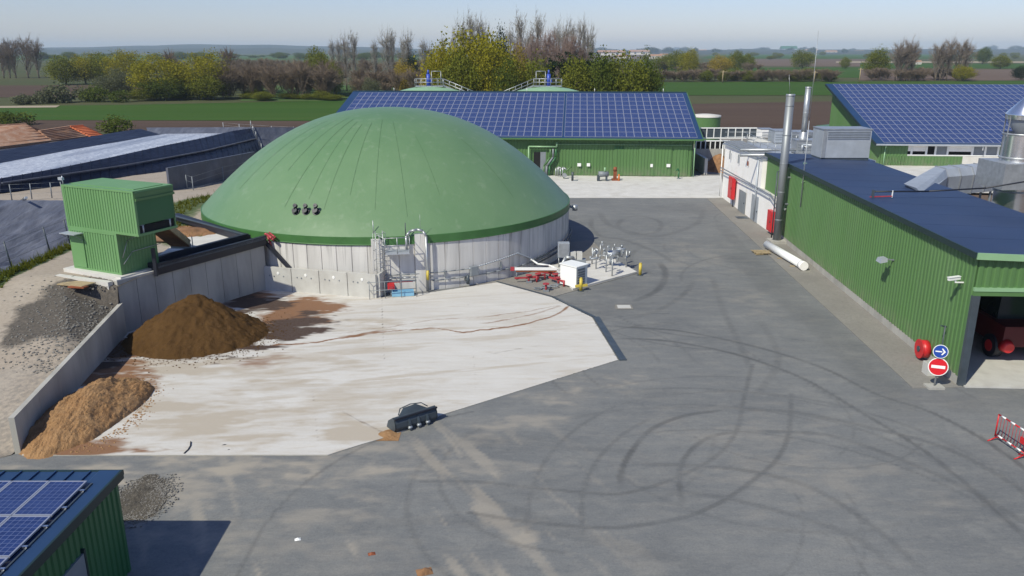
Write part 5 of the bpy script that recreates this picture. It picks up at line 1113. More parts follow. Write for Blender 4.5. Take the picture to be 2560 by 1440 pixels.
def frame_mat(o, u, w_, n_): return Matrix((( u.x, w_.x, n_.x, o.x), (u.y, w_.y, n_.y, o.y), (u.z, w_.z, n_.z, o.z), (0, 0, 0, 1)))
def barn_roof(par, corner, u, ncol, nrow, slope, gap_at=None, limit=300, keep=None):
    """corner: lower right roof corner; u runs left along the eave; panels as single parts, the farthest joined"""
    wv = Vector((-u.y, u.x, 0)); wv = wv if wv.y > 0 else -wv
    wv = (wv * math.cos(slope) + Vector((0, 0, math.sin(slope)))).normalized(); ri = -u; n_ = ri.cross(wv).normalized()
    rest = MB(); cnt = 0; spots = []
    for j in range(nrow):
        for i in range(ncol):
            off = .55 + i * PVW + (.25 if gap_at is not None and i >= gap_at else 0)
            c = corner + u * (off + PVW / 2) + wv * (.35 + j * (PVL + .01) + PVL / 2) + n_ * .12
            spots.append((c, i, j))
    vis = [s_ for s_ in spots if keep is None or keep(s_)]
    vis_id = set((s_[1], s_[2]) for s_ in vis[:limit])
    for c, i, j in spots:
        if (i, j) in vis_id:
            o = bpy.data.objects.new('solar_panel', ME_PANEL); COL.objects.link(o); o.parent = par; m4 = frame_mat(c - par.location, ri, wv, n_)
            o.matrix_local = m4 @ Matrix.Rotation(0, 4, 'Z')
        else:
            m4 = frame_mat(c, ri, wv, n_); k = len(rest.v); rest.v += [tuple(m4 @ Vector(v)) for v in pv2.v]
            for f_, mi in zip(pv2.f, pv2.m): rest.face([q + k for q in f_], mi)
    if rest.v: tag(rest.build('solar_panel_field', ['pv', 'pv_frame'], par), kind='stuff')
    return wv, n_
SLOPE = R(14.7); BU = Vector((-math.cos(R(4.5)), math.sin(R(4.5)), 0))
BC = at(1757, 350, 4.35)
barn = thing('solar_barn', 'long green barn behind the dome with a blue solar panel roof', 'barn', (BC.x, BC.y, 0))
def barn_pt(a, d, z): wv = Vector((-BU.y, BU.x, 0)); wv = wv if wv.y > 0 else -wv; return BC + BU * a + wv * d + Vector((0, 0, z - BC.z))
SLEN = 17.0; BLEN = 44.6
BW_ = barn_roof(barn, BC, BU, 48, 10, SLOPE, 17, 300, keep=lambda s_: not (s_[1] > 26 and s_[2] < 6 and s_[1] - 26 > s_[2] * 1.0) and s_[2] < 10 and s_[1] < 46)
wv_, nn_ = BW_
def rp_(a, l, h=0): return BC + BU * a + wv_ * l + nn_ * h
b = MB(); b.hexa([rp_(0, 0), rp_(BLEN, 0), rp_(BLEN, SLEN), rp_(0, SLEN)][::-1], [rp_(0, 0, .11), rp_(BLEN, 0, .11), rp_(BLEN, SLEN, .11), rp_(0, SLEN, .11)][::-1]); b.build('roof', 'seam_navy', barn)
b = MB(); b.hexa([rp_(0, SLEN + .003), rp_(BLEN, SLEN + .003), rp_(BLEN, SLEN + .4), rp_(0, SLEN + .4)][::-1], [rp_(0, SLEN + .003, .14), rp_(BLEN, SLEN + .003, .14), rp_(BLEN, SLEN + .4, .12), rp_(0, SLEN + .4, .12)][::-1]); b.build('ridge_cap', 'edge_dark', barn)
b = MB(); b.beam(rp_(-.05, -.1, .02), rp_(BLEN, -.1, .02), .22, .18); b.build('gutter', 'trim', barn)
b = MB(); b.beam(rp_(-.06, -.1, .0), rp_(-.06, SLEN, .0), .1, .26); b.build('verge_trim', 'trim', barn)
for a in (3, 12, 21, 30, 39): MB().cyl(rp_(a, SLEN + .2, .1), rp_(a, SLEN + .2, .1) + Vector((0, 0, .45)), .035, n=6).build('ridge_stud', 'white_paint', barn)
EZ = BC.z
b = MB(); P, Q = barn_pt(BLEN, .75, 0), barn_pt(.9, .75, 0); b.ribs(P, Q, 0, EZ - .0, .36, .05, .15); b.build('front_wall', 'clad', barn)
b = MB(); P, Q = barn_pt(.9, .75, 0), barn_pt(.9, 16, 0); zr_ = EZ + 15.2 * math.tan(SLOPE); b.ribs(P, Q, 0, (EZ, zr_), .36, .05, .15); b.ribs(barn_pt(BLEN - .4, 16, 0), barn_pt(BLEN - .4, .75, 0), 0, (zr_, EZ), .36, .05, .15); b.build('side_wall', 'clad', barn)
b = MB(); b.ribs(barn_pt(.9, 16, 0), barn_pt(BLEN - .4, 16, 0), 0, zr_, .36, .05, .1); b.build('rear_wall', 'clad', barn)
def bx_at(px, py, off): # along-eave coordinate and height of a pixel on the front wall plane, offset outward
    o = Vector((0, 0, CAM_H)); dr_ = at(px, py, 0) - o; wv = (barn_pt(0, 1, 0) - barn_pt(0, 0, 0)); p0 = barn_pt(0, .75 - off, 0)
    t = (p0 - o).dot(wv) / dr_.dot(wv); q = o + dr_ * t; return (q - p0).dot(BU), q.z
def bplate(x0, y0, x1, y1, off, th, nm, mm, par=None, zmin=.05):
    a0, z1 = bx_at(x0, y0, off); a1, z0 = bx_at(x1, y1, off); z0 = max(z0, zmin); b = MB()
    q = [barn_pt(a0, .75 - off, 0), barn_pt(a1, .75 - off, 0), barn_pt(a1, .75 - off + th, 0), barn_pt(a0, .75 - off + th, 0)]
    b.hexa([p + Vector((0, 0, z0)) for p in q], [p + Vector((0, 0, z1)) for p in q]); return b.build(nm, mm, par or barn)
bplate(1393, 360, 1730, 364, .22, .16, 'door_rail', 'lintel')
for (x0, x1, off) in ((1537, 1598, .14), (1598, 1640, .20), (1640, 1681, .14), (1686, 1722, .12)):
    a0, z1 = bx_at(x0, 366, off); a1, _z = bx_at(x1, 366, off); b = MB(); b.ribs(barn_pt(a0, .75 - off + .05, 0), barn_pt(a1, .75 - off + .05, 0), .12, z1, .36, .04, .04); b.build('sliding_door', 'clad', barn)
bplate(1536, 366, 1560, 373, .13, .05, 'painted_door_shadow', 'clad_dark')  # dark green strip painted as the shade below the door rail
for (x, y, s_) in ((1448, 412, 9), (1471, 412, 8), (1629, 414, 6), (1671, 414, 9)): bplate(x - s_ / 2, y - 4, x + s_ / 2, y + 4, .25, .02, 'notice_plate', 'white_paint')
dk = bplate(1334, 380, 1351, 441, .06, .04, 'doorway', 'blackhole'); bplate(1351, 380, 1364, 441, .07, .04, 'door', 'grey', None)  # black plate standing in for the unlit door opening
b = MB(); a0, z0 = bx_at(1322, 366, .3); a1, z1 = bx_at(1392, 366, .3)
b.tube([barn_pt(a0, .3, .3), barn_pt(a0, .3, z0), barn_pt(a1, .3, z0), barn_pt(a1, .3, z0 + .5)], .09, 7); b.build('flue_pipe', 'lintel', barn)
for k, x in enumerate((1376, 1383, 1390)):
    a, z = bx_at(x, 372, .3); b = MB(); b.tube([barn_pt(a, .35, z), barn_pt(a, .35, 2.2), barn_pt(a + .7, .3, 1.2), barn_pt(a + .75, .3, .1)], .11, 7); b.build('service_pipe', ['trim', 'grey', 'clad_dark'][k], barn)
a, z = bx_at(1738, 360, .2); MB().tube([barn_pt(.75, .5, EZ), barn_pt(.75, .5, .1)], .07, 7).build('downpipe', 'lintel', barn)
# kit on the apron in front of the barn
def stand(px, py): return at(px, py, .05)
p = stand(1537, 451); t = thing('red_pump', 'rust red pump standing on the apron against the barn doors', 'pump', p)
b = MB(); b.box((p.x, p.y, .68), (.36, .38, .85)); b.build('pump_body', 'rust', t); MB().cyl(p + Vector((0, 0, 1.1)), p + Vector((0, 0, 1.5)), .24, .18, 12).build('pump_motor', 'rust', t); MB().box((p.x, p.y, .15), (.7, .6, .2)).build('base_plate', 'rust', t)
p = stand(1547, 452); t = thing('orange_cone', 'small orange marker post beside the rust red pump', 'marker', p); MB().cyl(p, p + Vector((0, 0, .75)), .14, .07, 10).build('cone', 'orange', t); MB().box((p.x, p.y, .02), (.4, .4, .05)).build('foot', 'orange', t)
p = stand(1507, 452); t = thing('grey_pump', 'dark grey pump with a shaded motor on the barn apron', 'pump', p)
MB().cyl(p + Vector((-.5, 0, .75)), p + Vector((.6, .1, .75)), .32, .30, 12).build('pump_motor', 'grey', t); MB().box((p.x - .5, p.y, .35), (.3, .5, .7)).build('pump_stand', 'darkgrey', t); MB().box((p.x + .4, p.y, .3), (.2, .4, .5)).build('pump_stand', 'darkgrey', t); MB().cyl(p + Vector((.2, 0, 1.0)), p + Vector((.2, 0, 1.5)), .12, .1, 8).build('pump_outlet', 'lintel', t)
p = stand(1431, 452); t = thing('dark_post', 'short dark post near the dome end of the barn apron', 'post', p); MB().cyl(p, p + Vector((0, 0, 1.0)), .13, .13, 8).build('post_body', 'darkgrey', t); MB().beam(p + Vector((0, 0, .05)), p + Vector((.6, -.1, .05)), .15, .08).build('post_foot', 'grey', t)
p = stand(1409, 446); t = thing('green_valve', 'green slanted valve pipe at the dome edge of the barn front', 'valve', p); b = MB(); b.tube([p, p + Vector((.2, 0, .8)), p + Vector((.9, .1, 1.35))], .09, 7); b.build('valve_pipe', 'clad', t); MB().cyl(p + Vector((.1, -.1, .4)), p + Vector((.1, -.4, .4)), .25, .25, 12).build('hand_wheel', 'steel', t)
p = stand(1396, 440); t = thing('pipe_manifold', 'silver pipe manifold peeping out behind the dome by the barn', 'pipework', p)
for k in range(4): MB().tube([p + Vector((-.3 + .25 * k, -.2 * k, 0)), p + Vector((-.3 + .25 * k, -.2 * k, .9 + .2 * (k % 2))), p + Vector((.1 + .25 * k, -.2 * k - .3, .9))], .08, 7).build('pipe', 'steel', t)
p = stand(1696, 447); t = thing('hydrant', 'small dark green curved standpipe at the right barn door', 'standpipe', p); MB().tube([p, p + Vector((0, 0, .9)), p + Vector((-.15, -.1, 1.15)), p + Vector((-.35, -.15, .95))], .09, 7).build('standpipe_tube', 'clad_dark', t); MB().cyl(p, p + Vector((0, 0, .12)), .2, .2, 10).build('standpipe_foot', 'grey', t)

# ---- right-hand solar barn
BC2 = at(2191, 361, 2.75); RLEN = 30.0; 
barn2 = thing('solar_barn', 'right hand barn with a wide solar panel roof above a window strip', 'barn', (BC2.x, BC2.y, 0))
U2 = -BU      # runs to the right from the lower left corner
BCR = BC2 + U2 * RLEN; SL2 = R(15); NR2 = 15; SLEN2 = .5 + NR2 * 1.61
w2, n2_ = barn_roof(barn2, BCR, BU, int((RLEN - .9) / PVW), NR2, SL2, None, 300, keep=lambda s_: s_[1] > 8)
def r2(a, l, h=0): return BC2 + U2 * a + w2 * l + n2_ * h
b = MB(); b.hexa([r2(0, 0), r2(RLEN, 0), r2(RLEN, SLEN2), r2(0, SLEN2)], [r2(0, 0, .11), r2(RLEN, 0, .11), r2(RLEN, SLEN2, .11), r2(0, SLEN2, .11)]); b.build('roof', 'seam_navy', barn2)
b = MB(); b.beam(r2(-.08, -.1, -.02), r2(-.08, SLEN2, -.02), .1, .3); b.build('verge_trim', 'edge_dark', barn2)
b = MB(); b.beam(r2(-.05, -.12, .02), r2(RLEN, -.12, .02), .22, .18); b.build('gutter', 'steel_dull', barn2)
def b2(a, d, z): wv = Vector((w2.x, w2.y, 0)).normalized(); return BC2 + U2 * a + wv * d + Vector((0, 0, z - BC2.z))
zr2 = BC2.z + 23 * math.tan(SL2)
b = MB(); b.ribs(b2(.9, 23, 0), b2(.9, .7, 0), 0, (zr2, BC2.z), .4, .05, .15); b.build('gable_wall', 'clad', barn2)
b = MB(); b.ribs(b2(.9, .7, 0), b2(4.2, .7, 0), 0, BC2.z, .4, .05, .15); b.ribs(b2(1.6, .7, 0), b2(11, .7, 0), .05, 1.25, .4, .05, .1); b.build('front_cladding', 'clad', barn2)
b = MB(); P, Q = b2(1.6, .75, 0), b2(RLEN, .75, 0); q = [P, Q, Q + Vector((0, .25, 0)), P + Vector((0, .25, 0))]; b.hexa([p + Vector((0, 0, -.1)) for p in q], [p + Vector((0, 0, 1.3)) for p in q]); b.build('base_wall', 'conc_white', barn2)
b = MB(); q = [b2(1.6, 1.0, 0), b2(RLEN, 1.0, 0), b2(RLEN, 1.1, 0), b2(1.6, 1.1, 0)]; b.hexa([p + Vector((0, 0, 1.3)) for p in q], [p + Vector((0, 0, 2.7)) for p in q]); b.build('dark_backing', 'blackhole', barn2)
xw = 1.7; k = 0
WDEF = [(1.1, 'glass'), (1.9, 'white'), (1.8, 'white'), (1.1, 'blackhole'), (1.5, 'grey'), (3.0, 'white')] + [(1.55, 'grey'), (1.55, 'grey'), (1.6, 'clad_dark'), (1.6, 'clad_dark'), (1.55, 'grey'), (1.7, 'grey'), (1.5, 'glass'), (1.6, 'grey')] * 2
for wd__, mm in WDEF:
    if xw + wd__ > RLEN - .3: break
    b = MB()
    for (a0, a1, z0, z1) in ((xw, xw + wd__, 1.32, 1.44), (xw, xw + wd__, 2.5, 2.62), (xw, xw + .12, 1.445, 2.495), (xw + wd__ - .12, xw + wd__ - .002, 1.445, 2.495)):
        q = [b2(a0, .72, 0), b2(a1, .72, 0), b2(a1, .84, 0), b2(a0, .84, 0)]; b.hexa([p + Vector((0, 0, z0)) for p in q], [p + Vector((0, 0, z1)) for p in q])
    wf = b.build('window', 'white_paint', barn2)
    q = [b2(xw + .1, .8, 0), b2(xw + wd__ - .1, .8, 0), b2(xw + wd__ - .1, .83, 0), b2(xw + .1, .83, 0)]; zz = (1.44, 2.5) if mm != 'white' else (1.85, 2.5)
    b = MB(); b.hexa([p + Vector((0, 0, zz[0])) for p in q], [p + Vector((0, 0, zz[1])) for p in q]); b.build('pane', mm, wf)
    xw += wd__
b = MB(); b.tube([b2(1.35, .3, 2.7), b2(1.35, .55, 2.2), b2(1.35, .55, .1)], .08, 7); b.build('downpipe', 'lintel', barn2)
b = MB(); b.tube([b2(13, .1, 2.75), b2(13, .1, 2.1)], .07, 6); b.build('gutter_outlet', 'white_paint', barn2)
# low lean-to and lamp at its gable
lt0 = at(2078, 330, 1.8); lt = thing('lean_to', 'small green lean-to against the gable of the right hand barn', 'lean-to', (lt0.x, lt0.y, 0))
b = MB(); rbox(b, lt0.x, lt0.x + 4.5, lt0.y, lt0.y + 6, -.1, 2.1); b.build('wall', 'clad', lt)
b = MB(); b.hexa([(lt0.x - .3, lt0.y - .3, 2.1), (lt0.x + 4.4, lt0.y - .3, 2.6), (lt0.x + 4.4, lt0.y + 6, 2.6), (lt0.x - .3, lt0.y + 6, 2.1)], [(lt0.x - .3, lt0.y - .3, 2.25), (lt0.x + 4.4, lt0.y - .3, 2.75), (lt0.x + 4.4, lt0.y + 6, 2.75), (lt0.x - .3, lt0.y + 6, 2.25)]); b.build('roof', 'trim', lt)
b = MB(); b.prism([(30, 84), (75, 80), (78, 104), (36, 108)], -.1, .04); struct('concrete_apron', b, 'conc_white')
# ---- tanks behind the barn, silage bunker, round tank
def dome_tank(label, X, Y, ang):
    t = thing('small_dome_tank', label, 'tank', (X, Y, 0), 'pale green dome tanks behind the barn'); c = Vector((X, Y, 0)); b = MB(); b.revolve([(8, -1.0), (8, 6.0)], c, 48); b.build('tank_wall', 'clad', t)
    b = MB(); b.revolve([(8.1, 5.9), (8.1, 6.1)] + [(8 * k, 6.1 + 2.0 * (1 - k * k)) for k in (.95, .85, .7, .55, .4, .25, .1, .001)], c, 48); b.build('tank_roof', 'lintel', t)
    b = MB(); b.box((X, Y, 8.12), (4.2, 1.8, .1)); pl_ = b.build('platform', 'steel_dull', t)
    b = MB()
    for z in (8.7, 9.2):
        b.tube([Vector((X + sx_ * 2.1, Y + sy * .9, z)) for sx_, sy in ((-1, -1), (1, -1), (1, 1), (-1, 1), (-1, -1))], .03, 5)
    for k in range(6): b.cyl((X - 2.1 + k * .84, Y - .9, 8.1), (X - 2.1 + k * .84, Y - .9, 9.2), .03, n=5); b.cyl((X - 2.1 + k * .84, Y + .9, 8.1), (X - 2.1 + k * .84, Y + .9, 9.2), .03, n=5)
    g0 = .35 * ang; b.tube([(X + g0, Y, 8.1), (X + g0, Y, 10.3), (X + 1.75 * ang, Y, 10.3), (X + 1.75 * ang, Y, 8.1)], .05, 6); b.build('railing', 'steel', pl_)
    b = MB(); b.cyl((X - .15 * ang, Y, 8.15), (X - .15 * ang, Y, 9.9), .30, .30, 12); b.cyl((X - .15 * ang, Y, 9.9), (X - .15 * ang, Y, 10.5), .2, .12, 10); b.box((X - .15 * ang + .3, Y, 8.9), (.35, .3, .4)); b.build('mixer_motor', 'blue', t)
    b = MB(); e0_, e1_ = Vector((X + 2.1 * ang, Y, 8.2)), Vector((X + 8.6 * ang, Y - .5, 5.6))
    for o_ in (-.45, .45):
        b.beam(e0_ + Vector((0, o_, 0)), e1_ + Vector((0, o_, 0)), .06, .2)
        for hgt_ in (.5, 1.0): b.tube([e0_ + Vector((0, o_, hgt_)), e1_ + Vector((0, o_, hgt_))], .03, 5)
        for k in range(8): q = e0_.lerp(e1_, k / 7) + Vector((0, o_, 0)); b.cyl(q, q + Vector((0, 0, 1.0)), .025, n=5)
    for k in range(18): q = e0_.lerp(e1_, k / 18); b.box((q.x, q.y, q.z), (.25, .9, .04))
    b.build('stair', 'steel', t); t.location.z = .8
dome_tank('left pale green dome tank with a blue mixer behind the solar barn', -12.5, 125, 1); dome_tank('right pale green dome tank with a blue mixer behind the solar barn', 5.4, 125, -1)
c = Vector((30.4, 128, 0)); t = thing('round_tank', 'low round green tank with a pale rim by the ploughed field', 'tank', c); b = MB(); b.revolve([(2.3, 0), (2.3, 4.3)], c, 32); b.build('shell', 'clad', t); b = MB(); b.revolve([(2.36, 4.15), (2.36, 4.4), (1.0, 4.55), (.001, 4.6)], c, 32); b.build('lid', 'conc_white', t)
b0 = at(1740, 436); b1 = at(1822, 436)
bk = thing('silage_bunker', 'small concrete bunker with brown feed between the barn and white building', 'bunker', b0)
BY = b0.y + 5
b = MB(); rbox(b, b0.x + .3, b1.x + 1.5, BY, BY + .3, -.1, 2.4); b.build('rear_wall', 'conc', bk); b = MB(); rbox(b, b0.x + .9, b0.x + 1.25, BY - 5.2, BY - .003, -.1, 1.9); b.build('side_wall', 'conc_white', bk)
lm = lump('brown_feed', (b0.x + 3.6, BY - 1.6, 0), 2.8, 2.2, 2.2, 'muck', 73); tag(lm, 'brown feed heap inside the small concrete bunker', 'heap')
def frame_fence(name, label, x0, y0, x1, y1, z0, Y_, n, infill):
    p0, p1 = at_y(x0, y1, Y_), at_y(x1, y1, Y_); zt = at_y(x0, y0, Y_).z; t = thing(name, label, 'fence', (p0.x, Y_, 0)); z_b = p0.z
    b = MB(); b.beam((p0.x, Y_, zt), (p1.x, Y_, zt), .14, .14); b.beam((p0.x, Y_, z_b), (p1.x, Y_, z_b), .14, .14); b.build('rail', 'white_paint', t)
    for k in range(n + 1): x = p0.x + (p1.x - p0.x) * k / n; b = MB(); b.beam((x, Y_, 0 if k % 3 == 0 else z_b + .08), (x, Y_, zt - .08), .12, .12); b.build('post', 'white_paint', t)
    for k in range(n):
        x = p0.x + (p1.x - p0.x) * k / n; w_ = (p1.x - p0.x) / n; b = MB(); rbox(b, x + .07, x + w_ - .07, Y_ + .03, Y_ + .06, z_b + .08, zt - .08); b.build('panel', infill, t)
    return t
frame_fence('framed_bays', 'upper row of pale framed bays at the ploughed field edge', 1748, 320, 1891, 345, 0, 112, 8, 'darkgrey')
frame_fence('framed_bays', 'lower row of dark framed bays above the brown feed bunker', 1738, 352, 1822, 388, 0, 101, 7, 'blackhole')

# ================================================================== GAS EQUIPMENT, BOLLARDS, BARRIER, BUCKET
gp0 = [at(*p) for p in ((1372, 668), (1432, 727), (1592, 684), (1532, 650))]
b = MB(); b.prism([(p.x, p.y) for p in gp0], .0, .14); struct('equipment_pad', b, 'conc_white')
def pz(px, py, z=.14): return at(px, py, z)
cb0, cb1 = pz(1440, 719), pz(1479, 707); fx = (cb1 - cb0).normalized(); fy_ = Vector((-fx.y, fx.x, 0))
cab = thing('gas_cabinet', 'white metal cabinet with a grey louvred front on the equipment pad', 'cabinet', cb0)
def cab_box(mb, x0, x1, y0, y1, z0, z1): 
    f = lambda x, y, z: cb0 + fx * x + fy_ * y + Vector((0, 0, z)); return mb.hexa([f(x0, y0, z0), f(x1, y0, z0), f(x1, y1, z0), f(x0, y1, z0)], [f(x0, y0, z1), f(x1, y0, z1), f(x1, y1, z1), f(x0, y1, z1)])
b = MB(); cab_box(b, 0, 1.05, 0, 1.3, 0, 1.25); b.build('casing', 'white_paint', cab); b = MB(); cab_box(b, .06, .80, -.03, -.003, .08, 1.12); gl = b.build('louvre_panel', 'grey', cab)
for k in range(6): b = MB(); cab_box(b, .1, .76, -.06, -.032, .16 + k * .16, .20 + k * .16); b.build('louvre', 'steel_dull', gl)
b = MB(); cab_box(b, -.05, 1.1, -.06, 1.36, 1.252, 1.31); b.build('lid', 'white_paint', cab)
sk = pz(1545, 668); skd = thing('gas_skid', 'silver gas treatment skid with valves and pipes on the concrete pad', 'gas skid', sk)
skp = [pz(1500, 652), pz(1565, 668), pz(1530, 690), pz(1490, 672)]
for p in skp + [pz(1530, 660), pz(1515, 680), pz(1480, 660)]: MB().cyl(p, p + Vector((0, 0, 1.15)), .045, .045, 6).build('leg', 'steel', skd)
rr = random.Random(5)
for k in range(16):
    p = skp[k % 4].lerp(skp[(k + 1 + k // 8) % 4], rr.random()) + Vector((0, 0, rr.uniform(.5, 1.3))); q = p + Vector((rr.uniform(-.7, .7), rr.uniform(-.5, .5), 0)); MB().tube([p, q, q + Vector((0, 0, rr.uniform(-.5, .4)))], rr.choice([.04, .055, .08]), 7).build('pipe', rr.choice(['steel', 'steel', 'steel_dull', 'grey', 'steel']), skd)
for k in range(9):
    p = skp[k % 4].lerp(skp[(k + 2) % 4], rr.random()) + Vector((0, 0, rr.uniform(.8, 1.45))); b = MB(); b.cyl(p - Vector((0, .06, 0)), p + Vector((0, .06, 0)), .10, .10, 12); b.cyl(p, p + Vector((0, 0, .22)), .06, .05, 8); b.build('valve', rr.choice(['steel', 'grey', 'steel_dull']), skd)
b = MB(); p = pz(1515, 668, .14); b.cyl(p + Vector((0, 0, .9)), p + Vector((.9, .2, .9)), .25, .25, 14); b.build('filter_vessel', 'steel', skd)
eb = pz(1405, 690); t = thing('control_box', 'pale grey upright control box between the dome wall and white cabinet', 'control box', pz(1408, 665)); p = pz(1408, 668)
MB().box((p.x, p.y, 1.35), (.75, .45, 1.0)).build('box_body', 'steel_dull', t); MB().box((p.x, p.y - .24, 1.35), (.66, .02, .9)).build('box_door', 'steel', t)
for dx in (-.3, .3): MB().cyl((p.x + dx, p.y, .1), (p.x + dx, p.y, .86), .04, .04, 6).build('leg', 'steel', t)
t = thing('condensate_unit', 'low beige twin housing behind the white cabinet on the pad', 'housing', pz(1440, 655)); p = pz(1432, 668)
for dx in (0, .42): MB().box((p.x + dx, p.y, .95), (.36, .4, .5)).build('housing', 'panel_conc', t)
MB().box((p.x + .2, p.y, .42), (1.3, .6, .56)).build('plinth', 'grey', t); MB().tube([Vector((p.x - .9, p.y - .5, .3)), Vector((p.x - .5, p.y - .4, .9)), Vector((p.x, p.y - .3, .9))], .1, 7).build('pipe', 'steel', t)
p0, p1 = at(1286, 672, .75), at(1392, 672, .75); t = thing('barrier_boom', 'white and dark red boom running level along the tank foot to the skid', 'boom', p0)
MB().beam(p0, p1, .14, .16).build('boom', 'white_paint', t); MB().beam(p0 + Vector((-.25, 0, 0)), p0, .2, .22).build('boom_end', 'red_faded', t); MB().beam(p0 + Vector((.1, 0, -.15)), p1 + Vector((0, 0, -.15)), .08, .1).build('lower_rail', 'rust', t)
for q in (p0 + Vector((.15, .05, 0)), p1 - Vector((.15, -.05, 0))): MB().cyl(xy(q, 0), q, .05, .05, 7).build('boom_post', 'grey', t)
p0 = at(1330, 650, .9); t = thing('sloped_pipe', 'pale sloping hose from the tank wall to the gas skid', 'hose', p0); MB().tube([p0, at(1345, 660, .8), at(1372, 663, .75), at(1400, 675, .5)], .06, 7).build('hose_run', 'white_paint', t); MB().cyl(p0 - Vector((.1, 0, 0)), p0 + Vector((.05, 0, 0)), .1, .1, 8).build('coupling', 'steel', t)
# red cut pipe sections and valves on the gravel
def red_valve(label, px, py, kind, rot):
    p = at(px, py, .02); t = thing('red_valve', label, 'valve', p, 'red valves on the gravel beside the dome'); u = Vector((math.cos(rot), math.sin(rot), 0))
    MB().cyl(p, p + Vector((0, 0, .45)), .07, .06, 8).build('stem', 'red_faded', t)
    MB().cyl(p + Vector((0, 0, .45)), p + Vector((0, 0, .49)), .20, .20, 14).build('hand_wheel', 'red_faded', t)
    if kind: MB().beam(p - u * .9 + Vector((0, 0, .3)), p + u * .5 + Vector((0, 0, .34)), .10, .10).build('lever', 'red_faded', t); MB().cyl(p + u * .5, p + u * .5 + Vector((0, 0, .4)), .06, .06, 7).build('stem', 'red_faded', t)
    MB().box((p.x, p.y, .06), (.35, .3, .12), rot).build('flange', 'grey', t)
for lb, x, y, k, r_ in (('red valve with a long lever nearest the dome wall', 1322, 706, 1, .1), ('middle red valve of the cluster with a flat handwheel', 1345, 702, 1, .5), ('red valve under the end of the white boom', 1375, 694, 1, -.5), ('dark stained red valve touching the white cabinet', 1396, 712, 1, -.9), ('red valve standing alone nearest the white slab', 1365, 728, 0, 0), ('low red valve between the boom and the cabinet', 1388, 703, 0, .3)): red_valve(lb, x, y, k, r_)
t = thing('pipe_coil', 'small heap of grey hose on the gravel among the red valves', 'hose', at(1345, 722))
for k in range(3): c = at(1345 + k * 20, 721 - 2 * k, .08); MB().tube([c + Vector((.25 * math.cos(a), .2 * math.sin(a), .03 * k)) for a in np.linspace(0, 6.2, 12)], .04, 6).build('coil', 'grey', t)
# bollards
BOL = [('upright yellow bollard with a tipped sleeve beside the white gas cabinet', 1452, 727), ('yellow bollard standing alone on the asphalt at the pad corner', 1600, 688)]
for i, (lb, x, y) in enumerate(BOL):
    p = at(x, y); t = thing('bollard', lb, 'bollard', p, 'yellow bollards at the equipment pad'); MB().cyl(p, p + Vector((0, 0, .78)), .10, .10, 14).build('post', 'yellow', t); MB().cyl(p + Vector((0, 0, .78)), p + Vector((0, 0, .83)), .104, .07, 14).build('cap', 'yellow', t)
    if i == 0: MB().beam(p + Vector((-.35, -.05, .3)), p + Vector((.4, .05, .36)), .12, .14).build('cross_sleeve', 'yellow', t)
    MB().cyl(p, p + Vector((0, 0, .03)), .2, .2, 14).build('foot', 'darkgrey', t)
t = thing('manhole_cover', 'pale square manhole patch in the asphalt near the tank', 'manhole cover', at(1560, 768)); p = at(1560, 768)
MB().box((p.x, p.y, .03), (.75, .6, .02)).build('cover_plate', 'panel_conc', t); MB().box((p.x, p.y, .026), (.95, .8, .015)).build('cover_frame', 'gravel', t)
# crowd barrier at right edge
def barrier(label, p, q):
    t = thing('crowd_barrier', label, 'barrier', p, 'red barriers at the right edge'); up = Vector((0, 0, 1)); d_ = (q - p).normalized(); n_ = Vector((-d_.y, d_.x, 0))
    b = MB(); b.tube([p + up * .12, p + up * 1.02, q + up * 1.02, q + up * .12], .028, 7); b.tube([p + up * .22, q + up * .22], .022, 6); b.build('frame', 'red', t)
    for k in range(1, 10):
        s_ = p.lerp(q, k / 10); MB().cyl(s_ + up * .22, s_ + up * 1.02, .011, .011, 5).build('bar', 'red_faded', t)
    for k in range(3):
        for z in (1.02, .22): s_ = p.lerp(q, .1 + .3 * k); MB().cyl(s_ + up * z, s_ + d_ * .22 + up * z, .034, .034, 7).build('white_band', 'white_paint', t)
    for e_ in (.06, .94): s_ = p.lerp(q, e_); MB().tube([s_ - n_ * .35, s_ + up * .14, s_ + n_ * .35], .025, 6).build('foot', 'red', t)
    c = p.lerp(q, .85); MB().box((c.x, c.y, .62), (.30, .03, .24), math.atan2(d_.y, d_.x)).build('plate', 'red', t)
    return t
barrier('red and white crowd barrier standing at the right edge of the yard', at(2486, 1098), at(2552, 1150) + Vector((.15, 0, 0)))
barrier('second red barrier set across the end of the first at the picture edge', at(2556, 1148) + Vector((.1, .0, 0)), at(2660, 1120))
# loader bucket
bc0, bc1 = at(984, 1086), at(1098, 1050); ux = (bc1 - bc0).normalized(); BLn = 2.05; uy = Vector((-ux.y, ux.x, 0))
bkt = thing('loader_bucket', 'dark blue-grey loader bucket lying on the corner of the white slab', 'loader bucket', bc0.lerp(bc1, .5))
def bp(x, y, z): return bc0 + ux * (.06 + x * .92) + uy * y * .68 + Vector((0, 0, z * .84 + .03))
prof = [(.02, .05), (-.08, .22), (-.06, .45), (.05, .62), (.20, .70)]
b = MB()
for i in range(len(prof) - 1):
    (y0, z0), (y1, z1) = prof[i], prof[i + 1]; k = len(b.v)
    b.v += [tuple(v) for v in (bp(0, y0, z0), bp(BLn, y0, z0), bp(BLn, y1, z1), bp(0, y1, z1), bp(0, y0 + .05, z0 + .02), bp(BLn, y0 + .05, z0 + .02), bp(BLn, y1 + .05, z1 - .03), bp(0, y1 + .05, z1 - .03))]
    for q in ((0, 1, 2, 3), (7, 6, 5, 4), (0, 4, 5, 1), (2, 6, 7, 3), (1, 5, 6, 2), (0, 3, 7, 4)): b.face([k + j for j in q])
b.build('bucket_shell', 'darkgrey', bkt)
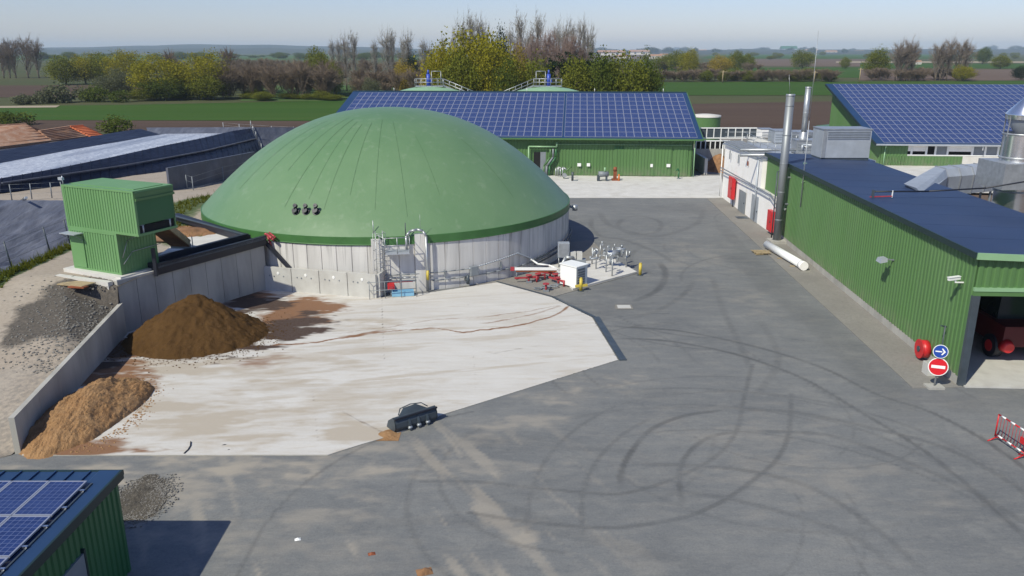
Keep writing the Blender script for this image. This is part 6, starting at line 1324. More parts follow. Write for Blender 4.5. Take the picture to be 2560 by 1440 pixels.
for x in (0.0, BLn - .05):
    b = MB(); pts = prof + [(.75, .40), (.95, .04), (.3, .0)]; k = len(b.v); n = len(pts); b.v += [tuple(bp(x, y, z)) for y, z in pts] + [tuple(bp(x + .05, y, z)) for y, z in pts]
    b.face([k + i for i in range(n)]); b.face([k + n + i for i in reversed(range(n))])
    for i in range(n): b.face((k + i, k + n + i, k + n + (i + 1) % n, k + (i + 1) % n))
    b.build('side_plate', 'darkgrey', bkt)
b = MB(); b.hexa([bp(.05, .0, .0), bp(BLn - .05, .0, .0), bp(BLn - .05, 1.0, .0), bp(.05, 1.0, .0)], [bp(.05, .0, .05), bp(BLn - .05, .0, .05), bp(BLn - .05, 1.0, .03), bp(.05, 1.0, .03)]); b.build('floor_plate', 'darkgrey', bkt)
b = MB(); b.hexa([bp(.32, .2, .69), bp(BLn - .38, .2, .69), bp(BLn - .38, .26, .69), bp(.32, .26, .69)], [bp(.62, .42, .92), bp(BLn - .82, .42, .95), bp(BLn - .82, .48, .95), bp(.62, .48, .92)]); b.build('spill_guard', 'darkgrey', bkt)
b = MB(); b.beam(bp(.0, -.02, .66), bp(BLn, -.02, .66), .08, .06); b.build('top_beam', 'black', bkt)
b = MB(); b.tube([bp(.30, .25, .72), bp(.48, .48, .93), bp(1.0, .5, 1.0), bp(1.5, .45, .92), bp(1.72, .25, .74)], .022, 6); b.build('guard_rail', 'darkgrey', bkt)
for x in (.62, 1.05, 1.48):
    b = MB(); b.hexa([bp(x, -.24, .0), bp(x + .1, -.24, .0), bp(x + .1, .0, .10), bp(x, .0, .10)], [bp(x, -.16, .35), bp(x + .1, -.16, .35), bp(x + .1, .02, .6), bp(x, .02, .6)]); b.build('coupling_lug', 'darkgrey', bkt)
    b = MB(); b.cyl(bp(x - .03, -.17, .13), bp(x + .13, -.17, .13), .055, n=8); b.build('coupling_pin', 'steel_dull', bkt)
lm = lump('spilled_chips', (bp(-.2, .3, 0).x, bp(-.2, .1, 0).y, .04), .42, .45, .12, 'heap_tan', 91, 0, 24); tag(lm, 'small orange-brown spill at the left end of the loader bucket', 'spill', kind='stuff')
# litter
for lb, x, y, nm, mm, s_ in (('flat grey-brown rag lying on the slab left of the bucket', 555, 1087, 'rag', 'grey', (1.0, .28, .03)), ('dark scraps lying near the front edge of the slab', 560, 1112, 'scrap', 'black', (.28, .12, .05)), ('smaller dark scrap beside the scraps at the slab edge', 572, 1124, 'scrap', 'black', (.16, .08, .05)), ('brown clod on the asphalt at the bottom edge', 1061, 1427, 'clod', 'muck', (.3, .22, .12)), ('small rust brown clod above the bottom edge clod', 929, 1382, 'clod', 'rust', (.14, .1, .06)), ('small white stone on the dusty asphalt', 744, 1346, 'stone', 'white_paint', (.12, .09, .06))):
    p = at(x, y, .035); lm = lump(nm, (p.x, p.y, .03), s_[0] / 2 * 1.3, s_[1] / 2 * 1.3, s_[2], mm, int(x), .3, 14, .5, .6); tag(lm, lb, nm)
t = thing('cable_offcut', 'curved black cable offcut near the slab front edge', 'cable', at(470, 1120)); MB().tube([at(460, 1133, .06), at(470, 1124, .06), at(476, 1114, .06), at(477, 1104, .06)], .022, 6).build('cable', 'black', t)

# ================================================================== NEAR SHED WITH SOLAR ROOF
CR = at(303, 1186, 2.9); sh = thing('near_shed', 'dark green shed with navy roof and solar panels in the bottom left corner', 'shed', (CR.x - .3, CR.y - 4, 0))
TS = .018
def rs(x, y, h=0): return Vector((CR.x - x, CR.y - y, CR.z + TS * y + h))
b = MB(); b.hexa([rs(0, 0), rs(0, 14), rs(14, 14), rs(14, 0)][::-1], [rs(0, 0, .08), rs(0, 14, .08), rs(14, 14, .08), rs(14, 0, .08)][::-1]); b.build('roof', 'seam_navy', sh)
for k in range(24):
    x = .82 + k * .47; b = MB(); b.beam(rs(x, .02, .10), rs(x, 9, .10), .035, .05); b.build('roof_seam', 'seam_navy', sh)
b = MB(); b.beam(rs(-.02, -.03, .0), rs(-.02, 14, .0), .06, .26); b.build('verge_trim', 'edge_dark', sh)
b = MB(); b.hexa([rs(-.01, -.02, .085), rs(-.01, 14, .085), rs(.62, 14, .085), rs(.62, -.02, .085)][::-1], [rs(-.01, -.02, .12), rs(-.01, 14, .12), rs(.58, 14, .11), rs(.58, -.02, .11)][::-1]); b.build('verge_flashing', 'seam_navy', sh)
b = MB(); b.beam(rs(-.03, -.05, .02), rs(14, -.05, .02), .1, .14); b.build('eave_trim', 'edge_dark', sh)
b = MB(); P, Q = Vector((CR.x - .07, CR.y - 10, 0)), Vector((CR.x - .07, CR.y - .12, 0)); b.ribs(P, Q, -.05, (CR.z + TS * 10 - .02, CR.z - .02), .24, .04, .1); b.ribs(Q, Q - Vector((10, 0, 0)), -.05, CR.z - .02, .24, .04, .1); b.build('wall', 'clad_dark', sh)
wq = Vector((CR.x - .04, CR.y - 2.75, 2.0)); b = MB(); rbox(b, wq.x - .02, wq.x + .06, wq.y - .5, wq.y + .45, .1, 2.0); b.build('door', 'grey', sh); b = MB(); rbox(b, wq.x - .02, wq.x + .075, wq.y + .455, wq.y + .52, .1, 2.1); b.build('door_frame', 'edge_dark', sh)
pw_, pl__ = .98, 1.68
pm = MB(); pm.box((0, 0, .018), (pw_ - .07, pl__ - .07, .036), 0, 0)
for c, d in (((0, pl__ / 2 - .022, .02), (pw_ - .004, .04, .046)), ((0, -pl__ / 2 + .022, .02), (pw_ - .004, .04, .046)), ((pw_ / 2 - .022, 0, .02), (.04, pl__ - .085, .046)), ((-pw_ / 2 + .022, 0, .02), (.04, pl__ - .085, .046))): pm.box(c, d, 0, 1)
ME_P2 = mesh_of(pm, 'solar_panel', ['pv', 'pv_frame'])
pc0 = at(219, 1208, 3.05)
for j in range(5):
    for i in range(6):
        o = bpy.data.objects.new('solar_panel', ME_P2); COL.objects.link(o); o.parent = sh
        c = Vector((pc0.x - pw_ / 2 - i * (pw_ + .015), pc0.y - pl__ / 2 - j * (pl__ + .03), 0)); c.z = CR.z + TS * (CR.y - c.y) + .17
        o.location = c - sh.location; o.rotation_euler = (-math.atan(TS), 0, 0)
b = MB()
for x_ in (.15, 1.3):
    pass
for k in range(9):
    y = pc0.y - .42 - k * .84; z = CR.z + TS * (CR.y - y) + .15; b = MB(); b.box((pc0.x + .02, y, z), (.22, .07, .06)); b.build('panel_clamp', 'alu', sh)
b = MB(); b.beam((pc0.x + .11, pc0.y, CR.z + .12 + TS * (CR.y - pc0.y)), (pc0.x + .11, pc0.y - 8, CR.z + .12 + TS * (CR.y - pc0.y + 8)), .04, .05); b.build('mount_rail', 'darkgrey', sh)

# ================================================================== FENCES, POLES, FAR BUILDINGS
def fence_line(name, label, pts, hgt_, m, wire=True, lean=0):
    t = thing(name, label, 'fence', pts[0])
    for i, p in enumerate(pts): MB().cyl(p, p + Vector((random.uniform(-.06, .06) + lean, random.uniform(-.05, .05), hgt_)), .045, .04, 6).build('post', m, t)
    if wire:
        b = MB()
        for z in (.35, .7, .98): b.tube([p + Vector((0, 0, hgt_ * z)) for p in pts], .010, 4)
        b.build('wire', m, t)
    return t
fence_line('wire_fence', 'wire fence with dark posts along the path between the two lagoons', [at(x, y, 2.75) for x, y in ((-60, 505), (30, 500), (80, 498), (130, 495), (158, 493))], 1.25, 'grey')
fence_line('wire_fence', 'leaning dark posts along the near rim of the near lagoon', [at(x, y, 2.8) for x, y in ((-90, 720), (30, 672), (125, 630), (175, 608))], 1.5, 'darkgrey', True, -.15)
fence_line('wire_fence', 'thin fence at the foot of the dark rear lagoon bank', [at(x, y, z) for x, y, z in ((470, 485, 1.9), (485, 490, 1.9), (560, 462, 1.75), (622, 446, 1.7))], 1.7, 'grey')
fence_line('wire_fence', 'pale fence climbing the rounded end of the rear lagoon bank', [at(x, y, z) for x, y, z in ((627, 323, 3.5), (634, 336, 2.9), (641, 350, 2.2), (648, 364, 1.4), (655, 380, .6))], 1.2, 'steel')
fence_line('wire_fence', 'far fence of thin posts beyond the end of the rear lagoon', [at(x, y, .8) for x, y in ((560, 330), (600, 334), (680, 340), (735, 342))], 1.6, 'steel_dull')
t = thing('lagoon_pipe', 'black hose running down the wrinkled liner of the near lagoon', 'hose', at(50, 505, 2.75))
MB().tube([at(62, 497, 2.85), at(45, 512, 2.3), at(38, 530, 1.6), at(28, 570, .9), at(18, 610, .4), at(5, 640, .2)], .14, 7).build('hose_run', 'black', t); MB().tube([at(62, 497, 2.95), at(66, 494, 3.3)], .10, 7).build('hose_end', 'steel_dull', t)
p = at(583, 440, 1.9); t = thing('yard_lamp', 'small white lamp head on a post at the left edge of the dome', 'lamp', p); MB().cyl(p, p + Vector((0, 0, 1.2)), .06, .05, 7).build('post', 'steel_dull', t); MB().box((p.x, p.y, 1.9 + 1.25), (.7, .35, .14)).build('lamp_head', 'white_paint', t)
def pole(label, px, py, top, Yz=0):
    p = at(px, py, 0); h_ = (128 - top) / FPX * p.y * 1.04 + 14; t = thing('utility_pole', label, 'utility pole', p, 'wooden poles in the fields'); MB().cyl(p, p + Vector((0, 0, h_)), .28, .2, 7).build('pole', 'wood', t); MB().beam(p + Vector((-1.2, 0, h_ - .6)), p + Vector((1.2, 0, h_ - .6)), .16, .2).build('crossarm', 'wood', t)
pole('pale utility pole at the field edge left of the bare tree cluster', 2148, 206, 165); pole('pale utility pole in front of the brown hedge', 1806, 207, 171)
pole('pale utility pole seen above the navy roof mast', 2035, 206, 172); pole('slim bare pole left of the pinkish poplars', 1140, 180, 92)
def house(label, px, py, wpx, hpx, wall='farhouse', roof='tile', gable=True):
    p = at(px, py, 0); sc = p.y * 1.04 / FPX; wd = wpx * sc; hh = hpx * sc; t = thing('far_house', label, 'house', p); dp = wd * .6
    b = MB(); rbox(b, p.x - wd / 2, p.x + wd / 2, p.y, p.y + dp, -.1, hh * .62); b.build('wall', wall, t)
    b = MB(); z = hh * .62; k = wd * .03
    b.hexa([(p.x - wd / 2 - k, p.y - k, z), (p.x + wd / 2 + k, p.y - k, z), (p.x + wd / 2 + k, p.y + dp + k, z), (p.x - wd / 2 - k, p.y + dp + k, z)], [(p.x - wd / 2 - k, p.y + dp * .45, hh), (p.x + wd / 2 + k, p.y + dp * .45, hh), (p.x + wd / 2 + k, p.y + dp * .55, hh), (p.x - wd / 2 - k, p.y + dp * .55, hh)]); b.build('roof', roof, t)
    for q in (-.25, .2): b = MB(); rbox(b, p.x + wd * q - wd * .05, p.x + wd * q + wd * .05, p.y - .15, p.y - .02, hh * .2, hh * .45); b.build('window', 'glass', t)
house('far white farm shed with a dark roof on the right horizon', 1974, 133, 34, 16, 'white_paint', 'clad_dark'); house('tiny pale house on the horizon left of the white shed', 1756, 134, 18, 9)
for i, (x, y, w_, h_, lb) in enumerate(((1530, 139, 60, 12, 'long pale far building with a pinkish roof right of the poplars'), (1600, 137, 44, 11, 'far pinkish roofed house right of the long pale building'), (1560, 146, 30, 8, 'small cream house in front of the long pale building'), (1640, 147, 26, 10, 'small cream house at the edge of the olive trees'), (1660, 142, 18, 7, 'tiny ochre house behind the dark round trees'), (2030, 134, 26, 10, 'small far grey shed right of the white farm shed'), (2080, 135, 24, 8, 'tiny pale farm house half way to the bare trees'), (2297, 161, 12, 9, 'small white hut among the bare trees on the right'), (2150, 134, 22, 7, 'tiny pale horizon house left of the bare tree cluster'), (1290, 150, 26, 12, 'pinkish house hidden behind the bare poplars'), (690, 133, 30, 7, 'tiny pale village house below the blue hills'), (620, 132, 26, 6, 'tiny pale village house far left below the blue hills'), (760, 134, 26, 6, 'tiny pale village house right of its neighbour below the hills'), (1095, 154, 30, 7, 'long low pale roofed house by the yellow tree'))): house(lb, x, y, w_, h_)
# tiled farm roofs beyond the lagoon
def tiled(label, a, b_, c_, d_, zr, ze, m):
    A, B = at(*a, zr), at(*b_, zr); C, D = at(*c_, ze), at(*d_, ze); t = thing('tiled_farmhouse', label, 'farmhouse', (A.x, A.y, 0))
    q = MB(); q.hexa([D + Vector((0, 0, -.15)), C + Vector((0, 0, -.15)), B + Vector((0, 0, -.15)), A + Vector((0, 0, -.15))], [D, C, B, A]); back = [A + Vector((.5, 7, -2.6)), B + Vector((.5, 7, -2.6))]
    q.hexa([A + Vector((0, .02, -.16)), B + Vector((0, .02, -.16)), back[1] + Vector((0, 0, -.15)), back[0] + Vector((0, 0, -.15))], [A + Vector((0, .02, 0)), B + Vector((0, .02, 0)), back[1], back[0]]); q.build('roof', m, t)
    w_ = MB(); w_.hexa([xy(D, -.2) + Vector((0, .5, 0)), xy(C, -.2) + Vector((0, .5, 0)), xy(back[1], -.2), xy(back[0], -.2)], [D + Vector((0, .5, -.3)), C + Vector((0, .5, -.3)), back[1] + Vector((0, -.4, -.3)), back[0] + Vector((0, -.4, -.3))]); w_.build('wall', 'farhouse', t)
    r_ = MB(); r_.beam(A, B, .35, .2); r_.build('ridge_tile', m, t)
    nrow = 7; k_ = MB()
    for i in range(nrow): s0, s1 = D.lerp(A, i / nrow), C.lerp(B, i / nrow); k_.beam(s0 + Vector((0, 0, .04)), s1 + Vector((0, 0, .04)), .18, .09)
    tag(k_.build('tile_course', m, t), kind='stuff')
tiled('old farmhouse with a large faded clay tile roof beyond the lagoon', (-160, 322), (66, 310), (130, 352), (-200, 392), 5.2, 3.3, 'tile')
tiled('farmhouse wing with a faded tile roof behind the large faded roof', (98, 328), (176, 316), (225, 340), (130, 352), 4.4, 3.3, 'tile')
tiled('farmhouse end with a bright orange tile roof beyond the lagoon', (176, 316), (208, 314), (258, 338), (225, 341), 4.5, 3.3, 'tile_new')

# ================================================================== TREES AND HEDGES
def rand_unit(n):
    v = rng.normal(size=(n, 3)); return v / np.linalg.norm(v, axis=1, keepdims=True)
def raw_mesh(name, v, f, m):
    me = bpy.data.meshes.new(name); v = np.asarray(v, float); f = np.asarray(f, int)
    me.vertices.add(len(v)); me.vertices.foreach_set('co', v.ravel()); me.loops.add(f.size); me.loops.foreach_set('vertex_index', f.ravel())
    me.polygons.add(len(f)); me.polygons.foreach_set('loop_start', np.arange(0, f.size, f.shape[1])); me.materials.append(M[m]); me.update(calc_edges=True); return me
def leaf_crown(name, m, rx, rz, zc_, n_clump, per, size, seed, low=.35, flat=0):
    """leaf-sized quads in clumps spread through an uneven crown"""
    global rng; rng = np.random.default_rng(seed)
    d = rand_unit(n_clump); rad = rng.uniform(.45, 1.0, n_clump) ** .6; lump_ = 1 + .28 * np.sin(d[:, 0] * 4 + seed) * np.cos(d[:, 1] * 3 + seed * 2)
    c = d * (rad * lump_)[:, None] * np.array([rx, rx, rz]); c[:, 2] = np.where(c[:, 2] < -rz * low, -rz * low + rng.uniform(-.15, .1, n_clump) * rz, c[:, 2])
    c[:, 2] += zc_; cs = rng.uniform(.10, .24, n_clump) * rx
    p = np.repeat(c, per, 0) + np.clip(rng.normal(size=(n_clump * per, 3)), -1.5, 1.5) * np.repeat(cs, per)[:, None] * np.array([1, 1, .75]); N = len(p)
    a = rand_unit(N); a[:, 2] *= .6; b_ = np.cross(a, rand_unit(N)); b_ /= np.linalg.norm(b_, axis=1, keepdims=True) + 1e-9; s_ = rng.uniform(.5, 1.15, N)[:, None] * size
    v = np.stack([p - a * s_ - b_ * s_ * .6, p + a * s_ - b_ * s_ * .6, p + a * s_ * .7 + b_ * s_ * .7, p - a * s_ * .7 + b_ * s_ * .7], 1).reshape(-1, 3)
    f = np.arange(4 * N).reshape(-1, 4); return raw_mesh(name, v, f, m)
def blades(P, Q, w0):      # slim tapered triangles, two crossing per twig
    d = Q - P; n = np.cross(d, rand_unit(len(P))); n /= np.linalg.norm(n, axis=1, keepdims=True) + 1e-9; n2 = np.cross(d, n); n2 /= np.linalg.norm(n2, axis=1, keepdims=True) + 1e-9
    w0 = np.broadcast_to(np.asarray(w0, float), (len(P),))[:, None]
    v = np.concatenate([np.stack([P - k * w0, P + k * w0, Q], 1).reshape(-1, 3) for k in (n, n2)]); return v
def bare_crown(name, m, h, spread, n_l, n_t, seed, up=.75, base=.12, wl=.12, wt=.05, tlen=.12):
    """leafless crown: limbs fanning up from the trunk, each with side twigs; twigs of twigs"""
    global rng; rng = np.random.default_rng(seed)
    t0 = rng.uniform(base, .75, n_l) * h; P = np.stack([rng.normal(size=n_l) * .02 * h, rng.normal(size=n_l) * .02 * h, t0], 1)
    az = rng.uniform(0, 2 * np.pi, n_l); L = (h - t0) * rng.uniform(.65, 1.05, n_l); out = spread * rng.uniform(.3, 1, n_l)
    Q = P + np.stack([np.cos(az) * out, np.sin(az) * out, L * up], 1); Q[:, 2] = np.minimum(Q[:, 2], h * (1 - .42 * (out / spread) ** 2) * rng.uniform(.82, 1, n_l)); Q[:, 2] = np.maximum(Q[:, 2], P[:, 2] + .04 * h)
    V = [blades(P, Q, wl * rng.uniform(.5, 1.1, n_l))]
    k = np.repeat(np.arange(n_l), n_t); s_ = rng.uniform(.15, 1, len(k))[:, None]; p = P[k] + (Q[k] - P[k]) * s_; d = (Q[k] - P[k]); d /= np.linalg.norm(d, axis=1, keepdims=True)
    dv = d * .8 + rand_unit(len(k)) * .55 + np.array([0, 0, .25]); q = p + dv * (tlen * h * rng.uniform(.4, 1.2, len(k)))[:, None]; V.append(blades(p, q, wt))
    k2 = rng.integers(0, len(k), len(k) * 2); p2 = p[k2] + (q[k2] - p[k2]) * rng.uniform(.2, 1, len(k2))[:, None]; dv = dv[k2] * .6 + rand_unit(len(k2)) * .6; q2 = p2 + dv * (tlen * .5 * h * rng.uniform(.4, 1.2, len(k2)))[:, None]; V.append(blades(p2, q2, wt * .7))
    v = np.concatenate(V); return raw_mesh(name, v, np.arange(len(v)).reshape(-1, 3), m)
def trunk_mesh(name, h, r, limbs, spread, seed, m='bark'):
    q = random.Random(seed); b = MB(); pts = [Vector((0, 0, -.3))]
    for i in range(1, 5): pts.append(Vector((q.uniform(-.03, .03) * h, q.uniform(-.03, .03) * h, h * i / 4)))
    for i in range(4): b.cyl(pts[i], pts[i + 1], r * (1 - .2 * i), r * (.8 - .2 * i), 7)
    for i in range(limbs):
        t = q.uniform(.35, .9) * h; a = q.uniform(0, 6.28); p = pts[int(t / h * 4)].lerp(pts[min(int(t / h * 4) + 1, 4)], .5); b.cyl(p, p + Vector((math.cos(a) * spread * q.uniform(.5, 1), math.sin(a) * spread * q.uniform(.5, 1), h * q.uniform(.15, .45))), r * .35, r * .08, 5)
    return mesh_of(b, name, m)
CR_ = {}
for kind, m_, sz in (('yellow', 'leaf_yellow', .30), ('olive', 'leaf_olive', .32), ('green', 'leaf_green', .32), ('dark', 'leaf_dark', .32), ('grey', 'leaf_grey', .30), ('gold', 'leaf_gold', .30)):
    CR_[kind] = [leaf_crown('crown', m_, 5.0, 4.2, 5.0, 300, 30, sz * .55, 100 + 7 * i + len(kind), .75) for i in range(2)]
CR_['bush'] = [leaf_crown('crown', 'leaf_green', 2.2, 1.4, 1.2, 60, 22, .16, 300 + i, .8) for i in range(2)]
CR_['greybush'] = [leaf_crown('crown', 'leaf_grey', 2.2, 1.3, 1.2, 60, 22, .18, 320 + i, .8) for i in range(2)]
CR_['conifer'] = [leaf_crown('crown', 'leaf_dark', 2.6, 6.2, 6.4, 110, 22, .28, 340 + i, .95) for i in range(2)]
CR_['poplar'] = [bare_crown('crown', 'twig_grey', 20, 1.9, 36, 13, 400 + i, .95, .06, .085, .036, .085) for i in range(3)]
CR_['poplarpink'] = [bare_crown('crown', 'twig_pink', 18, 3.2, 46, 16, 410 + i, .85, .06, .08, .04, .12) for i in range(2)]
CR_['bare'] = [bare_crown('crown', 'twig', 12, 4.8, 64, 18, 420 + i, .70, .02, .07, .034, .12) for i in range(3)]
CR_['barebrown'] = [bare_crown('crown', 'twig_brown', 9, 3.6, 44, 17, 430 + i, .75, .04, .08, .05, .14) for i in range(3)]
TK_ = {'leaf': trunk_mesh('trunk', 6.5, .35, 7, 3.0, 1), 'bare': trunk_mesh('trunk', 9, .28, 5, 2.0, 2), 'poplar': trunk_mesh('trunk', 17, .26, 3, .8, 3), 'bush': trunk_mesh('trunk', 1.6, .1, 5, 1.0, 4)}
BASE = {'yellow': (10, 9.2, 'leaf'), 'olive': (10, 9.2, 'leaf'), 'green': (10, 9.2, 'leaf'), 'dark': (10, 9.2, 'leaf'), 'grey': (10, 9.2, 'leaf'), 'gold': (10, 9.2, 'leaf'), 'bush': (4.4, 2.6, 'bush'), 'greybush': (4.4, 2.5, 'bush'), 'conifer': (5.2, 12.6, 'leaf'),
        'poplar': (4.4, 20, 'poplar'), 'poplarpink': (6.6, 18, 'poplar'), 'bare': (9.6, 12, 'bare'), 'barebrown': (7.6, 9, 'bare')}
tn = [0]
def plant(kind, px, base_y, top_y, w_px, label, group=None, Y=None, name=None, cat='tree'):
    """px: picture column of the trunk; base_y: picture row where the trunk meets the ground (or Y in metres)"""
    if Y is None: p = at(px, base_y, 0)
    else: zc_ = Y * _c + CAM_H * _s; p = Vector(((px - 1280) / FPX * zc_, Y, 0))
    dpt = p.y * 1.04; hh = (at_y(px, top_y, p.y)).z * {'poplar': 1.2, 'poplarpink': 1.12, 'bare': 1.12}.get(kind, 1.03); ww = w_px / FPX * dpt; bw0, bh0, tk = BASE[kind]
    i = tn[0]; tn[0] += 1; t = thing(name or ('bush' if 'bush' in kind else 'tree'), label, cat, (p.x, p.y, 0), group)
    sxy, sz = ww / bw0, hh / bh0
    shared('trunk', TK_[tk], t, (0, 0, 0), (0, 0, i * 1.3), ((sxy + sz) / 2 * .9, (sxy + sz) / 2 * .9, sz))
    me = CR_[kind][i % len(CR_[kind])]; shared('crown', me, t, (0, 0, 0), (0, 0, i * 2.1), (sxy, sxy, sz)); return t
ORD = ['first', 'second', 'third', 'fourth', 'fifth', 'sixth', 'seventh', 'eighth', 'ninth', 'tenth', 'eleventh', 'twelfth', 'thirteenth', 'fourteenth']
# big yellow-green tree group behind the barn
plant('yellow', 1178, 0, 102, 185, 'big rounded yellow-green tree behind the solar barn roof', Y=156)
plant('yellow', 1110, 0, 128, 90, 'left shoulder of the yellow-green group above the left dome tank', Y=152)
plant('yellow', 1235, 0, 112, 120, 'right shoulder of the yellow-green group with a darker crown beside the pink poplars', Y=150)
plant('gold', 1100, 0, 146, 80, 'small golden tree at the left foot of the big yellow-green tree', Y=160)
plant('gold', 1288, 0, 132, 60, 'golden drooping tree between the yellow-green tree and the pink poplars', Y=175)
plant('dark', 1246, 0, 97, 56, 'dark tree top rising just behind the big yellow-green tree', Y=172)
plant('olive', 1150, 0, 150, 120, 'low olive tree in front of the big yellow-green tree above the left dome tank', Y=148)
plant('green', 1262, 0, 168, 70, 'dark green shrub-like tree between the two dome tank platforms', Y=146)
plant('olive', 1335, 0, 165, 100, 'low olive tree behind the stair of the right dome tank', Y=152)
for i, x in enumerate((1385, 1412, 1440, 1468, 1496, 1520)):
    plant('conifer', x, 0, (142, 139, 144, 140, 139, 147)[i], 42, 'dark evergreen, %s from the left in the row behind the round green trees' % ORD[i], 'row of dark evergreens', Y=176)
for x, ty, w_, k, lb in ((1440, 163, 110, 'olive', 'leftmost round olive-green tree behind the right dome tank'), (1505, 158, 110, 'green', 'round green tree in front of the dark evergreens'), (1565, 152, 120, 'olive', 'tall round olive tree second from the end of the green group'), (1610, 158, 78, 'green', 'round dark green tree closing the group at the green field')): plant(k, x, 0, ty, w_, lb, 'round green trees behind the barn', Y=150)
# bare poplars
POP = [(868, 98, 20, 300), (890, 96, 24, 290), (850, 112, 14, 300), (972, 88, 26, 300), (985, 92, 20, 310), (940, 112, 16, 330), (1022, 90, 20, 310), (1010, 112, 18, 330), (1060, 110, 18, 340), (1075, 118, 14, 340), (1110, 104, 14, 320), (1135, 98, 12, 300), (1158, 62, 26, 250), (1180, 54, 26, 255), (1200, 62, 26, 260), (1212, 75, 22, 260), (1298, 55, 30, 250), (1270, 88, 22, 280), (1322, 82, 22, 270), (1345, 55, 28, 250), (1388, 80, 24, 270), (1408, 68, 26, 255), (1428, 74, 24, 265), (1450, 66, 24, 250), (1468, 78, 22, 265), (1478, 105, 14, 300), (835, 110, 14, 310)]
def pop_clump(x): return 'above the brown scrub' if x < 900 else 'well left of the yellow-green tree' if x < 1080 else 'just left of the yellow-green tree' if x < 1220 else 'right of the yellow-green tree'
for x, ty, w_, Y_ in POP:
    mates = sorted(p[0] for p in POP if pop_clump(p[0]) == pop_clump(x)); plant('poplar', x, 0, ty, w_ * 1.55, 'bare poplar, %s from left in the clump %s' % (ORD[mates.index(x)], pop_clump(x)), 'bare grey poplars on the skyline', Y=Y_)
for k_, (x, ty, w_, Y_) in enumerate(sorted(((1330, 95, 56, 240), (1365, 90, 60, 245), (1395, 105, 60, 240), (1425, 98, 56, 250), (1300, 110, 44, 240), (1455, 108, 40, 250)))): plant('poplarpink', x, 0, ty, w_, 'pinkish-brown bare tree, %s from the left among the grey poplars behind the barn' % ORD[k_], 'pinkish bare trees behind the barn', Y=Y_)
# left side
for k_, (x, ty, w_) in enumerate(((10, 104, 50), (25, 112, 50), (40, 96, 60), (72, 92, 60), (98, 98, 50))): plant('bare', x, 195, ty, w_, 'tall grey leafless tree, %s from the left in the clump at the left edge' % ORD[k_], 'leafless trees at the left edge')
for x, b_, ty, w_, k, lb in ((165, 211, 146, 80, 'olive', 'round olive tree at the left end of the spring-green row'), (215, 210, 141, 76, 'yellow', 'yellow-green tree second in the spring-green row'), (262, 210, 140, 76, 'olive', 'olive tree third in the spring-green row'), (322, 212, 134, 90, 'yellow', 'taller yellow-green tree topping the spring-green row below the hills'), (400, 248, 146, 118, 'yellow', 'large yellow-green tree with a dark foot at the field edge'), (415, 250, 200, 110, 'green', 'dark low tree under the large yellow-green tree'), (455, 240, 170, 60, 'olive', 'small olive tree between the two large spring-green trees'), (515, 247, 140, 104, 'yellow', 'broad yellow-green tree beside the brown brush'), (520, 249, 190, 90, 'olive', 'olive undergrowth tree below the broad yellow-green tree'), (310, 245, 178, 70, 'grey', 'grey-green willow in front of the spring-green row'), (275, 246, 196, 70, 'grey', 'low grey-green willow beside the dark bushes')): plant(k, x, b_, ty, w_, lb)
for x, b_, ty, w_, lb in ((245, 254, 218, 62, 'dark green bush at the field edge beside the grey-green willows'), (300, 255, 228, 44, 'small dark bush nearest the green field below the willows'), (215, 252, 222, 40, 'mid green bush left of the dark green bush')): plant('bush', x, b_, ty, w_, lb, cat='bush')
for x, b_, ty, w_, lb in ((150, 256, 214, 72, 'grey-green bush on the dry strip left of the willows'), (110, 258, 226, 44, 'low grey bush at the end of the dry strip'), (60, 260, 238, 50, 'low scrubby bush near the left edge of the dry strip')): plant('greybush', x, b_, ty, w_, lb, cat='bush')
plant('bush', 296, 334, 294, 76, 'dark green bush beside the orange roof by the lagoon', cat='bush', name='bush'); plant('bush', 40, 312, 284, 80, 'green bush behind the faded tile roof at the left edge', cat='bush', name='bush'); plant('bush', 8, 310, 280, 50, 'bush cut off by the left edge above the faded roof', cat='bush', name='bush')
plant('olive', 800, 235, 130, 64, 'olive tree rising out of the brown brush'); plant('olive', 838, 240, 165, 40, 'small yellow-olive tree at the end of the brown brush'); plant('gold', 1012, 238, 158, 46, 'small golden tree among the pinkish brush left of the dome tank')
plant('dark', 1030, 225, 138, 34, 'dark narrow tree behind the small golden tree'); plant('barebrown', 575, 200, 118, 46, 'grey-brown bare tree poking above the brush below the hills'); plant('barebrown', 430, 205, 120, 40, 'thin bare tree above the yellow-green trees')
# brown brushwood and scrub: each one mass
def brush(name, label, items, kinds):
    V = []; 
    for (x, b_, ty, w_) in items:
        p = at(x, b_, 0); hh = at_y(x, ty, p.y).z; ww = w_ / FPX * p.y * 1.04; k = random.choice(kinds); me = random.choice(CR_[k]); a = np.empty(len(me.vertices) * 3); me.vertices.foreach_get('co', a); a = a.reshape(-1, 3)
        th = random.uniform(0, 6.28); ca, sa = math.cos(th), math.sin(th); q = np.stack([(a[:, 0] * ca - a[:, 1] * sa) * ww / BASE[k][0] + p.x, (a[:, 0] * sa + a[:, 1] * ca) * ww / BASE[k][0] + p.y, a[:, 2] * hh / BASE[k][1]], 1); V.append((q, len(me.polygons[0].vertices), me.materials[0].name))
    out = None; par = None
    for nv in (3, 4):
        L_ = [q for q, n, _m in V if n == nv]
        if not L_: continue
        v = np.concatenate(L_); key = next(_m for q, n, _m in V if n == nv); me = raw_mesh(name, v, np.arange(len(v)).reshape(-1, nv), 'bark'); me.materials.clear(); me.materials.append(bpy.data.materials[key]); o = bpy.data.objects.new(name, me); COL.objects.link(o); tag(o, label, 'brushwood', None, 'stuff')
rr = random.Random(3)
brush('brushwood', 'dense brown leafless brushwood between the green trees and the barn', [(rr.uniform(560, 850), rr.uniform(226, 249), rr.uniform(142, 178), rr.uniform(50, 80)) for _ in range(60)], ['barebrown'])
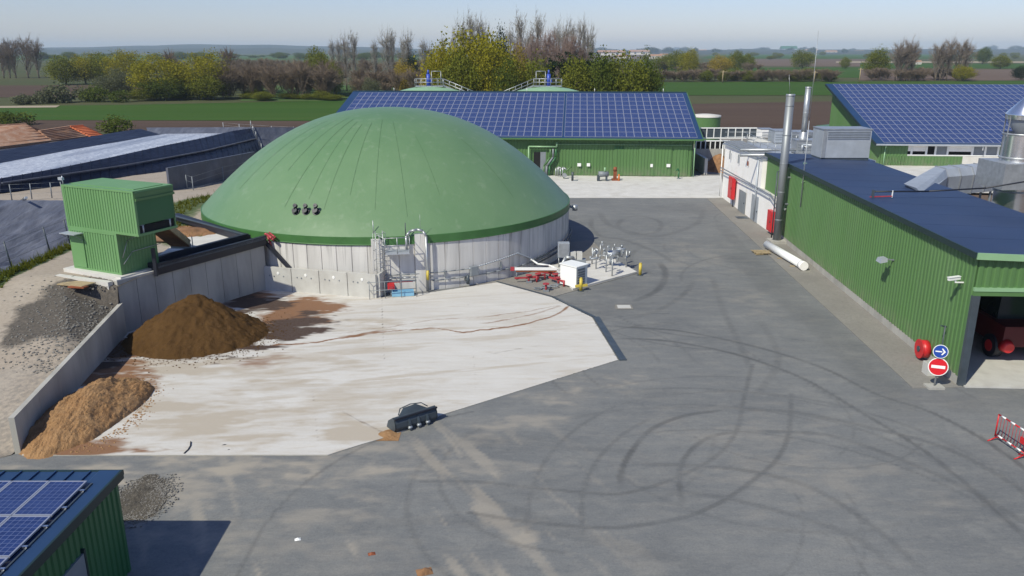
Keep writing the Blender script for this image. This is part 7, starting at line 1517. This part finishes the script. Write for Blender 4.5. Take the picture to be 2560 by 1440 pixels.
brush('brushwood', 'pinkish brown scrub left of the dome tanks', [(rr.uniform(880, 1080), rr.uniform(215, 246), rr.uniform(165, 205), rr.uniform(40, 70)) for _ in range(40)], ['barebrown'])
brush('brushwood', 'distant brown brushwood below the blue hills', [(rr.uniform(380, 1080), rr.uniform(176, 200), rr.uniform(142, 160), rr.uniform(30, 60)) for _ in range(56)], ['barebrown'])
brush('undergrowth', 'dull green undergrowth behind the brown brushwood', [(rr.uniform(560, 1100), rr.uniform(190, 246), rr.uniform(172, 215), rr.uniform(40, 70)) for _ in range(18)], ['grey'])
brush('undergrowth', 'dark green undergrowth at the foot of the spring-green trees', [(rr.uniform(340, 860), rr.uniform(243, 252), rr.uniform(222, 238), rr.uniform(34, 60)) for _ in range(22)], ['olive'])
brush('hedge', 'long brown hedge along the far edge of the green field', [(x + rr.uniform(-8, 8), rr.uniform(200, 205), rr.uniform(168, 182), rr.uniform(34, 56)) for x in range(1645, 2090, 9)], ['barebrown'])
brush('hedge', 'olive bushes mixed into the long brown hedge', [(rr.uniform(1640, 2080), rr.uniform(199, 204), rr.uniform(172, 190), rr.uniform(26, 44)) for _ in range(22)], ['olive'])
brush('hedge', 'far scrub line above the brown hedge', [(rr.uniform(1640, 1900), rr.uniform(172, 185), rr.uniform(150, 166), rr.uniform(24, 44)) for _ in range(30)], ['barebrown'])
brush('hedge', 'brown scrub at the foot of the bare trees on the right', [(rr.uniform(2150, 2420), rr.uniform(196, 203), rr.uniform(165, 180), rr.uniform(30, 60)) for _ in range(34)], ['barebrown'])
brush('hedge', 'distant dark tree belt along the right horizon', [(rr.uniform(1470, 1700) if i % 2 else rr.uniform(1700, 2600), rr.uniform(131, 135), rr.uniform(118, 125), rr.uniform(10, 30)) for i in range(46)], ['dark'])
brush('hedge', 'distant scattered trees on the far fields', [(rr.uniform(1650, 2600), rr.uniform(137, 158), 0, rr.uniform(10, 24)) for i in range(0)] or [(x, y, y - 9, 16) for x, y in [(rr.uniform(1650, 2600), rr.uniform(138, 150)) for _ in range(26)]], ['olive'])
brush('hedge', 'distant tree belt below the hills', [(rr.uniform(-20, 1080), rr.uniform(140, 152), rr.uniform(130, 139), rr.uniform(16, 40)) for i in range(60)], ['green'])
for x, b_, ty, w_, k, lb in ((1700, 182, 132, 60, 'olive', 'yellowish olive tree left of the far fields'), (1722, 190, 128, 44, 'yellow', 'taller yellowish tree beside the yellowish olive one'), (1660, 180, 140, 50, 'olive', 'olive tree just beyond the round green trees'), (1800, 190, 142, 50, 'gold', 'ochre tree above the brown hedge'), (1838, 180, 132, 44, 'olive', 'olive tree above the middle of the brown hedge'), (1868, 178, 138, 34, 'olive', 'slim olive tree at the end of the ochre tree'), (2005, 172, 130, 50, 'olive', 'lone olive tree in the pale field'), (2112, 172, 146, 24, 'olive', 'tiny olive tree left of the bare tree cluster'), (2405, 203, 166, 46, 'yellow', 'yellow-green bush tree at the foot of the bare trees'), (2190, 196, 128, 60, 'olive', 'pale olive tree at the left of the bare tree cluster'), (2456, 160, 122, 36, 'green', 'dark tree near the pale track on the right'), (2500, 172, 142, 44, 'olive', 'olive tree right of the dark tree by the track'), (2475, 132, 115, 30, 'dark', 'dark horizon tree at the right'), (2540, 133, 116, 40, 'dark', 'dark horizon tree group at the right edge'), (2552, 200, 168, 40, 'dark', 'dark bush cut by the right edge at the soil field')): plant(k, x, b_, ty, w_, lb)
for k_, (x, ty, w_) in enumerate(sorted(((2238, 104, 50), (2262, 98, 50), (2275, 106, 44), (2338, 104, 46), (2365, 96, 50), (2392, 98, 46), (2408, 106, 40), (2250, 120, 60), (2350, 120, 60)))): plant('bare', x, 201, ty, w_, 'leafless brown tree, %s from the left in the cluster at the far field edge' % ORD[k_], 'leafless trees beyond the right field')
# grass tufts along the lagoon rim and the dome foot
tv = []
for k in range(420):
    a = rr.uniform(2.6, 4.1); r_ = TR + rr.uniform(1.4, 3.2); x, y = TC.x + r_ * math.cos(a), TC.y + r_ * math.sin(a)
    if y < 48.6: continue
    tv.append((x, y, ramp_z(y)))
for k in range(700): y = rr.uniform(34, 60); x = RIMX + .35 + rr.gauss(0, .18); tv.append((x, y, ramp_z(y)))
P = np.array(tv) + rng.normal(size=(len(tv), 3)) * np.array([.1, .1, .03]); P = np.repeat(P, 4, 0); Q = P + rng.normal(size=P.shape) * .12 + np.array([0, 0, .24]); v = blades(P, Q, .035)
me = raw_mesh('grass', v, np.arange(len(v)).reshape(-1, 3), 'leaf_olive'); o = bpy.data.objects.new('grass', me); COL.objects.link(o); tag(o, 'grass tufts along the lagoon rim and round the dome foot', 'grass', None, 'stuff')
# loose stones on the gravel bank
st_ = MB(); 
for k in range(900):
    y = rr.uniform(31, 40.5); x = float(x_right(y)) - abs(rr.gauss(0, 2.0)) - .15; z = float(bank_z(np.array([x]), np.array([y]))[0]); s_ = rr.uniform(.02, .05)
    st_.box((x, y, z + s_ * .3), (s_ * 2, s_ * 1.5, s_), rr.uniform(0, 3))
tag(st_.build('loose_stones', 'gravel'), 'loose dark stones on the gravel bank above the bay wall', 'stones', None, 'stuff')
for o in list(bpy.data.meshes):
    if o.users == 0: bpy.data.meshes.remove(o)
